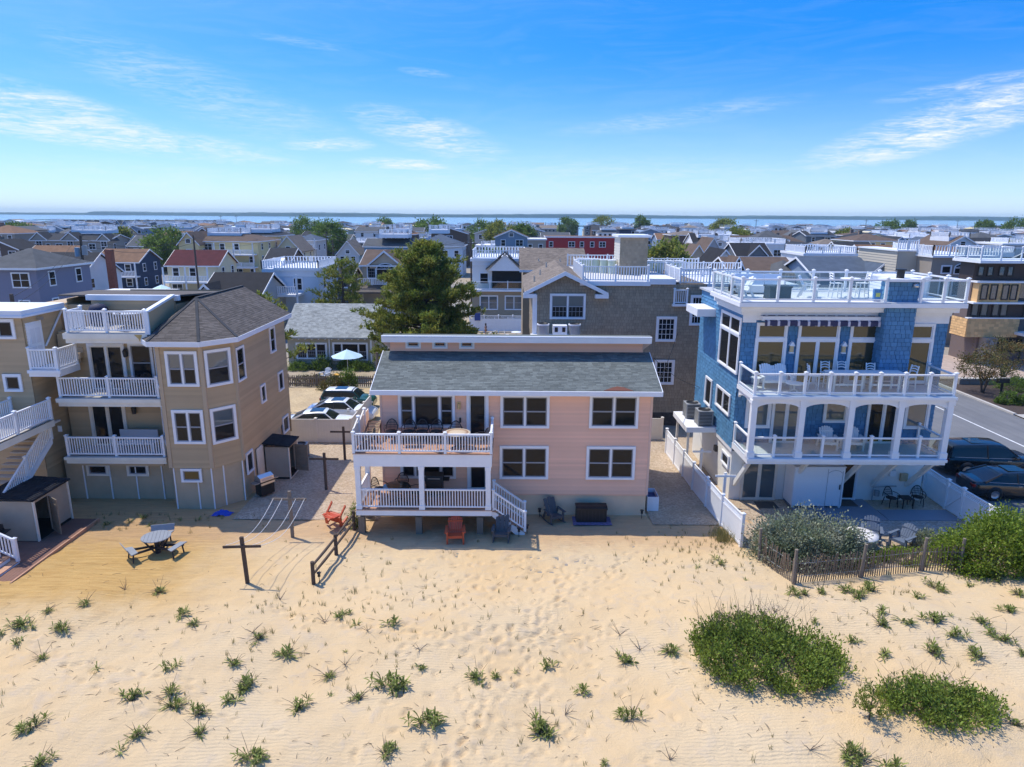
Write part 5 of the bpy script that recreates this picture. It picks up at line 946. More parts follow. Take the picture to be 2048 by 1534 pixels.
def highchair(label, loc, rotz, group, mat=None, hs=.68, hb=1.18):
    mat = mat or WHC; r = thing('dining_chair', label, 'chair', loc, rotz, group)
    ob('seat', MB().box(-.23, .23, -.22, .24, hs-.03, hs).mesh('seat', mat), r)
    for x in (-.2, .2): ob('leg', MB().bar((x, -.2, 0), (x*.95, -.18, hs), .04, .04).mesh('leg', mat), r); ob('leg', MB().bar((x, .26, 0), (x, .2, hs), .04, .04).mesh('leg', mat), r)
    b = MB()
    for x in (-.2, .2): b.bar((x, .2, hs), (x, .3, hb), .04, .04)
    for z in (.2, .32, .44): b.tube([(-.2, .24+z*.12, hs+z-.03), (-.1, .26+z*.12, hs+z+.01), (0, .265+z*.12, hs+z+.025), (.1, .26+z*.12, hs+z+.01), (.2, .24+z*.12, hs+z-.03)], .03, 5)
    ob('backrest', b.mesh('backrest', mat), r); f = MB()
    for z in (.2, .4): f.bar((-.2, -.19, z), (.2, -.19, z), .03, .03); f.bar((-.2, .24, z), (.2, .24, z), .03, .03)
    ob('stretcher', f.mesh('stretcher', mat), r); return r
for x, y, a, q in ((15.0, 31.75, 0, 'leftmost of those behind the table'), (15.8, 31.78, 0, 'second of those behind the table'), (17.0, 31.4, 0, 'third of those behind the table'), (17.6, 31.38, 0, 'rightmost behind the table, by the chimney'), (14.15, 31.2, 80, 'at the left end of the table'), (18.55, 31.1, -75, 'at the right end of the table')): highchair('tall white ladder-back chair on the upper balcony, '+q, (x, y, 6.1), radians(a), 'balcony dining chairs')
dt = thing('dining_table', 'long white bar-height table on the upper balcony of the blue house', 'table', (16.4, 31.0, 6.1)); ob('tabletop', MB().box(-1.75, 1.75, -.36, .36, .86, .9).mesh('tabletop', WHC), dt)
for x in (-1.5, -.2, .2, 1.5):
    for y in (-.3, .3): ob('leg', cached(('dtl',), lambda: MB().box(-.04, .04, -.03, .03, 0, .86).mesh('leg', WHC)), dt, (x, y, 0))
for x0, x1 in ((-1.5, -.2), (.2, 1.5)): ob('stretcher', MB().box(x0, x1, -.32, -.28, .3, .38).mesh('stretcher', WHC), dt)
# roof deck of the blue house
so_ = thing('outdoor_sofa', 'white sofa with pale blue back cushions on the blue house roof deck', 'sofa', (12.4, 34.9, 10.18)); ob('base', MB().box(-1.3, 1.3, -.45, .4, .08, .42).mesh('base', WHC), so_); PBL = M('pale_blue_fabric', (.45, .56, .70), .8)
for k in range(3): ob('back_cushion', cached(('bcu',), lambda: MB().prism([(-.41, .1, .42), (.41, .1, .42), (.41, .32, .95), (-.41, .32, .95)], (0, .1, 0)).mesh('back_cushion', PBL)), so_, (-.86+.86*k, 0, 0))
for x in (-1.3, 1.2): ob('arm', MB().box(x, x+.1, -.45, .4, .08, .66).mesh('arm', WHC), so_)
fb = thing('covered_fire_pit', 'dark covered square fire pit on the blue house roof deck', 'fire pit', (12.6, 32.6, 10.18)); ob('cover', MB().prism([(-.5, -.4, .04), (.5, -.4, .04), (.5, .4, .04), (-.5, .4, .04)], (0, 0, .58)).box(-.54, .54, -.44, .44, .55, .63).mesh('cover', M('dark_cover', (.045, .06, .07), .7)), fb); ob('skirt', MB().box(-.52, .52, -.42, .42, 0, .05).mesh('skirt', BLACKM), fb)
adirondack('lounge_chair', 'white cushioned lounge chair right of the covered fire pit on the roof deck', WHC, (14.4, 33.3, 10.18), radians(60), w=.8, n=2, tall=1.05); adirondack('lounge_chair', 'white lounge chair at the left rail of the blue roof deck', WHC, (11.1, 33.2, 10.18), radians(-80), w=.7, n=3)
roundtable('bar_table', 'white bar table between two tall chairs on the blue roof deck', (16.2, 33.0, 10.18), .45, .95, WHC, WHC)
highchair('tall white chair left of the bar table on the blue roof deck', (15.6, 33.1, 10.18), radians(90), 'roof bar chairs', hs=.72, hb=1.25); highchair('tall white chair right of the bar table on the blue roof deck', (16.9, 33.2, 10.18), radians(-90), 'roof bar chairs', hs=.72, hb=1.25)
bg_ = thing('beach_bag', 'blue and yellow bag hung inside the roof deck rail', 'bag', (16.9, 31.75, 10.2)); ob('body', MB().prism([(-.15, -.08, 0), (.15, -.08, 0), (.18, -.08, .55), (-.18, -.08, .55)], (0, .16, 0)).mesh('body', M('bag_blue', (.06, .2, .5), .7)), bg_); ob('patch', MB().box(-.1, .1, -.095, -.08, .2, .38).mesh('patch', M('bag_yellow', (.6, .6, .1), .7)), bg_)
# round fire table
ft = thing('fire_table', 'round tan fire table with white cover among the slate chairs', 'fire table', (15.1, 27.15, .03)); ob('base', MB().lathe([(.58, 0), (.66, .1), (.68, .55), (.66, .6)], 30).mesh('base', M('tan_resin', (.42, .31, .21), .7)), ft); ob('cover', MB().lathe([(.68, .56), (.74, .58), (.74, .64), (.5, .685), (0, .70)], 30).mesh('cover', M('white_cover', (.72, .68, .64), .6, namt=.12, nscale=3)), ft); ob('seam', MB().box(-.68, .68, -.012, .012, .68, .712).box(-.012, .012, -.68, .68, .68, .713).mesh('seam', GALV), ft)
# dark cast chairs and tables of the pink decks
CAST = M('dark_bronze_cast', (.045, .034, .030), .5, namt=.15)
def castchair(label, loc, rotz, group, mat=None, name='patio_chair'):
    mat = mat or CAST; r = thing(name, label, 'chair', loc, rotz, group); ob('seat', MB().lathe([(0, .43), (.25, .43), (.26, .45), (0, .46)], 16).mesh('seat', mat), r)
    b = MB(); pts = [(-.26+.0*k, 0, 0) for k in range(1)]; arc = [(.27*cos(a), .2+.06*sin(a)*0+.1*(1-abs(cos(a))*.3), .45+.46*sin(a)) for a in (pi*k/10 for k in range(11))]; b.tube([(x, y+.12*(z-.45), z) for x, y, z in arc], .022, 6)
    for k in range(1, 8):
        a = -.24+.06*k; zt = .45+.46*sqrt(max(0, 1-(a/.27)**2)); b.tube([(a, .25, .46), (a, .26+.12*(zt-.45), zt)], .011, 4)
    for z in (.55, .66, .77): w2 = .27*sqrt(max(0, 1-((z-.45)/.46)**2)); b.tube([(-w2, .25+.12*(z-.45), z), (w2, .25+.12*(z-.45), z)], .011, 4)
    ob('backrest', b.mesh('backrest', mat), r)
    for s in (-1, 1):
        ob('leg', MB().tube([(s*.24, -.22, 0), (s*.22, -.18, .44)], .02, 6).mesh('leg', mat), r); ob('leg', MB().tube([(s*.24, .3, 0), (s*.22, .2, .44)], .02, 6).mesh('leg', mat), r); ob('arm', MB().tube([(s*.27, .26, .66), (s*.31, .05, .67), (s*.3, -.2, .64), (s*.25, -.22, .45)], .02, 6).mesh('arm', mat), r)
    return r
G1 = 'dark cast chairs on the pink house decks'
for x, y, a, q in ((-5.5, 29.75, 3, 'leftmost of four along the window wall'), (-4.7, 29.75, -4, 'second of four along the window wall'), (-4.1, 29.75, 2, 'third of four along the window wall'), (-3.45, 29.75, -3, 'rightmost of four along the window wall'), (-2.55, 29.5, 0, 'behind the patterned round table'), (-6.35, 28.6, -70, 'in the left corner of the deck'), (-1.35, 28.65, -65, 'right of the patterned round table'), (-3.2, 28.4, 150, 'with its back to the front rail')): castchair('dark cast patio chair on the upper pink deck, '+q, (x, y, 3.93), radians(a), G1)
for x, y, a, q in ((-6.05, 29.3, 60, 'left of the glass table'), (-5.1, 29.75, 0, 'behind the glass table'), (-4.35, 28.9, -80, 'right of the glass table')): castchair('dark cast patio chair on the lower pink deck, '+q, (x, y, 1.31), radians(a), G1)
MOS = M('mosaic_top', (.60, .47, .33), .5); g_ = NT(MOS.node_tree); vv = g_.new('ShaderNodeVectorMath', operation='LENGTH'); g_.l.new(g_.new('ShaderNodeTexCoord').outputs['Object'], vv.inputs[0]); g_.put(g_.n['Principled BSDF'].inputs['Base Color'], g_.ramp(g_.m('SUBTRACT', vv.outputs['Value'], .6), (0, (.62, .5, .36)), (.06, (.25, .13, .07)), (.1, (.62, .5, .36)), (.2, (.55, .42, .28)), (.26, (.3, .16, .09)), (.3, (.62, .52, .38)))); 
roundtable('patio_table', 'round tan table with inlaid ring pattern on the upper pink deck', (-2.4, 28.75, 3.93), .58, .72, MOS, CAST); roundtable('patio_table', 'round dark glass table under the pink house porch', (-5.2, 28.9, 1.31), .62, .72, glassmat('bronze_glass', (.05, .045, .035), spec=.5), CAST)
bc = thing('wood_bench', 'brown slatted bench leaning at the left end of the upper deck', 'bench', (-6.35, 29.75, 3.95)); BRS = M('brown_slats', (.22, .125, .08), .7, var=.12)
for k in range(9): ob('slat', cached(('bsl',), lambda: MB().box(-.28, .28, 0, .08, 0, .025).mesh('slat', BRS)), bc, (0, -.5+.12*k, .42+.035*k))
for x in (-.28, .28): ob('side', MB().bar((x, -.5, .4), (x, .55, .72), .05, .06).mesh('side', BRS), bc); ob('leg', MB().box(x-.03, x+.03, -.4, -.34, 0, .42).mesh('leg', BRS), bc); ob('leg', MB().box(x-.03, x+.03, .4, .46, 0, .66).mesh('leg', BRS), bc)
sd = thing('low_table', 'low dark side table among the chairs along the upper deck wall', 'table', (-4.5, 28.95, 3.93)); ob('tabletop', MB().box(-.4, .4, -.22, .22, .42, .45).mesh('tabletop', CAST), sd)
for x in (-.36, .36):
    for y in (-.18, .18): ob('leg', cached(('ltl',), lambda: MB().box(-.02, .02, -.02, .02, 0, .42).mesh('leg', CAST)), sd, (x, y, 0))
def grill(label, loc, rotz, cover=False, steel=True):
    r = thing('gas_grill', label, 'grill', loc, rotz); m = STEEL if steel else BLACKM
    ob('cart', MB().box(-.38, .38, -.25, .25, .1, .78).mesh('cart', BLACKM), r); ob('lid', MB().prism([(-.4, -.27, .82), (-.4, -.22, 1.02), (-.4, .02, 1.14), (-.4, .24, 1.06), (-.4, .27, .82)], (.8, 0, 0)).mesh('lid', m), r); ob('firebox', MB().box(-.41, .41, -.28, .28, .76, .83).mesh('firebox', BLACKM), r)
    for s in (-1, 1): ob('side_shelf', MB().box(min(s*.41, s*.68), max(s*.41, s*.68), -.22, .22, .78, .82).mesh('side_shelf', m), r)
    ob('handle', MB().tube([(-.28, -.33, .93), (.28, -.33, .93)], .018, 6).mesh('handle', STEEL), r); ob('control_panel', MB().prism([(-.4, -.3, .66), (-.4, -.28, .76), (-.4, -.25, .76), (-.4, -.25, .66)], (.8, 0, 0)).mesh('control_panel', m), r)
    for x in (-.3, .3): ob('wheel', MB().tube([(x-.03, .0, .08), (x+.03, .0, .08)], .08, 12).mesh('wheel', BLACKM), r)
    return r
grill('stainless and black gas grill beside the tan house wall', (-12.55, 32.5, .03), radians(55)); grill('black covered grill under the pink house porch', (-3.55, 29.6, 1.31), 0, steel=False); grill('dark gas grill left of the tan storage shed', P3(-21.75, 26.15, .13), radians(10), steel=False)
# wicker set on the patio pebbles
WIC = M('black_wicker', (.022, .018, .017), .7, bump=.6, bscale=50)
for x, y, a, q in ((18.85, 31.55, 12, 'left of'), (20.25, 31.7, -18, 'right of')): castchair('black wicker chair on the pebbles, %s the small black table' % q, (x, y, .03), radians(a), 'black wicker chairs', WIC, 'wicker_chair')
wt = thing('wicker_table', 'small square black wicker table between the wicker chairs', 'table', (19.55, 31.5, .03)); ob('tabletop', MB().box(-.28, .28, -.28, .28, .45, .49).mesh('tabletop', WIC), wt)
for x in (-.25, .25):
    for y in (-.25, .25): ob('leg', cached(('wtl',), lambda: MB().box(-.02, .02, -.02, .02, 0, .45).mesh('leg', WIC)), wt, (x, y, 0))
# picnic table
PT = M('grey_recycled_planks', (.24, .26, .29), .6, var=.1, namt=.1); PTD = M('black_recycled_frame', (.03, .03, .034), .6)
pz = P3(-14.95, 26.35); pc = thing('picnic_table', 'round grey picnic table with attached benches on the ochre sand', 'picnic table', pz, radians(20)); RT = .58
for k in range(8):
    x0 = -RT+2*RT*k/8+.004; x1 = -RT+2*RT*(k+1)/8-.004; y0, y1 = sqrt(max(.01, RT*RT-x0*x0)), sqrt(max(.01, RT*RT-x1*x1)); xm = (x0+x1)/2; ym = sqrt(RT*RT-xm*xm)
    ob('plank', MB().prism([(x0, -y0, .72), (xm, -ym, .72), (x1, -y1, .72), (x1, y1, .72), (xm, ym, .72), (x0, y0, .72)], (0, 0, .035)).mesh('plank', PT), pc)
ob('pedestal', MB().cyl(0, 0, -.1, .72, .11, 8).mesh('pedestal', PTD), pc)
for k in range(3):
    a = radians(85)+k*2*pi/3; d = Vector((cos(a), sin(a), 0)); s = Vector((-sin(a), cos(a), 0))
    ob('bench_seat', MB().prism([d*.85-s*.36+Vector((0, 0, .41)), d*.85+s*.36+Vector((0, 0, .41)), d*1.12+s*.46+Vector((0, 0, .41)), d*1.12-s*.46+Vector((0, 0, .41))], (0, 0, .035)).mesh('bench_seat', PT), pc)
    ob('bench_back', MB().prism([d*1.13-s*.46+Vector((0, 0, .46)), d*1.13+s*.46+Vector((0, 0, .46)), d*1.24+s*.48+Vector((0, 0, .72)), d*1.24-s*.48+Vector((0, 0, .72))], d*.03).mesh('bench_back', PT), pc) if k < 2 else None
    for q in (-1, 1): ob('brace', MB().bar(d*.1+s*.1*q+Vector((0, 0, .3)), d*1.1+s*.28*q+Vector((0, 0, .38)), .05, .09).mesh('brace', PTD), pc); ob('leg', MB().bar(d*1.0+s*.28*q+Vector((0, 0, .4)), d*1.06+s*.3*q+Vector((0, 0, -.06)), .05, .08).mesh('leg', PTD), pc); ob('strut', MB().bar(d*.15+s*.1*q+Vector((0, 0, .1)), d*.5+s*.1*q+Vector((0, 0, .7)), .05, .07).mesh('strut', PTD), pc)
# deck box on a rug, solar lights, tarp
rg = ob('outdoor_rug', MB().box(-.9, .9, -.45, .45, .0, .02).mesh('outdoor_rug', M('rug', (.14, .12, .22), .95, namt=.5, nscale=9)), None, P3(3.78, 29.6, .03)); tag(rg, 'dark blue patterned rug under the black deck box', 'rug')
db = thing('deck_box', 'black resin deck box against the pink house foundation', 'deck box', P3(3.75, 29.75, .05)); BXM = M('black_resin', (.016, .016, .018), .45, namt=.1); ob('body', MB().box(-.7, .7, -.33, .33, 0, .62).mesh('body', BXM), db); ob('lid', MB().prism([(-.73, -.36, .62), (-.73, -.36, .68), (-.73, -.2, .74), (-.73, .2, .74), (-.73, .36, .68), (-.73, .36, .62)], (1.46, 0, 0)).mesh('lid', BXM), db)
mb = MB()
for k in range(8): mb.box(-.66+k*.17, -.64+k*.17, -.335, -.33, .05, .58)
ob('grooves', mb.mesh('grooves', M('groove', (.04, .04, .042), .6)), db)
for x, y, l in ((-7.45, 23.95, 'black solar path light at the seaward end of the rail fence'), (.35, 28.0, 'black solar path light at the foot of the deck steps'), (.72, 28.35, 'black solar path light on the house side of the deck steps'), (1.35, 30.1, 'short black light against the foundation left of the rocking chair'), (6.2, 30.0, 'black cone light at the right corner of the pink house')):
    s_ = thing('path_light', l, 'light', P3(x, y), group='path lights'); ob('stake', MB().cyl(0, 0, -.1, .3, .015, 6).mesh('stake', BLACKM), s_); ob('head', MB().cyl(0, 0, .26, .4, .06, 10, .05).cyl(0, 0, .4, .43, .085, 10).mesh('head', BLACKM), s_)
tmb = MB(); TN = 16
for j in range(TN):
    for i in range(TN):
        u, v = i/(TN-1)*2-1, j/(TN-1)*2-1; r_ = hypot(u, v); tmb.v.append((u*.62*(1+.25*nz(u, v, 1.5, 5)), v*.33*(1+.3*nz(u, v, 1.7, 8)), max(.01, (.26*(1-r_)+.13*nz(u*3, v*3, 1, 2)+.06))*(1 if r_ < 1.1 else .2)))
tmb.f = [(j*TN+i, j*TN+i+1, (j+1)*TN+i+1, (j+1)*TN+i) for j in range(TN-1) for i in range(TN-1)]; tmb.mi = [0]*len(tmb.f); tmb.sm = [False]*len(tmb.f)
tag(ob('tarp', tmb.mesh('tarp', M('blue_tarp', (.015, .055, .42), .35)), None, P3(-13.8, 30.2, .02), scale=.72), 'crumpled bright blue tarp at the foot of the tan house bay', 'tarp')
# air conditioners
def ac_unit(label, loc, rotz=0, round_=False, group='air conditioners'):
    r = thing('air_conditioner', label, 'air conditioner', loc, rotz, group)
    if round_: ob('body', MB().cyl(0, 0, 0, .82, .38, 20).mesh('body', GALV), r); ob('cap', MB().cyl(0, 0, .82, .9, .4, 20).mesh('cap', WHITE), r)
    else:
        ob('body', MB().box(-.36, .36, -.36, .36, .03, .78).mesh('body', BLACKM), r); ob('cap', MB().box(-.4, .4, -.4, .4, .78, .84).mesh('cap', GALV), r)
        lm = cached(('aclv',), lambda: MB().box(-.39, .39, -.39, .39, -.016, .016).mesh('louver', GALV))
        for k in range(9): ob('louver', lm, r, (0, 0, .09+k*.08))
        for x in (-.37, .37):
            for y in (-.37, .37): ob('corner_post', cached(('accp',), lambda: MB().box(-.03, .03, -.03, .03, 0, .78).mesh('corner_post', GALV)), r, (x, y, 0))
    ob('fan_grille', MB().lathe([(.33, .845 if not round_ else .905), (.33, .87 if not round_ else .93), (.3, .87 if not round_ else .93), (.3, .846 if not round_ else .906), (0, .846 if not round_ else .906)], 20).mesh('fan_grille', BLACKM), r); return r
ac_unit('grey air conditioner nearer the camera on the blue house platform', (10.4, 35.5, 3.0)); ac_unit('grey air conditioner behind the other on the blue house platform', (10.1, 36.9, 3.0)); ac_unit('grey air conditioner on the ground behind the shed by the tan house', (-12.4, 38.0, .05))
ac_unit('pale round air conditioner left of the white cabinet above the pink roof', (1.98, 43.5, 6.3), round_=True); ac_unit('dark round air conditioner right of the white cabinet above the pink roof', (4.0, 43.5, 6.3), round_=True)
# tan roof deck furniture
roundtable('patio_table', 'round pale table on the tan house roof deck', (-18.6, 33.0, 8.56), .75, .72, M('pale_table', (.55, .58, .62), .5), CAST); castchair('dark chair behind the round table on the tan roof deck', (-17.6, 33.4, 8.56), radians(-20), 'roof deck chairs'); castchair('dark chair in front of the round table on the tan roof deck', (-18.3, 32.0, 8.56), radians(160), 'roof deck chairs'); castchair('white plastic chair at the top of the tan roof stairs', (-21.3, 34.2, 8.56), radians(70), 'roof deck chairs', WHC)
kg = thing('covered_grill', 'round grill under a navy cover on the tan house roof deck', 'grill', (-20.4, 33.5, 8.56)); ob('cover', MB().lathe([(.42, .1), (.45, .5), (.42, .85), (.3, 1.02), (0, 1.08)], 16).mesh('cover', M('navy_cover', (.02, .025, .06), .7)), kg); ob('base', MB().cyl(0, 0, 0, .12, .3, 12).mesh('base', BLACKM), kg)
castchair('dark chair behind the rail of the tan third-floor deck', (-17.9, 32.3, 5.43), radians(20), 'tan deck chairs'); roundtable('patio_table', 'round dark table on the tan third-floor deck', (-18.9, 32.2, 5.43), .5, .7, CAST, CAST)
lb = thing('lounge_bench', 'white slatted bench behind the rail of the tan second-floor deck', 'bench', (-18.6, 32.2, 2.49)); ob('seat', MB().box(-.95, .95, -.25, .25, .38, .44).mesh('seat', WHC), lb); ob('backrest', MB().box(-.95, .95, .25, .3, .5, 1.0).mesh('backrest', M('bench_back', (.45, .46, .48), .6)), lb)
for x in (-.85, .85): ob('leg', MB().box(x-.04, x+.04, -.22, .26, 0, .38).mesh('leg', WHC), lb)
def pp0(px, D): return (px-1024)/F_PX*D*.99
# cottage garden
um = thing('patio_umbrella', 'pale blue market umbrella over the cottage garden', 'umbrella', (-14.35, 58.2, 0)); UMC = M('pale_blue_canvas', (.50, .68, .82), .8, namt=.06); ob('pole', MB().cyl(0, 0, 0, 2.6, .025, 8).mesh('pole', WHITE), um)
for k in range(8):
    a, b = k*pi/4, (k+1)*pi/4; m_ = (a+b)/2; ob('canopy_panel', MB().add([(0, 0, 2.55), (1.4*cos(a), 1.4*sin(a), 1.95), (1.28*cos(m_), 1.28*sin(m_), 1.93), (1.4*cos(b), 1.4*sin(b), 1.95), (.7*cos(m_), .7*sin(m_), 2.22)], [(0, 1, 4), (1, 2, 4), (2, 3, 4), (3, 0, 4)]).mesh('canopy_panel', UMC), um)
dup(um, (pp0(318, 112), 112, 0), .3, 'bright blue umbrella beside the maroon-roofed cream house')
adirondack('adirondack_chair', 'grey Adirondack chair beside the pale blue umbrella', M('pale_grey_resin', (.42, .45, .50), .6), (-16.2, 57.6, 0), radians(-25))
ot = thing('garden_table', 'small orange-yellow table under the pale blue umbrella', 'table', (-14.9, 57.3, 0)); ob('tabletop', MB().box(-.45, .45, -.35, .35, .5, .55).mesh('tabletop', M('orange_top', (.62, .34, .06), .6)), ot)
for x in (-.4, .4):
    for y in (-.3, .3): ob('leg', cached(('otl',), lambda: MB().box(-.03, .03, -.03, .03, 0, .5).mesh('leg', WOODD)), ot, (x, y, 0))
pole = thing('wood_post', 'tall brown wooden post at the corner of the picket fence', 'post', (-10.9, 54.0, 0)); ob('shaft', MB().cyl(0, 0, -.3, 3.1, .12, 10).mesh('shaft', WOODG), pole); ob('cap', MB().cyl(0, 0, 3.1, 3.14, .13, 10).mesh('cap', WOODD), pole)
mt = thing('mailbox', 'black mailbox on a post in the planting bed across the street', 'mailbox', (39.6, 53.6, .05)); ob('post', MB().box(-.06, .06, -.06, .06, -.1, 1.0).mesh('post', BLACKM), mt); ob('box', MB().box(-.45, .45, -.16, .16, 1.0, 1.35).mesh('box', BLACKM), mt)
ws = thing('garden_wall', 'low pale stone wall with cap in the planting bed across the street', 'wall', (41, 57.2, .05)); 
for k in range(7): ob('stone', cached(('gws',), lambda: MB().box(.01, .88, -.2, .2, 0, .45).mesh('stone', LEDGE)), ws, (-2.6+.9*k, 0, 0)); ob('cap_stone', cached(('gwc',), lambda: MB().box(.0, .89, -.26, .26, .45, .54).mesh('cap_stone', CONC)), ws, (-2.6+.9*k, 0, 0))
# ------------------------------------------------------------------ cars
TYRE = M('tyre_rubber', (.015, .015, .016), .85); RIM = M('alloy_rim', (.45, .46, .48), .3, metal=.8); CGL = glassmat('car_glass', (.012, .02, .024), spec=.6); REDL = M('tail_lamp_red', (.30, .01, .01), .3); HEADL = M('head_lamp', (.7, .72, .75), .2); TRIMB = M('car_black_trim', (.02, .02, .021), .5)
def paint(name, c): 
    m = M(name, c, .25, spec=.6); m.node_tree.nodes['Principled BSDF'].inputs['Coat Weight'].default_value = .7; m.node_tree.nodes['Principled BSDF'].inputs['Coat Roughness'].default_value = .05; return m
def interp(tab, x):
    for (a, b), (c, d) in zip(tab, tab[1:]):
        if x <= c: t = (x-a)/(c-a) if c > a else 0; t = max(0, min(1, t)); return b+(d-b)*t
    return tab[-1][1]
def car(name, label, loc, rotz, col, L, Wd, top, roof, roofcol=None, wheel=.33, clear=.2, sun=True):
    """front is +x; top: body/bonnet height along x; roof: greenhouse (x,z) from rear base to front base"""
    r = thing(name, label, 'car', loc, rotz, 'parked cars'); W2 = Wd/2; N_ = 40; xs = [-L/2+L*(.5-.5*cos(pi*k/(N_-1))) for k in range(N_)]
    rows = []
    for x in xs:
        e = abs(x)/(L/2); plan = W2*(1-.16*max(0, (e-.72)/.28)**2.2-.02); zt = interp(top, x); zb = clear+.10*max(0, (e-.85)/.15)**2
        h = zt-zb; end = 1-.06*max(0, (e-.9)/.1)
        half = [(plan*.90*end, zb), (plan*.985*end, zb+h*.22), (plan*end, zb+h*.5), (plan*.975*end, zb+h*.80), (plan*.93*end, zt-.02), (plan*.80*end, zt+.005), (plan*.4, zt+.025)]
        rows.append([(x, -y, z) for y, z in half]+[(x, 0, half[-1][1]+.005)]+[(x, y, z) for y, z in half[::-1]])
    n = len(rows[0]); mb = MB(); mb.add([p for row in rows for p in row], [(i*n+j, i*n+j+1, (i+1)*n+j+1, (i+1)*n+j) for i in range(N_-1) for j in range(n-1)], True)
    mb.add(rows[0], [list(range(n))]); mb.add(rows[-1], [list(range(n))[::-1]]); mb.add([rows[0][0], rows[0][-1], rows[-1][-1], rows[-1][0]], [(0, 1, 2, 3)]); ob('body', mb.mesh('body', col), r)
    # greenhouse
    x0, x1 = roof[0][0], roof[-1][0]; ng = 26; gr = []; belt = lambda x: interp(top, x)-.015
    zr = max(z for _, z in roof)
    for k in range(ng):
        x = x0+(x1-x0)*k/(ng-1); zt = max(interp(roof, x), belt(x)); f = max(0, min(1, (zt-belt(x))/max(.01, zr-belt(x)))); wb = W2*.90; wr = wb-(.16+.03)*f
        gr.append([(x, -wb, belt(x)), (x, -(wb*.35+wr*.65), belt(x)+(zt-belt(x))*.65), (x, -wr, zt-.035*f), (x, -wr*.86, zt), (x, 0, zt+.02*f), (x, wr*.86, zt), (x, wr, zt-.035*f), (x, wb*.35+wr*.65, belt(x)+(zt-belt(x))*.65), (x, wb, belt(x))])
    m_ = MB(); m_.add([p for row in gr for p in row], [(i*9+j, i*9+j+1, (i+1)*9+j+1, (i+1)*9+j) for i in range(ng-1) for j in range(8)], True); ob('windows', m_.mesh('windows', CGL), r)
    rc = roofcol or col; xr1, xf1 = roof[1][0]-.06, roof[-2][0]+.08; pan = MB(); pr = []
    for k in range(14):
        x = xr1+(xf1-xr1)*k/13; zt = interp(roof, x); f = 1; wr = W2*.90-.19
        pr.append([(x, -wr-.012, zt-.06), (x, -wr-.005, zt-.02), (x, -wr*.86, zt+.014), (x, 0, zt+.034), (x, wr*.86, zt+.014), (x, wr+.005, zt-.02), (x, wr+.012, zt-.06)])
    pan.add([p for row in pr for p in row], [(i*7+j, i*7+j+1, (i+1)*7+j+1, (i+1)*7+j) for i in range(13) for j in range(6)], True); rp = ob('roof', pan.mesh('roof', rc), r)
    if sun: xm = (xr1+xf1)/2+.12; zt = interp(roof, xm); ob('sunroof', MB().box(xm-.42, xm+.42, -W2*.46, W2*.46, zt+.012, zt+.042).mesh('sunroof', CGL), rp)
    for s in (-1, 1):
        def side(x, f): z0 = belt(x); zt = interp(roof, x); return Vector((x, s*(W2*.905-.185*f), z0+(zt-z0)*f))
        a0, a1 = roof[0][0]+.02, roof[-1][0]-.02
        ob('pillar', MB().bar(side(a1, 0), Vector((xf1, s*(W2*.9-.185), interp(roof, xf1)-.03)), .05, .06).mesh('pillar', col), r); ob('pillar', MB().bar(side(a0+.05, 0), Vector((xr1+.1, s*(W2*.9-.185), interp(roof, xr1+.1)-.03)), .05, .14).mesh('pillar', col), r)
        xm = (roof[0][0]*.45+roof[-1][0]*.55)-.05; ob('pillar', MB().bar((xm, s*W2*.91, belt(xm)), (xm-.03, s*(W2*.9-.18), interp(roof, xm)-.04), .03, .08).mesh('pillar', TRIMB), r)
        ob('mirror', MB().box(a1-.38, a1-.22, min(s*W2*.93, s*(W2+.13)), max(s*W2*.93, s*(W2+.13)), belt(a1)-.0, belt(a1)+.13).mesh('mirror', col), r)
        mt = ob('window_trim', MB().tube([side(a0+.25, .05)+Vector((0, s*.01, 0)), side((a0+a1)/2, .02)+Vector((0, s*.015, 0)), side(a1-.15, .02)+Vector((0, s*.01, 0))], .014, 5).mesh('window_trim', RIM), r)
        for xw in (-L*.29, L*.305):
            w = ob('wheel', cached(('tyre', wheel), lambda: MB().lathe([(wheel*.62, -.11), (wheel*.95, -.11), (wheel, -.07), (wheel, .07), (wheel*.95, .11), (wheel*.62, .11)], 24).mesh('wheel', TYRE)), r, (xw, s*(W2-.10), wheel), rot=(pi/2, 0, 0)); ob('rim', cached(('rim', wheel), lambda: MB().lathe([(0, -.10), (wheel*.2, -.105), (wheel*.6, -.085), (wheel*.64, -.112), (wheel*.64, .112), (wheel*.6, .085), (wheel*.2, .105), (0, .10)], 10).mesh('rim', RIM)), w)
            ob('wheel_arch', cached(('arch', wheel), lambda: MB().lathe([(0, -.012), (wheel*1.16, -.012), (wheel*1.16, .012), (0, .012)], 24).mesh('wheel_arch', TRIMB)), r, (xw, s*(W2-.022), wheel+.01), rot=(pi/2, 0, 0))
            w.location.y = s*(W2-.085)
        ob('tail_light', MB().box(-L/2+.0, -L/2+.14, min(s*W2*.5, s*W2*.84), max(s*W2*.5, s*W2*.84), interp(top, -L/2+.1)-.25, interp(top, -L/2+.1)-.10).mesh('tail_light', REDL), r); ob('headlight', MB().box(L/2-.26, L/2-.04, min(s*W2*.5, s*W2*.83), max(s*W2*.5, s*W2*.83), interp(top, L/2-.1)-.18, interp(top, L/2-.1)-.07).mesh('headlight', HEADL), r)
        for xd in (-.35, .6): ob('door_handle', MB().box(xd, xd+.18, s*W2*.97-.02, s*W2*.97+.02, belt(xd)-.14, belt(xd)-.11).mesh('door_handle', RIM), r)
    return r
WP = paint('white_car_paint', (.80, .81, .82)); GP = paint('dark_green_car_paint', (.006, .075, .06)); BP = paint('black_car_paint', (.008, .009, .011))
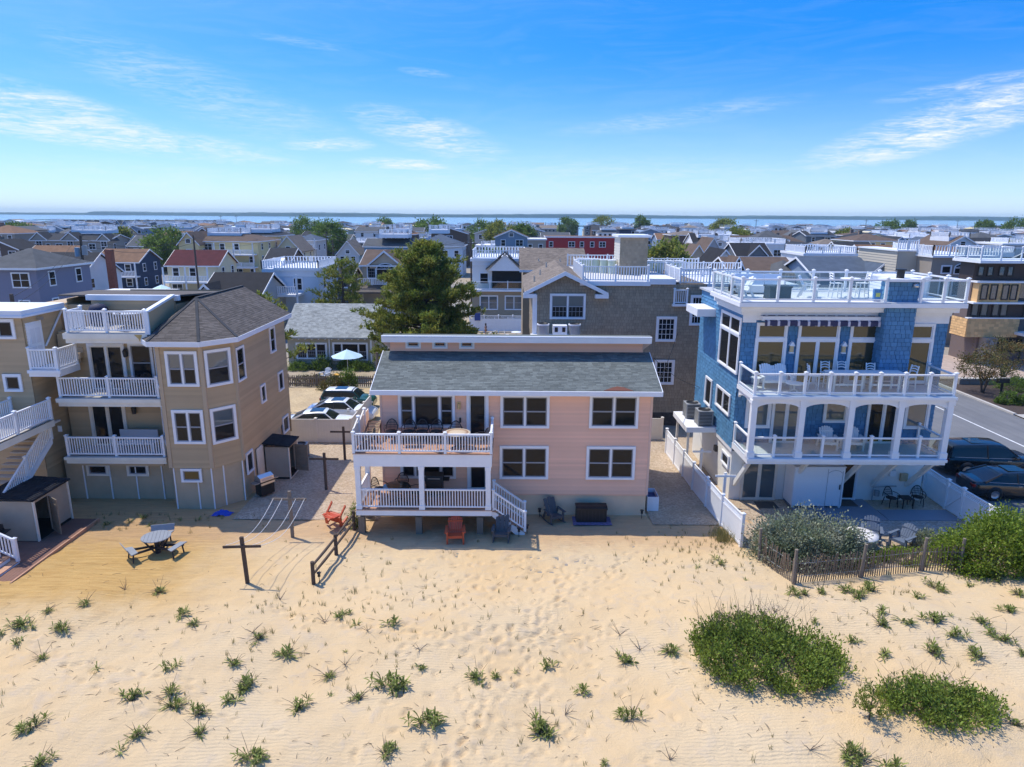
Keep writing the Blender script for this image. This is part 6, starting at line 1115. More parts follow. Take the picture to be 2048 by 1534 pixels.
sed = lambda L: ([(-L/2, .78), (-L/2+.12, .93), (-L/2+.7, .97), (0, .93), (L/2-1.25, .92), (L/2-.5, .82), (L/2-.1, .70), (L/2, .58)], [(-L/2+.45, .95), (-L/2+1.35, 1.36), (-.1, 1.43), (.35, 1.41), (L/2-1.35, .93)])
t_, r_ = sed(4.75)
car('white_sedan', 'white sedan parked nearest the cream fence, half hidden by it', (-12.55, 43.2, .01), radians(2), WP, 4.75, 1.83, t_, r_); car('white_sedan', 'white sedan with black roof glass parked between the green hatchback and the fence', (-11.85, 45.9, .01), radians(-3), WP, 4.75, 1.83, t_, r_)
car('green_hatchback', 'dark green hatchback with white roof parked behind the white sedans', (-12.1, 48.9, .01), radians(-2), GP, 3.95, 1.73, [(-1.97, .80), (-1.9, .95), (0, .95), (.95, .93), (1.6, .84), (1.9, .72), (1.97, .6)], [(-1.88, .96), (-1.62, 1.42), (-.2, 1.46), (.45, 1.44), (1.0, .95)], WP, .31)
t2, r2 = sed(4.95); car('black_sedan', 'black sedan parked beside the white lattice fence at the right edge', (26.0, 33.1, .02), radians(-4), BP, 4.95, 1.88, t2, r2, wheel=.34)
car('black_suv', 'large black sport utility vehicle parked behind the black sedan', (26.7, 36.4, .02), radians(-3), BP, 5.2, 2.0, [(-2.6, 1.0), (-2.5, 1.12), (0, 1.12), (1.3, 1.12), (2.1, 1.06), (2.5, .92), (2.6, .7)], [(-2.5, 1.12), (-2.3, 1.74), (-.3, 1.82), (.5, 1.79), (1.35, 1.12)], None, .4, .28)
# ------------------------------------------------------------------ poles and wires
PW = M('pole_wood', (.10, .075, .058), .9, namt=.25, nscale=2, grain=(3, 3, .4)); WIRE = M('black_wire', (.02, .02, .02), .6); POLES = []
def pole_(label, x, y, h, arm=True, transf=False, rad=.16):
    r = thing('utility_pole', label, 'utility pole', (x, y, 0), 0, 'utility poles'); ob('shaft', MB().tube([(0, 0, -.5), (0, 0, h*.5), (0, 0, h)], [rad, rad*.85, rad*.7], 9).mesh('shaft', PW), r); POLES.append(Vector((x, y, h)))
    if arm: ob('crossarm', MB().box(-1.1, 1.1, -.16, -.04, h-.75, h-.62).mesh('crossarm', PW), r); [ob('insulator', cached(('ins',), lambda: MB().cyl(0, 0, 0, .16, .05, 8).mesh('insulator', GALV)), r, (q, -.1, h-.62)) for q in (-1, -.4, .4, 1)]
    if transf: ob('transformer', MB().cyl(.42, -.1, h-2.2, h-1.2, .3, 14).cyl(.42, -.1, h-1.2, h-1.1, .22, 14).mesh('transformer', GALV), r); ob('transformer', MB().cyl(-.45, -.1, h-2.4, h-1.4, .27, 14).mesh('transformer', M('blue_grey_can', (.22, .33, .42), .5)), r)
    return r
def pp2(px, D): return (px-1024)/F_PX*D*.99
pole_('leaning brown utility pole with two transformers in front of the white house at left', pp2(160, 80), 80, 11.4, False, True, .2).rotation_euler = (0, radians(2.5), 0); pole_('dark utility pole standing before the maroon-roofed cream house', pp2(392, 98), 98, 10.9, False); pole_('slim utility pole with a lamp right of the round green tree', pp2(655, 150), 150, 10.2, False, rad=.14); pole_('pale slim pole beside the lamp pole', pp2(667, 140), 140, 8.8, False, rad=.12)
pole_('utility pole right of the big pine, left of the white deck house', pp2(941, 110), 110, 10.2, True); pole_('short thick pole at the left edge beside the lilac house', pp2(12, 58), 58, 7.2, False, rad=.22); pole_('utility pole with crossarm among the yellow far houses', pp2(563, 190), 190, 10.4, True)
for px, D, q in ((450, 420, 'above the yellow roofs'), (480, 430, 'twin of the one above the yellow roofs'), (1272, 300, 'right of the red building'), (1502, 330, 'above the white railed roofs'), (1718, 380, 'on the right skyline'), (1898, 400, 'far right skyline'), (868, 300, 'above the white roofs left of centre'), (1115, 350, 'over the red building')): pole_('thin distant utility pole '+q, pp2(px, D), D, 12.5, True, rad=.15)
for k, (a, b, sag) in enumerate(((0, 1, 1.2), (5, 0, .8), (1, 6, 2.0), (2, 4, 2.0))):
    for dz in (-.3, -1.0):
        p, q = POLES[a]+Vector((0, 0, dz)), POLES[b]+Vector((0, 0, dz)); me = MB().tube([p+(q-p)*(i/12)-Vector((0, 0, sag*sin(pi*i/12))) for i in range(13)], .022, 4).mesh('power_line', WIRE); tag(ob('power_line', me), '%s black power line strung between %s' % ('upper' if dz > -.5 else 'lower', ('the transformer pole and the pole by the maroon roof', 'the left edge pole and the transformer pole', 'the maroon roof pole and the pole among yellow houses', 'the lamp pole and the pole right of the pine')[k]), 'power line', 'power lines')
mb = MB()
for k, (a, b) in enumerate((((6.5, 31, 5.6), (11, 44.9, 6.4)), ((9.5, 45, 4.7), (10.97, 38.5, 4.3)))):
    p, q = Vector(a), Vector(b); tag(ob('service_cable', MB().tube([p+(q-p)*(i/8)-Vector((0, 0, .3*sin(pi*i/8))) for i in range(9)], .018, 4).mesh('service_cable', WIRE)), ('black service cable from the pink house eave to the brown house', 'black service cable from the brown house to the blue house')[k], 'cable')
# ------------------------------------------------------------------ person by the pool yard
def person(label, loc, rotz):
    r = thing('person', label, 'person', loc, rotz); me = bpy.data.meshes.new('body')
    V = [(0, 0, .92), (0, .0, 1.12), (0, .01, 1.34), (0, -.01, 1.46), (0, -.03, 1.58), (0, -.035, 1.70), (-.16, 0, 1.38), (-.22, -.05, 1.12), (-.18, -.22, .95), (.16, 0, 1.38), (.22, .02, 1.12), (.2, -.12, .9), (-.09, 0, .86), (-.10, -.10, .48), (-.10, -.02, .09), (-.10, -.16, .04), (.09, 0, .86), (.10, .06, .48), (.10, .2, .10), (.10, .08, .04)]
    E_ = [(0, 1), (1, 2), (2, 3), (3, 4), (4, 5), (2, 6), (6, 7), (7, 8), (2, 9), (9, 10), (10, 11), (0, 12), (12, 13), (13, 14), (14, 15), (0, 16), (16, 17), (17, 18), (18, 19)]
    me.from_pydata(V, E_, []); o = ob('body', me, r); me.materials.append(M('skin', (.42, .25, .17), .6)); o.modifiers.new('skin', 'SKIN')
    R_ = [.13, .115, .14, .05, .085, .07, .06, .045, .032, .06, .045, .032, .085, .06, .04, .035, .085, .06, .04, .035]
    for v, q in zip(me.skin_vertices[0].data, R_): v.radius = (q, q)
    me.skin_vertices[0].data[0].use_root = True; s = o.modifiers.new('sub', 'SUBSURF'); s.levels = s.render_levels = 1
    ob('hair', MB().lathe([(0, .14), (.07, .12), (.105, .04), (.10, -.08), (.07, -.2), (0, -.22)], 10, (0, .0, 1.64)).mesh('hair', M('brown_hair', (.05, .03, .02), .6)), r); ob('swimsuit', MB().lathe([(.10, -.02), (.155, 0), (.15, .09), (.13, .10)], 12, (0, .0, .86)).lathe([(.14, 0), (.158, .06), (.14, .12)], 12, (0, 0, 1.24)).mesh('swimsuit', M('dark_red_suit', (.15, .02, .03), .7)), r); return r
person('person in a dark red swimsuit walking in the pool yard before the lattice fence', (pp2(970, 79), 78.5, 0), radians(70))
pool = thing('pool_ladder', 'pale handrail beside the walking person in the pool yard', 'handrail', (pp2(990, 79), 78.5, 0)); [ob('rail', MB().tube([(x, 0, 0), (x+.2, 0, .55), (x+1.2, 0, .95), (x+1.2, 0, 0)], .03, 6).mesh('rail', WHITE), pool, (0, y, 0)) for x, y in ((-.9, 0), (-.9, .5))]
sgn = thing('blue_sign', 'small blue board fixed on the pool yard fence', 'sign', (pp2(951, 80.5), 82.8, .8)); ob('board', MB().box(-.35, .35, -.03, .03, .6, 1.5).mesh('board', M('sign_blue', (.03, .06, .25), .6)), sgn); ob('post', MB().box(-.04, .04, .03, .07, -.8, .6).mesh('post', WHITE), sgn)
roundtable('patio_table', 'white round table in the pool yard left of the brown house', (pp2(1032, 79), 78.5, 0), .6, .75, WHC, WHC)
for k, dx in enumerate((-1.1, 1.1)): highchair('white chair %s the white table in the pool yard' % ('left of' if k == 0 else 'right of'), (pp2(1032, 79)+dx, 78.5, 0), radians(90 if k == 0 else -90), 'pool yard chairs', hs=.45, hb=.95)
fl = thing('flag', 'red and white striped flag at the left edge by the tan house', 'flag', (-36.0, 47.3, 0)); ob('pole', MB().cyl(0, 0, 0, 8.2, .04, 8).mesh('pole', WHITE), fl); FR_, FW_ = M('flag_red', (.42, .03, .04), .8), M('flag_white', (.75, .75, .75), .8)
for k in range(13):
    ob('stripe', MB().add([(.05+.2*i, .1*sin(i*1.1), 6.6+.1*k-.12*i) for i in range(6)]+[(.05+.2*i, .1*sin(i*1.1), 6.7+.1*k-.12*i) for i in range(6)], [(i, i+1, i+7, i+6) for i in range(5)]).mesh('stripe', FR_ if k % 2 == 0 else FW_), fl)
ob('canton', MB().add([(.05, -.015, 7.2), (.5, -.06, 6.95), (.5, -.06, 7.65), (.05, -.015, 7.9)], [(0, 1, 2, 3)]).mesh('canton', M('flag_navy', (.03, .04, .15), .8)), fl)
# ------------------------------------------------------------------ vegetation
def leaves(name, pos, dirs, L, Wd, mat, droop=.15):
    """one rhombic two-face leaf per row of pos"""
    n = len(pos); d = dirs/np.linalg.norm(dirs, axis=1, keepdims=True); r = RNG.normal(size=(n, 3)); s = np.cross(d, r); s /= np.linalg.norm(s, axis=1, keepdims=True)+1e-9
    L = np.broadcast_to(np.asarray(L, float).reshape(-1, 1), (n, 1)); Wd = np.broadcast_to(np.asarray(Wd, float).reshape(-1, 1), (n, 1)); up = np.cross(s, d)
    a = pos; b = pos+d*L*.5+s*Wd*.5+up*L*droop; c = pos+d*L; e = pos+d*L*.5-s*Wd*.5+up*L*droop
    co = np.stack([a, b, c, e], 1).reshape(-1, 3); i = np.arange(n)*4; return fastmesh(name, co, np.stack([i, i+1, i+2, i+3], 1), mat)
def shell(n, rx, ry, h, rng, lo=.45, clumps=40, spread=.22):
    """points in clumps on and inside a dome"""
    c = rng.normal(size=(clumps, 3)); c[:, 2] = np.abs(c[:, 2])*.9; c /= np.linalg.norm(c, axis=1, keepdims=True); rad = lo+(1-lo)*rng.random((clumps, 1))**.5; c *= rad*(.82+.3*rng.random((clumps, 1)))
    k = rng.integers(0, clumps, n); p = c[k]+rng.normal(size=(n, 3))*spread; p[:, 2] = np.abs(p[:, 2]); dirs = p*np.array([1, 1, .7])+rng.normal(size=(n, 3))*.6+np.array([0, 0, .35])
    return p*np.array([rx, ry, h]), dirs
L_DK = leafmat('bayberry_leaf', (.19, .255, .045), .55, .48, (.24, .31, .05)); L_BR = leafmat('bright_bush_leaf', (.19, .28, .03), .45, .45, (.25, .32, .05)); L_SIL = leafmat('silver_leaf', (.34, .36, .27), .45, .35, (.22, .27, .15)); L_PINE = leafmat('pine_needle', (.17, .225, .04), .5, .4, (.30, .30, .06)); L_TREE = leafmat('tree_leaf', (.12, .19, .035), .4, .45, (.16, .24, .045)); L_GOLD = leafmat('dune_plant_leaf', (.21, .25, .06), .6, .42); L_OLV = leafmat('olive_garden_leaf', (.12, .13, .04), .4, .35, (.17, .10, .03)); GRASSM = leafmat('beach_grass_blade', (.25, .23, .09), .35, .3); TWIG = M('dead_twig', (.10, .08, .07), .9, var=.3); BARK = M('bark', (.075, .058, .045), .95, namt=.3, nscale=4)
def shrub(name, label, loc, rx, ry, h, n, mat, L=.10, Wd=.055, clumps=60, lo=.5, spread=.16, twigs=60, group=None, seed=1, twig_h=.8):
    rng = np.random.default_rng(seed); r = thing(name, label, 'bush', loc, 0, group); p, d = shell(n, rx, ry, h, rng, lo, clumps, spread)
    z0 = loc[2]
    for i in range(len(p)): p[i, 2] += gz(loc[0]+p[i, 0], loc[1]+p[i, 1])-z0 if p[i, 2] < 99 and loc[1] < 31 else 0
    ob('foliage', leaves('foliage', p, d, L*rng.uniform(.6, 1.3, n), Wd*rng.uniform(.7, 1.2, n), mat), r); mb = MB()
    for _ in range(twigs):
        a = rng.uniform(0, 2*pi); q = rng.random()**.5; e = Vector((rx*q*cos(a), ry*q*sin(a), h*rng.uniform(.6, 1)*sqrt(max(.05, 1-q*q))*twig_h)); s = Vector((e.x*.45, e.y*.45, -.05)); mb.tube([s, (s+e)/2+Vector((rng.normal()*.06, rng.normal()*.06, .05)), e], [.018, .012, .005], 4, False)
    ob('branches', mb.mesh('branches', TWIG), r); return r
def dune_shrub(label, loc, rx, ry, h, clumps, per, mat, seed, twigs):
    rng = np.random.default_rng(seed); r = thing('dune_shrub', label, 'bush', loc, 0, 'dune shrubs'); P_ = []; D_ = []; mb = MB()
    for k in range(clumps):
        a = rng.uniform(0, 2*pi); q = rng.random()**.5; e = 1+.22*nz(cos(a)*2, sin(a)*2, 1, seed); x, y = rx*q*cos(a)*e, ry*q*sin(a)*e; hh = h*(.55+.45*sqrt(max(0, 1-q*q)))*rng.uniform(.6, 1.15); z0 = gz(loc[0]+x, loc[1]+y)-loc[2]
        if nz(x, y, .9, seed+3) < -.33 and q < .8: hh *= .4
        m = int(per*rng.uniform(.6, 1.3)); sp_ = rng.uniform(.10, .17); c = np.array([x, y, z0]); t = rng.random(m); p = c+np.stack([rng.normal(size=m)*sp_*(.6+t), rng.normal(size=m)*sp_*(.6+t), hh*(.25+.75*t)], 1); P_.append(p); D_.append(np.stack([rng.normal(size=m)*.7+cos(a)*.3, rng.normal(size=m)*.7+sin(a)*.3, .5+rng.random(m)*.7], 1))
        for _ in range(2): e2 = Vector((x+rng.normal()*.1, y+rng.normal()*.1, z0+hh*rng.uniform(.7, 1.0))); mb.tube([(x*.9, y*.9, z0-.05), ((x*.9+e2.x)/2+.03, (y*.9+e2.y)/2, z0+hh*.5), e2], [.011, .008, .004], 3, False)
    for _ in range(twigs): a = rng.uniform(.6, 2.9); q = rng.uniform(.5, 1); x, y = rx*q*cos(a), ry*q*sin(a); z0 = gz(loc[0]+x, loc[1]+y)-loc[2]; mb.tube([(x, y, z0), (x+rng.normal()*.1, y+rng.normal()*.1, z0+h*.8), (x+rng.normal()*.25, y+rng.normal()*.25, z0+h*rng.uniform(1.1, 1.9))], [.009, .006, .003], 3, False)
    p = np.concatenate(P_); d = np.concatenate(D_); ob('foliage', leaves('foliage', p, d, rng.uniform(.08, .15, len(p)), .05, mat), r); ob('branches', mb.mesh('branches', TWIG), r); return r
G = 'dune shrubs'
c1 = onsand(1530, 1318); c2 = onsand(1880, 1415)
dune_shrub('broad sprawling green shrub on the open sand right of centre', c1, 2.25, 1.7, .85, 240, 70, L_DK, 3, 90)
dune_shrub('low sprawling green shrub near the lower right corner', c2, 1.7, 1.05, .55, 120, 55, L_DK, 4, 40)
shrub('silver_bush', 'large grey-green silvery bush in front of the white fence end by the blue house', P3(12.55, 26.35), 2.35, 1.35, 1.75, 19000, L_SIL, .12, .065, 120, .6, .13, 60, 'yard bushes', 5)
shrub('green_bush', 'tall bright green bush at the right edge beside the sand fence', P3(20.1, 25.6), 2.45, 1.5, 2.1, 24000, L_BR, .13, .07, 130, .6, .12, 60, 'yard bushes', 6)
shrub('low_bush', 'low bright green bush behind the sand fence slats', P3(16.5, 26.1), 1.2, .6, .45, 4200, L_BR, .09, .045, 40, .5, .14, 20, 'yard bushes', 7); shrub('low_bush', 'small green bush between the silvery bush and the sand fence', P3(14.3, 25.7), .8, .45, .42, 2400, L_BR, .09, .045, 30, .5, .14, 15, 'yard bushes', 8); shrub('silver_bush', 'small pale silvery bush left of the tall bright bush', P3(18.2, 27.2), .75, .6, .75, 3200, L_SIL, .1, .045, 40, .5, .14, 20, 'yard bushes', 9)
shrub('small_shrub', 'thin young shrub at the left corner post of the pink deck', P3(-7.15, 28.95), .35, .3, 1.15, 700, L_DK, .12, .035, 22, .3, .12, 16, 'yard bushes', 10)
# garden shrubs by the cottage and across the street
for k, (x, y, rx, h, m, l) in enumerate(((-17.6, 61.6, .9, 1.15, L_TREE, 'round dark shrub under the cottage windows, left of the Adirondack chair'), (-19.6, 61.4, 1.0, .8, L_TREE, 'low shrub at the left end of the cottage wall'), (-15.4, 61.8, .8, .9, L_TREE, 'dark shrub behind the umbrella pole'), (-13.9, 61.5, 1.0, .9, L_TREE, 'dark shrub at the right end of the cottage wall'), (-14.6, 54.2, 1.15, 1.15, L_OLV, 'loose olive bush on the picket fence behind the green car'), (-13.5, 54.4, .8, 1.7, L_TREE, 'taller bush on the picket fence behind the green car'), (-17.3, 56.2, 1.5, .6, L_OLV, 'low flowering border behind the left picket fence'))): shrub('garden_shrub', l, (x, y, 0), rx, rx*.7, h, 1500, m, .16, .08, 40, .5, .16, 10, 'cottage garden shrubs', 20+k)
for k, (x, y, rx, h, l) in enumerate(((38.3, 51.0, .8, .8, 'round green shrub nearest the kerb in the planting bed'), (39.6, 50.6, .9, .75, 'green shrub second from the kerb in the planting bed'), (41.6, 50.2, 1.6, .8, 'clipped hedge at the right edge of the planting bed'), (42.3, 55.6, 1.8, .9, 'low green hedge in front of the stone garden wall'), (44.6, 55.5, 1.6, 1.0, 'green hedge at the right end of the garden wall'))): shrub('garden_shrub', l, (x, y, .05), rx, rx*.7, h, 1700, L_TREE, .16, .08, 40, .6, .14, 10, 'street garden shrubs', 40+k)
def broadtree(name, label, loc, rx, h, base, n, mat, L, group, seed, trunk=.16, clumps=60, cat='tree', multi=1):
    rng = np.random.default_rng(seed); r = thing(name, label, cat, loc, rng.uniform(0, 6), group); c = rng.normal(size=(clumps, 3)); c /= np.linalg.norm(c, axis=1, keepdims=True); c *= (.55+.45*rng.random((clumps, 1))**.6); k = rng.integers(0, clumps, n); hh = (h-base)/2
    p = c[k]+rng.normal(size=(n, 3))*.14; d = p+rng.normal(size=(n, 3))*.7+np.array([0, 0, .2]); p = p*np.array([rx, rx, hh])+np.array([0, 0, base+hh]); ob('crown', leaves('crown', p, d, L*rng.uniform(.7, 1.3, n), L*.6, mat), r); mb = MB()
    for q in range(multi): a = 6.28*q/multi; o_ = Vector((.25*cos(a), .25*sin(a), 0)) if multi > 1 else Vector(); mb.tube([o_*.3, o_+Vector((0, 0, base*.7)), o_*3+Vector((.1, 0, base+hh*.8))], [trunk, trunk*.8, trunk*.35], 7)
    for q in range(9): e = c[q]*np.array([rx, rx, hh])*.8; mb.tube([(0, 0, base*.8), (e[0]*.5, e[1]*.5, base+hh*.6), (e[0], e[1], base+hh+e[2])], [trunk*.5, trunk*.35, trunk*.1], 5, False)
    ob('trunk', mb.mesh('trunk', BARK), r); return r
for k, (x, y, rx, h, l) in enumerate(((38.6, 54.3, 2.1, 3.3, 'small spreading multi-stem tree at the kerb across the street'), (43.2, 58.5, 2.3, 3.6, 'small red-tinged tree in front of the modern house garage'), (45.6, 53.6, 2.0, 3.1, 'small tree at the right edge above the clipped hedge'))): broadtree('street_tree', l, (x, y, .05), rx, h, 1.2, 2600, L_OLV, .15, 'street trees', 60+k, .07, 50, multi=4)
def pine(name, label, loc, h, rad, seed, group, n_limb=70, tuft=24, low=.12, needles=20, lean=0., ns=1.):
    rng = np.random.default_rng(seed); r = thing(name, label, 'pine tree', loc, 0, group); mb = MB(); top = Vector((lean, 0, h)); mb.tube([(0, 0, -.3), (lean*.3, 0, h*.4), (lean*.8, 0, h*.8), top], [.3*h/11, .22*h/11, .1*h/11, .02], 9); P_ = []; D_ = []
    for k in range(n_limb):
        t = low+(1-low)*(k+rng.random())/n_limb; a = k*2.4+rng.normal()*.4; z = h*t*.97; prof = (1-t)**.6*(.6+.4*min(1, (t-low)/.18+.35)); l = rad*(prof*1.12+.1)*rng.uniform(.5, 1.28); s = Vector((lean*t, 0, z)); dirv = Vector((cos(a), sin(a), .0)); pts = [s]
        for q in range(1, 5): f = q/4; pts.append(s+dirv*l*f+Vector((rng.normal()*.12, rng.normal()*.12, l*(.10*f+.20*f*f)-.15*l*f*(1-t))))
        mb.tube(pts, [q_*ns*ns*(1.2-t) for q_ in (.07, .05, .04, .025, .012)], 5, False); nt = int(tuft*(.4+l/rad))
        for q in range(nt):
            f = .25+.75*rng.random()**.7; i = min(3, int(f*4)); w_ = f*4-i; c = pts[i]*(1-w_)+pts[i+1]*w_; c = c+Vector((rng.normal()*.28, rng.normal()*.28, abs(rng.normal())*.2))*ns; P_.append(c); D_.append(dirv*.45+Vector((rng.normal()*.3, rng.normal()*.3, .8)))
    C_ = np.array([tuple(p) for p in P_]); Dr = np.array([tuple(p) for p in D_]); m = len(C_); pos = np.repeat(C_, needles, 0); dd = np.repeat(Dr/np.linalg.norm(Dr, axis=1, keepdims=True), needles, 0)+RNG.normal(size=(m*needles, 3))*.55; pos = pos+dd*RNG.uniform(-.12, .16, (m*needles, 1))*ns
    ob('needles', leaves('needles', pos, dd, RNG.uniform(.16, .32, m*needles)*ns, .085*ns, L_PINE, 0), r); ob('trunk', mb.mesh('trunk', BARK), r); return r
pine('black_pine', 'large dense dark pine rising behind the pink house roof', (-7.2, 56.5, 0), 11.7, 4.7, 11, 'pines', 150, 52, .08, 20); pine('black_pine', 'smaller open pine left of the big pine, above the cottage roof', (-20.3, 82, 0), 8.6, 3.6, 12, 'pines', 40, 22, .25); pine('black_pine', 'pine branch tips showing behind the tan house roof and cottage', (-17.3, 46.5, 0), 8.6, 3.3, 13, 'pines', 24, 16, .35)
pine('young_pine', 'small upright pine seedling at the left edge of the lower right shrub', onsand(1738, 1440), 1.0, .45, 14, 'young pines', 18, 6, .1, 14, ns=.33)
# dune plants: leafy rosettes, built from five shapes
def rosette(seed, n, spread, hgt):
    rng = np.random.default_rng(seed); co = []; fa = []
    st = [(rng.normal()*spread*.45, rng.normal()*spread*.35) for _ in range(max(3, n//14))]
    for k in range(n):
        sx_, sy_ = st[k % len(st)]; a = rng.uniform(0, 2*pi); el = rng.uniform(.1, 1.35); l = rng.uniform(.15, .31); w = rng.uniform(.011, .02); zb = rng.uniform(0, hgt); o_ = np.array([sx_, sy_, zb]); dv = np.array([cos(a)*cos(el), sin(a)*cos(el), sin(el)]); sd = np.array([-sin(a), cos(a), 0]); b = len(co)
        p1 = o_+dv*l*.45+np.array([0, 0, .02]); p2 = o_+dv*l*.8+np.array([0, 0, -.01]); p3 = o_+dv*l+np.array([0, 0, -.05*l/.2]); co += [o_, p1-sd*w, p1+sd*w, p2-sd*w*.8, p2+sd*w*.8, p3]; fa += [(b, b+1, b+2, b+2), (b+1, b+3, b+4, b+2), (b+3, b+5, b+4, b+4)]
    me = bpy.data.meshes.new('leaves'); me.from_pydata([tuple(c) for c in co], [], [tuple(dict.fromkeys(f)) for f in fa]); me.materials.append(L_GOLD); me.update(); return me
ROS = [rosette(s, n, sp_, hg) for s, n, sp_, hg in ((1, 60, .20, .13), (2, 92, .30, .15), (3, 36, .15, .10), (4, 135, .33, .22), (5, 18, .09, .07))]
def stalks(seed, n):
    rng = np.random.default_rng(seed); mb = MB()
    for _ in range(n*2): a = rng.uniform(0, 6.3); l = rng.uniform(.25, .7); e = Vector((cos(a)*l*.8, sin(a)*l*.8, l*rng.uniform(.05, .8))); mb.tube([(0, 0, 0), e*.5+Vector((0, 0, .05)), e], [.008, .007, .004], 3, False)
    return mb.mesh('dry_stems', TWIG)
STK = [stalks(9+k, 6) for k in range(4)]
spots = [(45, 1250, 1), (95, 1225, 0), (125, 1260, 1), (85, 1318, 0), (30, 1290, 2), (170, 1210, 0), (5, 1268, 2), (318, 1186, 0), (365, 1233, 0), (388, 1250, 0), (517, 1278, 1), (574, 1312, 0), (470, 1333, 2), (330, 1340, 2), (355, 1330, 4), (264, 1400, 1), (348, 1415, 0), (342, 1388, 0), (395, 1430, 1), (400, 1470, 0), (500, 1370, 1), (485, 1382, 0), (455, 1402, 2), (596, 1415, 1), (658, 1355, 0), (716, 1400, 1), (770, 1370, 3), (810, 1375, 2), (845, 1340, 2), (845, 1445, 3), (770, 1510, 3), (500, 1515, 3), (275, 1470, 1), (70, 1455, 3), (80, 1528, 1), (955, 1358, 1), (990, 1358, 2), (1090, 1336, 2), (1075, 1465, 1), (1250, 1325, 1), (1262, 1440, 3), (1165, 1385, 0), (1340, 1305, 0), (660, 1391, 4), (675, 1235, 2), (700, 1228, 2), (790, 1250, 2), (712, 1252, 4), (1080, 1455, 0), (1100, 1475, 2), (1210, 1528, 2), (1610, 1190, 1), (1640, 1187, 1), (1712, 1195, 1), (1742, 1182, 1), (1868, 1175, 3), (1935, 1172, 2), (1990, 1160, 1), (1830, 1195, 2), (1765, 1225, 2), (1762, 1250, 1), (1820, 1250, 2), (1870, 1245, 1), (1910, 1270, 1), (1965, 1245, 1), (2020, 1225, 1), (2035, 1190, 0), (1700, 1282, 2), (1772, 1310, 2), (1862, 1305, 1), (1955, 1315, 1), (2010, 1280, 1), (1630, 1245, 2), (2030, 1450, 1), (2045, 1310, 0), (1705, 1285, 4), (1720, 1530, 3), (1795, 1540, 2), (1900, 1232, 4), (1980, 1268, 2), (1585, 1190, 0), (1690, 1183, 0), (1340, 1310, 4), (690, 1305, 4), (510, 1290, 4), (1030, 1345, 4), (195, 1340, 4), (1440, 1130, 2), (1430, 1120, 4), (1490, 1160, 4), (1395, 1135, 4), (240, 1505, 4), (1700, 1510, 0), (330, 1050, 4), (260, 1045, 4), (360, 1042, 4), (210, 1050, 2), (185, 1042, 4), (285, 1038, 2), (300, 1052, 4), (400, 1040, 4)]
ZN = ((0, 560, 1000, 1120, 'in the shade below the tan house'), (0, 280, 1120, 1380, 'at the left edge below the boardwalk'), (0, 420, 1380, 1600, 'in the lower left corner of the sand'), (280, 640, 1120, 1340, 'between picnic table and nearest cross post'), (420, 900, 1340, 1600, 'on the lower sand left of the footprints'), (640, 1000, 1120, 1340, 'seaward of the split-rail fence'), (900, 1360, 1280, 1600, 'on the lower sand right of the footprints'), (1360, 1560, 1080, 1200, 'by the end of the white lattice fence'), (1560, 1800, 1160, 1300, 'between the sand fence and the broad sprawling shrub'), (1800, 2060, 1150, 1400, 'right of the broad shrub, below the bright bush'), (1360, 2060, 1400, 1600, 'in the lower right corner of the sand'))
SZ = {0: 'medium', 1: 'bushy', 2: 'small', 3: 'large', 4: 'tiny'}
for k, (px, py, t) in enumerate(spots):
    p = onsand(px, py); z = next((q[4] for q in ZN if q[0] <= px < q[1] and q[2] <= py < q[3]), 'on the open sand in the middle'); l = '%s green dune plant %s' % (SZ[t], z); r = thing('dune_plant', l, 'plant', p-Vector((0, 0, .02)), random.uniform(0, 6.28), 'leafy dune plants'); s = random.uniform(.68, 1.3)*(1 if t != 4 else .8); ob('leaves', ROS[t], r, scale=(s*random.uniform(.85, 1.45), s*random.uniform(.75, 1.1), s*random.uniform(.75, 1.2)))
    if t in (0, 1, 3) and random.random() < .9: ob('dry_stems', STK[k % 4], r, rotz=k)
# thin beach grass and litter of twigs: nobody could count them
co = []; fa = []
def sprig(x, y, n, h, sp_):
    z = gz(x, y)-.01
    for _ in range(n):
        a = random.uniform(0, 6.28); l = h*random.uniform(.5, 1.2); bx_, by_ = x+random.gauss(0, sp_), y+random.gauss(0, sp_); tx, ty = bx_+cos(a)*l*.35, by_+sin(a)*l*.35; b = len(co); s_ = .007; co.extend([(bx_-s_, by_, z), (bx_+s_, by_, z), ((bx_+tx)/2+s_*.6, (by_+ty)/2, z+l*.6), ((bx_+tx)/2-s_*.6, (by_+ty)/2, z+l*.6), (tx, ty, z+l*.95)]); fa.extend([(b, b+1, b+2, b+3), (b+3, b+2, b+4)])
for px, py, sx_, sy_, n in ((720, 1190, 90, 45, 70), (560, 1220, 60, 30, 25), (1400, 1110, 60, 35, 60), (900, 1210, 90, 50, 25), (1440, 1075, 22, 12, 40), (1480, 1110, 30, 25, 25), (700, 1050, 25, 25, 18), (640, 1330, 300, 90, 80), (1200, 1350, 280, 120, 50), (1750, 1300, 150, 80, 40), (300, 1040, 110, 12, 60), (1700, 1180, 120, 10, 25), (1330, 1100, 60, 25, 30)):
    for _ in range(n): p = onsand(max(5, min(2040, random.gauss(px, sx_))), max(1030, min(1530, random.gauss(py, sy_)))); sprig(p.x, p.y, random.randint(3, 9), random.uniform(.1, .28), .03)
for px, py in ((1440, 1080), (1450, 1072), (1460, 1085)): p = onsand(px, py); [sprig(p.x+random.gauss(0, .25), p.y+random.gauss(0, .15), 30, .5, .12) for _ in range(5)]
me = bpy.data.meshes.new('beach_grass'); me.from_pydata(co, [], fa); me.materials.append(GRASSM); o = stuff(ob('beach_grass', me)); tag(o, 'sparse blades of dry beach grass scattered over the dune sand', 'grass')
mb = MB()
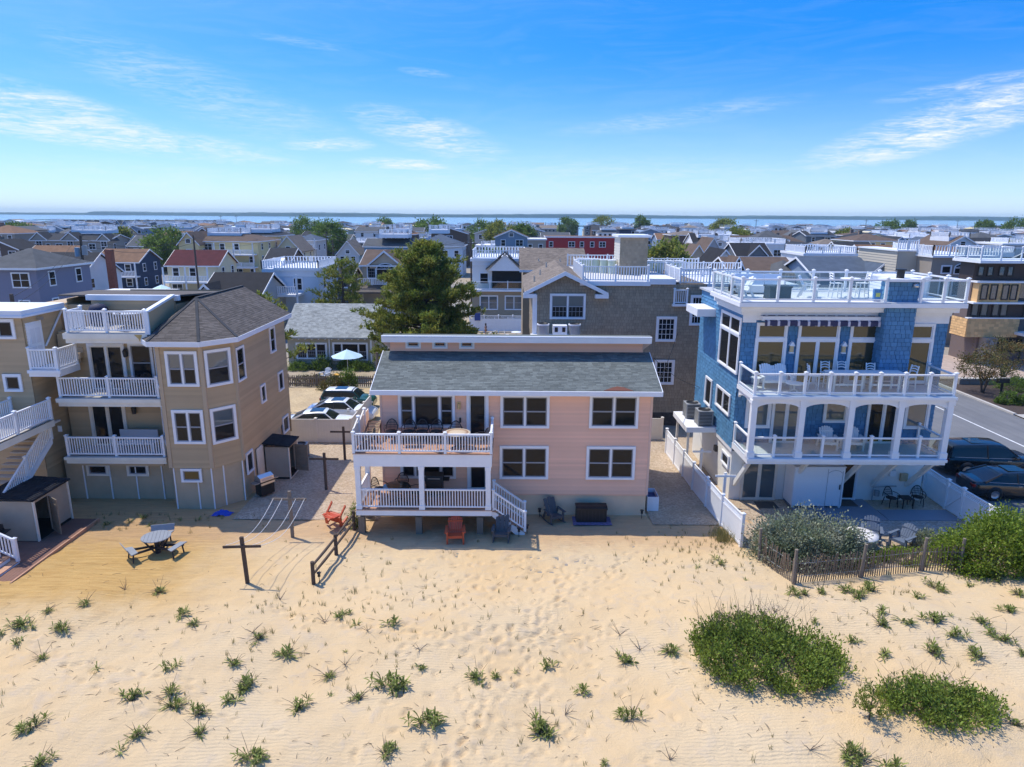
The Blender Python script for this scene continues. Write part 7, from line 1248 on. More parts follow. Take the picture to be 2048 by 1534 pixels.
for _ in range(700):
    p = onsand(random.uniform(0, 2048), random.uniform(1120, 1530) if random.random() < .8 else random.uniform(1200, 1340)); a = random.uniform(0, 6.3); l = random.uniform(.04, .32); d = Vector((cos(a), sin(a), random.uniform(-.05, .5)*.6)); mb.tube([p, p+d*l*.5+Vector((random.gauss(0, .02), 0, .015)), p+d*l], [.007, .006, .003], 3, False)
for px, py in ((560, 1200), (735, 1262), (1240, 1270), (1280, 1300), (1130, 1430), (250, 1180), (470, 1330), (840, 1300), (650, 1245), (690, 1330), (1550, 1225), (1450, 1235), (1340, 1520), (1620, 1500), (505, 1265), (1770, 1545)):
    p = onsand(px, py)
    for _ in range(9): a = random.uniform(0, 6.3); l = random.uniform(.15, .5); mb.tube([p, p+Vector((cos(a)*l*.5, sin(a)*l*.5, l*.5)), p+Vector((cos(a)*l*.8, sin(a)*l*.8, l*random.uniform(.4, 1)))], [.008, .006, .003], 3, False)
o = stuff(ob('twig_litter', mb.mesh('twig_litter', TWIG))); tag(o, 'dry twigs and dead stalks littering the dune sand', 'twigs')
# ------------------------------------------------------------------ the town behind
WALLC = M('painted_siding', (1, 1, 1), .7, objcol=True, namt=.06, nscale=.4); ROOFC = M('town_shingles', (1, 1, 1), .9, objcol=True, namt=.22, nscale=1.1, spec=.2, bump=.4, bscale=5); BRICK = M('red_brick', (.26, .085, .05), .85, namt=.3, nscale=6)
WC = {'white': (.74, .74, .73), 'cream': (.66, .58, .38), 'pale yellow': (.70, .58, .30), 'tan': (.48, .38, .27), 'grey': (.40, .41, .42), 'pale grey': (.55, .55, .55), 'blue-grey': (.20, .27, .36), 'navy': (.022, .04, .085), 'blue': (.10, .24, .42), 'dark red': (.14, .018, .02), 'red': (.42, .02, .022), 'brown': (.11, .075, .055), 'lilac grey': (.22, .22, .29), 'slate': (.13, .145, .16), 'pale blue': (.55, .64, .74), 'taupe': (.34, .30, .25)}
RC = {'charcoal': (.035, .037, .042), 'grey': (.085, .09, .095), 'brown': (.12, .085, .065), 'orange-brown': (.20, .115, .068), 'maroon': (.085, .02, .024), 'black': (.022, .022, .025), 'taupe': (.19, .155, .125), 'slate blue': (.075, .10, .14), 'white': (.7, .7, .7)}
def paintobj(o, c): o.color = (*c, 1); return o
def tw_win(w, h, n=1):
    def f():
        mb = MB(); mb.box(-.1, w+.1, -.06, 0, -.1, h+.1); mb.k = 1
        for i in range(n): mb.box(w*i/n+.05, w*(i+1)/n-.05, -.075, -.06, .04, h/2-.03); mb.box(w*i/n+.05, w*(i+1)/n-.05, -.075, -.06, h/2+.03, h-.04)
        return mb.mesh('window', WHITE, GLASS)
    return cached(('tw', round(w, 1), round(h, 1), n), f)
def town_house(label, x0, x1, y0, depth, ze, zr, kind, wall, roof, group=None, storeys=2, dense=1, deck=None, chimney=None, porch=None, name='town_house', gables=(), winrows=None, dormer=None, wins=True, near=True, ghost=None):
    """kind: x ridge across, y gable to the camera, h hip, f flat; returns House"""
    y1 = y0+depth; xm = (x0+x1)/2; ym = (y0+y1)/2; H = House(name, label, 'house', xm, ym, 0, group); wc, rc = WC[wall], RC[roof]; ov = .35
    if kind == 'x': poly = [(x0, y0, 0), (x0, y0, ze), (x0, ym, zr-.12), (x0, y1, ze), (x0, y1, 0)]; vec = (x1-x0, 0, 0)
    elif kind == 'y': poly = [(x0, y0, 0), (x0, y0, ze), (xm, y0, zr-.12), (x1, y0, ze), (x1, y0, 0)]; vec = (0, depth, 0)
    else: poly = [(x0, y0, 0), (x0, y0, ze), (x1, y0, ze), (x1, y0, 0)]; vec = (0, depth, 0)
    paintobj(H.part('wall', MB().prism(poly, vec), WALLC), wc); mb = MB(); tr = MB(); t = .16
    def sheet_(a, b, c, d): mb.prism([a, b, c, d], (0, 0, t))
    sl = lambda run: (zr-ze)/max(.1, run)
    if kind == 'x':
        k = sl(ym-y0)*ov; sheet_((x0-ov, y0-ov, ze-k), (x1+ov, y0-ov, ze-k), (x1+ov, ym, zr), (x0-ov, ym, zr)); sheet_((x0-ov, ym, zr), (x1+ov, ym, zr), (x1+ov, y1+ov, ze-k), (x0-ov, y1+ov, ze-k)); tr.box(x0-ov-.02, x1+ov+.02, y0-ov-.06, y0-ov, ze-k-.06, ze-k+.14)
        for x in (x0-ov-.06, x1+ov): tr.prism([(x, y0-ov, ze-k-.08), (x, y0-ov, ze-k+.14), (x, ym, zr+.15), (x, y1+ov, ze-k+.14), (x, y1+ov, ze-k-.08), (x, ym, zr-.08)], (.06, 0, 0))
    elif kind == 'y':
        k = sl(xm-x0)*ov; sheet_((x0-ov, y0-ov, ze-k), (xm, y0-ov, zr), (xm, y1+ov, zr), (x0-ov, y1+ov, ze-k)); sheet_((xm, y0-ov, zr), (x1+ov, y0-ov, ze-k), (x1+ov, y1+ov, ze-k), (xm, y1+ov, zr)); tr.prism([(x0-ov, y0-ov-.06, ze-k-.1), (x0-ov, y0-ov-.06, ze-k+.14), (xm, y0-ov-.06, zr+.16), (x1+ov, y0-ov-.06, ze-k+.14), (x1+ov, y0-ov-.06, ze-k-.1), (xm, y0-ov-.06, zr-.14)], (0, .06, 0))
    elif kind == 'h':
        q = min(x1-x0, depth)/2*.95; ra, rb = Vector((x0+q, ym, zr)), Vector((x1-q, ym, zr)); c = [Vector((x0-ov, y0-ov, ze)), Vector((x1+ov, y0-ov, ze)), Vector((x1+ov, y1+ov, ze)), Vector((x0-ov, y1+ov, ze))]
        mb.add(c+[ra, rb], [(0, 1, 5, 4), (1, 2, 5), (2, 3, 4, 5), (3, 0, 4), (3, 2, 1, 0)]); tr.box(x0-ov, x1+ov, y0-ov-.05, y0-ov, ze-.16, ze+.04); tr.box(x1+ov, x1+ov+.05, y0-ov, y1+ov, ze-.16, ze+.04); tr.box(x0-ov-.05, x0-ov, y0-ov, y1+ov, ze-.16, ze+.04)
    else: mb.box(x0-.2, x1+.2, y0-.2, y1+.2, ze, ze+.12); tr.box(x0-.25, x1+.25, y0-.26, y0-.2, ze-.2, ze+.15); tr.box(x0-.26, x0-.2, y0-.2, y1, ze-.2, ze+.15); tr.box(x1+.2, x1+.26, y0-.2, y1, ze-.2, ze+.15)
    for gx0, gx1, gz_ in gables:                                   # cross gables on the camera side
        gm = (gx0+gx1)/2; paintobj(H.part('gable', MB().prism([(gx0, y0-.25, ze-.4), (gx1, y0-.25, ze-.4), (gx1, y0-.25, ze), (gm, y0-.25, gz_-.15), (gx0, y0-.25, ze)], (0, 2.5, 0)), WALLC), wc); a, b = Vector((gx0-.3, y0-.5, ze-.12)), Vector((gm, y0-.5, gz_)); c = Vector((gx1+.3, y0-.5, ze-.12)); mb.prism([a, b, b+Vector((0, 4.5, 0)), a+Vector((0, 4.5, 0))], (0, 0, t)); mb.prism([b, c, c+Vector((0, 4.5, 0)), b+Vector((0, 4.5, 0))], (0, 0, t)); tr.prism([a+Vector((0, -.06, -.05)), b+Vector((0, -.06, -.08)), c+Vector((0, -.06, -.05)), c+Vector((0, -.06, .2)), b+Vector((0, -.06, .2)), a+Vector((0, -.06, .2))], (0, .06, 0))
    rf = paintobj(H.part('roof', mb, ROOFC), rc); H.part('trim', tr, WHITE)
    if wins:
        rows = winrows or storeys; W_ = x1-x0; nW = max(1, int(W_/(2.6 if dense else 3.6))); sh = ze/max(1, rows)
        for s in range(rows):
            z = sh*s+sh*.32
            if z < 1.6 and y0 > 150: continue
            for i in range(nW):
                if (i*7+s*3+int(x0)) % 5 == 4 and nW > 2: continue
                w = 1.0 if (i+s) % 3 else 1.7; cx_ = x0+W_*(i+.5)/nW; H.piece('window', tw_win(min(w, W_/nW*.7), min(1.4, sh*.5), 1 if w < 1.2 else 2), (cx_-min(w, W_/nW*.7)/2, y0-.01, z))
            if near:
                face, xx = ('E', x1+.01) if xm < 0 else ('W', x0-.01); nD = max(1, int(depth/4))
                for i in range(nD): yy = y0+depth*(i+.5)/nD; H.piece('window', tw_win(.9, min(1.4, sh*.5)), (xx, yy-.45 if face == 'E' else yy+.45, z), ROT[face])
        if kind == 'y' and zr-ze > 1.6: H.piece('window', tw_win(1.0, .8), (xm-.5, y0-.01, ze+.15))
        for gx0, gx1, gz_ in gables: H.piece('window', tw_win(1.5, 1.3, 2), ((gx0+gx1)/2-.75, y0-.26, ze-1.5))
    if deck:                                                        # (x0,x1,y0,y1,z): white railed roof deck
        a, b, c, d, z = deck; a -= .06; b += .06; c -= .07; H.part('roof_deck', MB().box(a, b, c, d, z-.9, z), WHITE2); railing(H, (a, c, z), (b, c, z), 1.0, max(1, int((b-a)/2.4)), gap=.3, bal=.06, joined=True); railing(H, (a, c, z), (a, d, z), 1.0, 2, gap=.35, bal=.06, joined=True); railing(H, (b, c, z), (b, d, z), 1.0, 2, gap=.35, bal=.06, joined=True); railing(H, (a, d, z), (b, d, z), 1.0, max(1, int((b-a)/2.4)), gap=.4, bal=.07, joined=True)
    if chimney: cx_, cy_, zt, m_ = chimney; H.part('chimney', MB().box(cx_-.45, cx_+.45, cy_-.4, cy_+.4, 0 if m_ is BRICK else ze, zt).box(cx_-.5, cx_+.5, cy_-.45, cy_+.45, zt-.25, zt-.1), m_)
    if porch:                                                       # list of (x0,x1,z,depth): railed balconies on the camera side
        for a, b, z, dp in porch:
            H.part('balcony', MB().box(a, b, y0-dp, y0, z-.25, z), WHITE); railing(H, (a, y0-dp+.05, z), (b, y0-dp+.05, z), 1.0, max(1, int((b-a)/2.5)), gap=.25, bal=.05, joined=True)
            n = max(1, int((b-a)/3))
            for i in range(n+1): H.piece('column', cached(('tcol', round(z, 1)), lambda: MB().box(-.1, .1, -.1, .1, -z, 2.4).mesh('column', WHITE)), (a+(b-a)*i/n, y0-dp+.1, z))
    return H
def X_(px, D, z=5.): return atY(px, 480, D).x*1.0
TA = []
def tA(label, pa, pb, D, depth, ze, zr, kind, wall, roof, **k):
    x0, x1 = X_(pa, D), X_(pb, D); TA.append((x0-2, x1+2, D-3, D+depth+3)); return town_house(label, x0, x1, D, depth, ze, zr, kind, wall, roof, **k)
r2 = lambda px, D: X_(px, D)
tA('lilac-grey house with white-trimmed bay windows at the left edge behind the tan house', -70, 62, 70, 9, 8.4, 10.2, 'h', 'lilac grey', 'grey', storeys=3)
h_ = tA('white house with dark grey gable roof and brick chimney behind the transformer pole', 55, 150, 95, 10, 5.3, 8.2, 'x', 'white', 'charcoal', chimney=(r2(181, 95), 99, 8.8, BRICK))
tA('low flat white building below the navy house', 150, 288, 84, 7, 4.0, 4.0, 'f', 'white', 'white', storeys=1, wins=False)
tA('grey house with orange-brown roof just behind the white house', 36, 125, 128, 10, 5.2, 7.6, 'x', 'pale grey', 'orange-brown')
tA('navy blue two-storey house with orange-brown gable roof', 186, 270, 126, 8, 5.2, 7.2, 'x', 'navy', 'orange-brown', porch=[(r2(190, 126), r2(272, 126), 2.7, 1.6)])
tA('long grey house with three white-trimmed front gables', 62, 216, 185, 11, 6.6, 8.0, 'x', 'taupe', 'charcoal', gables=[(r2(62, 185), r2(95, 185), 8.6), (r2(124, 185), r2(158, 185), 8.6), (r2(196, 185), r2(220, 185), 8.3)], deck=(r2(122, 185), r2(192, 185), 190, 196, 9.2))
tA('small dark red gabled house behind the navy house', 246, 294, 195, 9, 4.2, 7.6, 'y', 'dark red', 'grey')
tA('cream house with maroon roof and white porch', 328, 430, 116, 8, 5.4, 7.6, 'x', 'cream', 'maroon', porch=[(r2(330, 116), r2(418, 116), 2.8, 2.0)])
tA('big pale yellow house with brown roof and wrapped white balconies', 372, 515, 150, 14, 8.0, 9.9, 'h', 'pale yellow', 'brown', storeys=3, porch=[(r2(436, 150), r2(512, 150), 2.7, 2.5), (r2(436, 150), r2(512, 150), 5.4, 2.5)], deck=(r2(400, 150), r2(468, 150), 154, 160, 9.7))
tA('pale yellow gable wing with an arched window left of the yellow house', 356, 396, 147, 9, 7.6, 9.9, 'y', 'pale yellow', 'brown')
tA('house with wide black roof and white gable trim behind the tan house ridge', 385, 500, 74, 11, 4.6, 7.2, 'x', 'grey', 'black', gables=[(r2(372, 74), r2(432, 74), 6.4)], wins=False)
w_h = tA('white and pale blue house with tiered white roof decks behind the cottage', 548, 632, 84, 10, 7.4, 7.4, 'f', 'pale blue', 'white', deck=(r2(520, 84), r2(632, 84), 84, 93, 7.4), porch=[(r2(530, 84), r2(602, 84), 4.6, 3.0)])
w_h.part('roof_stair', MB().prism([(r2(503, 84), 83, 4.6), (r2(503, 84), 91, 8.3), (r2(503, 84), 91, 7.4), (r2(503, 84), 83, 3.8)], (1.6, 0, 0)), WHITE)
tA('dark-roofed low house right of the tiered white decks', 632, 690, 92, 10, 4.5, 6.7, 'x', 'slate', 'charcoal')
t_h = tA('tan gabled house with an arched window partly hidden by the big pine', 722, 850, 94, 10, 7.2, 8.9, 'x', 'tan', 'brown', gables=[(r2(738, 94), r2(798, 94), 9.0)], porch=[(r2(716, 94), r2(800, 94), 1.1, 2.2)], wins=False)
arch_window(t_h, r2(752, 94), 93.72, 5.6, 2.4, 1.1, .7); window(t_h, r2(733, 94), 93.98, 5.5, 1.0, 1.7, 'G', trim=.14); railing(t_h, (r2(716, 94), 92.8, 4.6), (r2(800, 94), 92.8, 4.6), .9, 3, gap=.25, bal=.05, joined=True); t_h.part('porch_roof', MB().prism([(r2(712, 94), 91.6, 3.6), (r2(712, 94), 91.6, 3.8), (r2(712, 94), 94, 4.6), (r2(712, 94), 94, 3.6)], (r2(805, 94)-r2(712, 94), 0, 0)), ROOF_BROWN)
tA('blue house with grey roof and white railed deck behind the big pine', 728, 838, 165, 10, 6.4, 8.0, 'x', 'blue', 'grey', deck=(r2(757, 165), r2(815, 165), 166, 172, 9.3)); tA('pale blue-white house with slate hip roof right of the blue house', 826, 925, 158, 12, 6.9, 9.4, 'h', 'pale blue', 'slate blue', deck=(r2(850, 158), r2(890, 158), 166, 170, 10.4))
m_h = tA('white over brown modern house with covered balcony above the pool yard', 944, 1052, 88, 12, 8.4, 8.4, 'f', 'white', 'white', wins=False, deck=(r2(945, 88), r2(1050, 88), 88, 98, 8.6))
m_h.part('brown_storey', MB().box(r2(943.5, 88), r2(1052, 88), 87.6, 88.2, 1.2, 4.6), BRN); m_h.part('balcony', MB().box(r2(943, 88), r2(1053, 88), 86.8, 88, 4.5, 4.75), WHITE); railing(m_h, (r2(944, 88), 86.9, 4.75), (r2(1052, 88), 86.9, 4.75), 1.0, 3, 'glass'); m_h.part('balcony_shade_panel', MB().box(r2(984, 88), r2(1046, 88), 87.9, 88.02, 4.75, 7.0), DARKIN)  # dark panel on the wall painted as shade under the covered balcony
xa, xb = r2(972, 88), r2(1048, 88); m_h.part('gable_roof', MB().prism([(xa, 86.6, 7.2), ((xa+xb)/2, 86.6, 9.3), ((xa+xb)/2, 86.6, 9.45), (xa, 86.6, 7.35)], (0, 4, 0)).prism([(xb, 86.6, 7.2), ((xa+xb)/2, 86.6, 9.3), ((xa+xb)/2, 86.6, 9.45), (xb, 86.6, 7.35)], (0, 4, 0)), ROOF_DK); m_h.part('gable_face', MB().prism([(xa+.3, 86.9, 7.1), (xb-.3, 86.9, 7.1), ((xa+xb)/2, 86.9, 9.2)], (0, .3, 0)), WHITE)
for px in (961, 1012): window(m_h, r2(px, 88), 87.58, 2.2, 2.1, 1.6, 'dd', trim=.14, glass=GLASS_S)
window(m_h, r2(960, 88), 87.98, 5.4, 1.0, 1.3, 'd', trim=.1); window(m_h, r2(964, 88), 87.98, .1, 3.2, 1.9, 'ss', trim=.2, glass=GLASS_S)
tA('bright red long low building with white arched windows', 1092, 1236, 195, 9, 8.0, 8.0, 'f', 'red', 'orange-brown', storeys=2); tA('beige flat house left of the red building', 1050, 1092, 180, 9, 7.8, 7.8, 'f', 'taupe', 'white')
tA('tan house with steep brown gables behind the brown house terrace', 1372, 1425, 130, 9, 5.0, 8.6, 'y', 'tan', 'brown', porch=[(r2(1372, 130), r2(1420, 130), 2.8, 2)]); tA('grey-white house with dark dormer gable', 1405, 1450, 145, 9, 5.8, 9.4, 'y', 'pale grey', 'brown'); tA('white porch house with black gable roof', 1428, 1478, 112, 9, 6.2, 8.6, 'y', 'white', 'black', porch=[(r2(1428, 112), r2(1478, 112), 3.0, 2.4)])
tA('long dark brown house with tan trim and glazed porch behind the blue roof deck', 1468, 1600, 92, 10, 6.6, 8.3, 'x', 'brown', 'brown', gables=[(r2(1466, 92), r2(1492, 92), 8.6)]); tA('low dark house with a grey cross gable left of the white roof deck', 1478, 1545, 135, 10, 6.4, 8.6, 'x', 'slate', 'black', gables=[(r2(1500, 135), r2(1536, 135), 8.4)])
tA('white railed roof-deck house on the right of centre', 1482, 1572, 158, 10, 7.8, 7.8, 'f', 'white', 'white', deck=(r2(1482, 158), r2(1572, 158), 158, 167, 8.0)); tA('grey hip-roofed house with white columns', 1572, 1625, 88, 9, 6.6, 8.3, 'h', 'pale grey', 'grey')
tA('blue-grey house with slate roof and gable right of centre', 1640, 1806, 82, 11, 7.0, 8.9, 'x', 'blue-grey', 'slate blue', gables=[(r2(1745, 82), r2(1808, 82), 8.8)]); tA('white roof deck house behind the blue-grey gable', 1612, 1720, 105, 9, 8.4, 8.4, 'f', 'white', 'white', deck=(r2(1614, 105), r2(1716, 105), 105, 113, 8.6))
tA('brown-roofed tan house behind the white roof deck at right', 1742, 1835, 122, 10, 6.2, 8.9, 'x', 'cream', 'orange-brown'); tA('orange-brown roof house left of the modern house roof', 1880, 1945, 118, 10, 6.4, 8.8, 'x', 'tan', 'orange-brown'); tA('charcoal-roofed house behind the orange-brown roofs', 1690, 1760, 140, 10, 6.4, 8.8, 'x', 'cream', 'charcoal'); tA('blue-roofed house with a row of white windows on the right', 1840, 1925, 175, 11, 6.0, 8.8, 'y', 'white', 'slate blue'); tA('grey gabled house on the far right', 1955, 2020, 165, 12, 6.0, 9.0, 'x', 'blue-grey', 'charcoal', gables=[(r2(1955, 165), r2(1978, 165), 8.4)])
tA('small dark-red brick-roofed house at the right middle', 1735, 1775, 185, 9, 5.8, 8.4, 'y', 'blue-grey', 'maroon'); tA('blue gabled house with white trim at the right middle', 1775, 1830, 190, 10, 6.0, 8.6, 'y', 'blue', 'charcoal'); tA('yellow house with grey roof behind the maroon-roofed one', 200, 245, 240, 10, 6.5, 9.0, 'x', 'pale yellow', 'grey'); tA('dark shingle gabled house left of the yellow one', 385, 430, 215, 10, 6.8, 9.4, 'y', 'brown', 'brown')
tA('dark shingled house right of the yellow house', 525, 575, 132, 10, 4.8, 7.2, 'x', 'brown', 'charcoal'); tA('cream gabled house behind the dark shingled house', 550, 600, 160, 10, 5.6, 8.8, 'y', 'cream', 'taupe'); tA('grey-white house with white balconies near the round tree', 590, 632, 175, 10, 7.4, 8.8, 'h', 'pale grey', 'slate blue', porch=[(r2(592, 175), r2(634, 175), 2.8, 2.5), (r2(592, 175), r2(634, 175), 5.5, 2.5)]); tA('small gabled house with a glazed white front near the lamp pole', 672, 716, 165, 9, 4.6, 7.6, 'y', 'pale grey', 'taupe'); tA('navy shed-roofed house under the round green trees', 605, 660, 215, 9, 7.2, 8.4, 'x', 'navy', 'charcoal')
# random rest of the town: near rows as single houses, the far mass as one object
BRICK2 = M('chimney_tan', (.24, .17, .13), .9, namt=.2); rw = random.Random(21); COLW = ['white', 'white', 'pale grey', 'grey', 'tan', 'cream', 'taupe', 'blue-grey', 'pale blue', 'slate', 'brown', 'pale yellow', 'navy', 'lilac grey']; COLR = ['grey', 'charcoal', 'grey', 'brown', 'taupe', 'charcoal', 'slate blue', 'charcoal', 'grey', 'orange-brown', 'black']
def zone(x, y):
    q = x/y; a = 'far left' if q < -.42 else 'left' if q < -.15 else 'middle' if q < .15 else 'right' if q < .42 else 'far right'
    return a, ('nearer' if y < 170 else 'middle' if y < 230 else 'farther')
KD = {'x': 'long gable', 'y': 'front gable', 'h': 'hip', 'f': 'flat railed'}
far = {}; cnt = 0
rows_y = []
y = 108.
while y < 462: rows_y.append(y); y += rw.uniform(17, 22)
for y in rows_y:
    x = -.80*y-10
    while x < .80*y+10:
        w = rw.uniform(7, 11.5); g = rw.uniform(1.2, 5.5) if rw.random() < .9 else 9; d = rw.uniform(8, 12); x0, x1 = x, x+w; x = x1+g
        yy = y+rw.uniform(-2.5, 2.5)
        if yy < 280 and any(a < x1 and x0 < b and c < yy+d and yy < e for a, b, c, e in TA): continue
        if any(pa < 1024+x0*F_PX/yy < pb+30 and yy < dm or pa < 1024+x1*F_PX/yy < pb and yy < dm for pa, pb, dm in ((1080, 1245, 195), (55, 225, 184), (350, 522, 146), (722, 930, 156), (1470, 1580, 157), (1600, 1830, 120))): continue
        if 20 < x0 < 40 and yy < 400 or x0 < 20 < x1 and yy < 400: continue
        if yy < 125 and rw.random() < .4: continue
        st_ = 2 if rw.random() < .7 else 3; ze = st_*2.75+rw.uniform(-.5, .7); kind = rw.choice('xxyyhhf'); zr = ze+rw.uniform(1.5, 2.7); wall, roof = rw.choice(COLW), rw.choice(COLR)
        zr = min(zr, 10.4 if yy < 200 else 9.2); ze = min(ze, zr-1.2)
        if kind == 'f': roof = 'white'
        if yy < 262:
            za, zb = zone(x0, yy); l = '%s house with %s %s roof, %s rows, %s' % (wall, roof, KD[kind], zb, za); dk = (x0+w*.2, x0+w*.8, yy+1.5, yy+d*.7, zr-.2 if kind != 'f' else ze+.15) if kind == 'f' or rw.random() < .36 else None
            town_house(l, x0, x1, yy, d, ze, zr, kind, wall, roof, group='houses of the town rows', storeys=st_, deck=dk, near=yy < 180, dense=yy < 200, chimney=(x0+w*.3, yy+d*.55, zr+.7, BRICK2) if rw.random() < .35 and kind != 'f' else None, porch=[(x0+.3, x1-.3, 2.75 if st_ == 2 else 5.5, 1.8)] if rw.random() < .22 else None); cnt += 1
        else:
            key = ('wall', wall); mb = far.setdefault(key, MB()); xm, ym = (x0+x1)/2, yy+d/2; rb = far.setdefault(('roof', roof), MB()); wb = far.setdefault(('white', 'w'), MB()); gb = far.setdefault(('glass', 'g'), MB())
            if kind == 'x': mb.prism([(x0, yy, 0), (x0, yy, ze), (x0, ym, zr-.1), (x0, yy+d, ze), (x0, yy+d, 0)], (w, 0, 0)); rb.prism([(x0-.3, yy-.4, ze-.15), (x0-.3, ym, zr), (x0-.3, yy+d+.4, ze-.15), (x0-.3, ym, zr-.3)], (w+.6, 0, 0)); wb.box(x0-.35, x1+.35, yy-.5, yy-.4, ze-.35, ze-.05)
            elif kind == 'y': mb.prism([(x0, yy, 0), (x0, yy, ze), (xm, yy, zr-.1), (x1, yy, ze), (x1, yy, 0)], (0, d, 0)); rb.prism([(x0-.4, yy-.3, ze-.2), (xm, yy-.3, zr), (x1+.4, yy-.3, ze-.2), (xm, yy-.3, zr-.35)], (0, d+.6, 0)); wb.prism([(x0-.45, yy-.45, ze-.45), (x0-.45, yy-.45, ze-.1), (xm, yy-.45, zr+.1), (x1+.45, yy-.45, ze-.1), (x1+.45, yy-.45, ze-.45), (xm, yy-.45, zr-.3)], (0, .12, 0))
            elif kind == 'h': mb.box(x0, x1, yy, yy+d, 0, ze); q = d*.45; rb.add([(x0-.4, yy-.4, ze), (x1+.4, yy-.4, ze), (x1+.4, yy+d+.4, ze), (x0-.4, yy+d+.4, ze), (min(xm, x0+q), ym, zr), (max(xm, x1-q), ym, zr)], [(0, 1, 5, 4), (1, 2, 5), (2, 3, 4, 5), (3, 0, 4)])
            else: mb.box(x0, x1, yy, yy+d, 0, ze); wb.box(x0-.2, x1+.2, yy-.2, yy+d+.2, ze-.25, ze+.1)
            if kind == 'f' or rw.random() < .4:
                zz = ze+.1 if kind == 'f' else zr-.2; a, b = x0+w*.15, x1-w*.15
                for k in range(int((b-a)/.45)): wb.box(a+k*.45, a+k*.45+.16, yy+.6, yy+.7, zz, zz+1)
                wb.box(a, b, yy+.58, yy+.72, zz+.95, zz+1.05); wb.box(a, b, yy+.7, yy+d*.7, zz-.7, zz); 
                for k in range(int((b-a)/.6)): wb.box(a+k*.6, a+k*.6+.2, yy+d*.7, yy+d*.7+.1, zz, zz+1)
            for k in range(int(w/2.3)):
                xx = x0+.7+k*2.3
                for zz in (ze-1.9, ze-4.6):
                    if zz > 1.5 and rw.random() < .8: wb.box(xx-.12, xx+1.22, yy-.06, yy, zz-.12, zz+1.32); gb.box(xx, xx+1.1, yy-.1, yy-.06, zz, zz+1.2)
mbs = MB(); mats = []
for (kd, nm), b in far.items():
    m = WHITE if kd == 'white' else GLASS if kd == 'glass' else M('far_%s_%s' % (kd, nm.replace(' ', '_').replace('-', '_')), (WC if kd == 'wall' else RC)[nm], .85, namt=.12, nscale=.3)
    mbs.k = len(mats); mats.append(m); mbs.add(b.v, b.f)
o = stuff(ob('far_houses', mbs.mesh('far_houses', *mats))); tag(o, 'dense mass of distant grey and white house roofs stretching to the bay', 'houses')
# grey block of terrace houses on the bay shore and a few waterfront pilings
for pa, pb, D, l in ((267, 440, 440, 'long grey terrace with repeated gables on the bay shore at left'), (125, 262, 400, 'long blue-grey terrace row near the bay at far left')):
    x0, x1 = r2(pa, D), r2(pb, D); n = 9; town_house(l, x0, x1, D, 12, 7.0, 9.2, 'x', 'slate' if D > 420 else 'blue-grey', 'grey', gables=[(x0+(x1-x0)*(k+.15)/n, x0+(x1-x0)*(k+.85)/n, 9.4) for k in range(n)], wins=False)
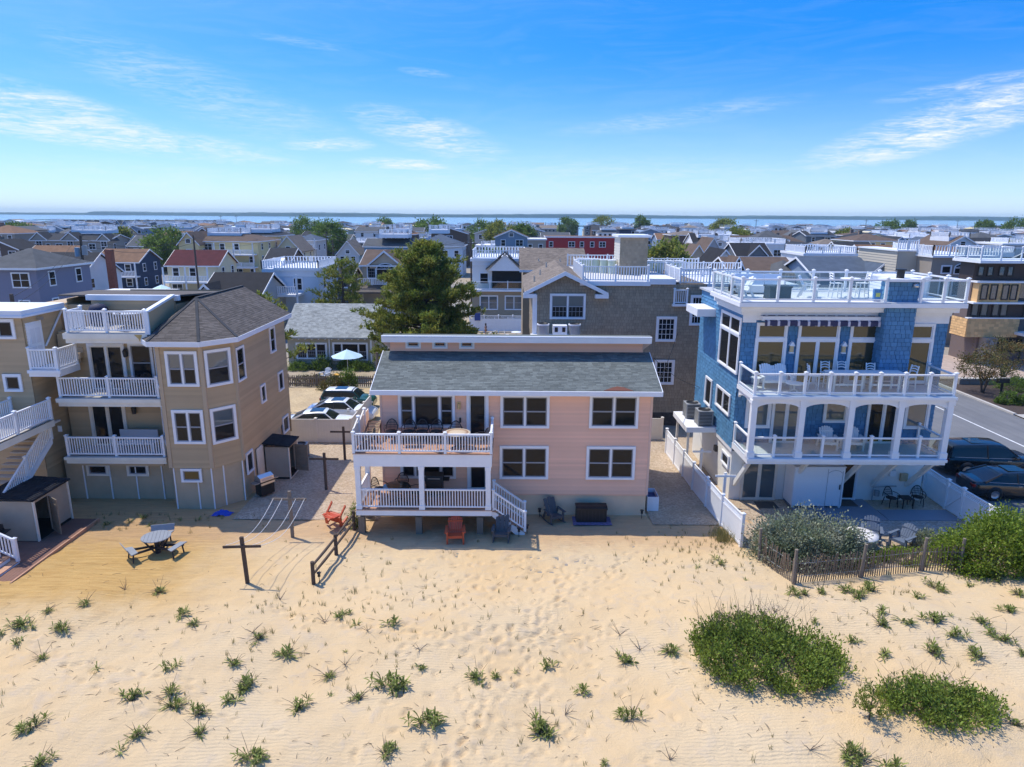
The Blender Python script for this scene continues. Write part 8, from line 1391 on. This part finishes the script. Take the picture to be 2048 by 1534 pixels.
# trees in the town
TR = [(35, 300, 13, 9.0, 'wide round green tree near the left horizon'), (330, 165, 8.6, 10.2, 'large green tree left of the pale yellow house'), (618, 230, 9.5, 12.6, 'round green tree, higher of the pair left of centre'), (657, 195, 8.2, 11.2, 'round green tree, lower of the pair by the lamp pole'), (865, 270, 13, 12.0, 'broad green tree above the slate hip roof'), (960, 240, 9, 11.2, 'green tree right of the slate hip roof'), (1000, 225, 8.5, 11.4, 'dark green tree left of the beige flat house'), (1045, 230, 7.5, 10.4, 'green tree behind the white modern house'), (985, 150, 6, 6.5, 'bright yellow-green bush tree over the white roof deck'), (1040, 160, 5.5, 6.3, 'bright green bush tree right of the white roof deck'), (1207, 420, 11, 13.2, 'round dark tree on the skyline above the red building'), (1135, 380, 9, 12.0, 'green tree on the skyline left of the red building'), (1283, 400, 7.5, 13.0, 'tall narrow tree on the skyline right of the tower'), (1447, 330, 10, 12.6, 'round dark tree on the skyline right of centre'), (1475, 240, 8, 9.8, 'spiky dark tree below the round skyline tree'), (1340, 118, 6.4, 9.6, 'dense dark green tree behind the brown house terrace'), (1775, 380, 11, 12.0, 'round tree on the right skyline'), (1815, 390, 6, 11.8, 'small tree beside the round right skyline tree'), (1965, 360, 8, 12.2, 'tree on the skyline above the modern house'), (2035, 330, 12, 13.0, 'broad tree at the right end of the skyline'), (2035, 150, 4.2, 8.6, 'dark pine-like tree at the right edge above the glass rail'), (245, 210, 4, 9.0, 'dark conifer beside the dark red house'), (1690, 260, 6, 9.2, 'small dark tree among roofs on the right'), (770, 400, 9, 11.2, 'distant tree on the bay shore left of centre')]
for k, (px, D, rx, h, l) in enumerate(TR): broadtree('town_tree', l, (r2(px, D), D, 0), rx*.55, h, h*.22, 5200 if D < 260 else 3000, L_TREE if 'dark' not in l else L_PINE, .6 if D < 260 else .85, 'town trees', 100+k, .3, 70)
for k in range(14): px = random.uniform(1085, 1120); D = random.uniform(480, 520); tag(ob('piling', MB().cyl(0, 0, -1, 8.5, .22, 6).mesh('piling', PW), None, (r2(px, D), D, 0)), 'slim dark mooring piling by the bay above the centre roofs', 'piling', 'bay pilings')
# ------------------------------------------------------------------ air over the bay
hz = ob('haze', MB().box(-5800, 5800, -3300, 4200, -2, 30).mesh('haze')); hz['kind'] = 'stuff'; tag(hz, 'thin pale blue haze in the air over the town and bay', 'haze')
m = bpy.data.materials.new('haze_air'); m.use_nodes = True; g = NT(m.node_tree); g.n.remove(g.n['Principled BSDF']); pv_ = g.new('ShaderNodeVolumePrincipled'); pv_.inputs['Color'].default_value = (.55, .80, 1, 1); pv_.inputs['Density'].default_value = 1.5e-4; pv_.inputs['Anisotropy'].default_value = 0; g.l.new(pv_.outputs[0], g.n['Material Output'].inputs['Volume']); hz.data.materials.append(m)
# things that still share a label are told apart by their place from the left
ORD = ['leftmost', 'second from left', 'third from left', 'fourth from left', 'fifth from left', 'sixth from left', 'seventh from left', 'eighth from left', 'ninth from left', 'tenth from left', 'eleventh from left', 'twelfth from left', 'thirteenth from left', 'fourteenth from left']
byl = {}
for o in bpy.data.objects:
    if o.parent is None and 'label' in o and 'category' in o: byl.setdefault(o['label'], []).append(o)
for l, os_ in byl.items():
    if len(os_) > 1:
        os_.sort(key=lambda o: o.location.x/max(1, o.location.y))
        for k, o in enumerate(os_): o['label'] = '%s, %s' % (l, ORD[min(k, 13)])
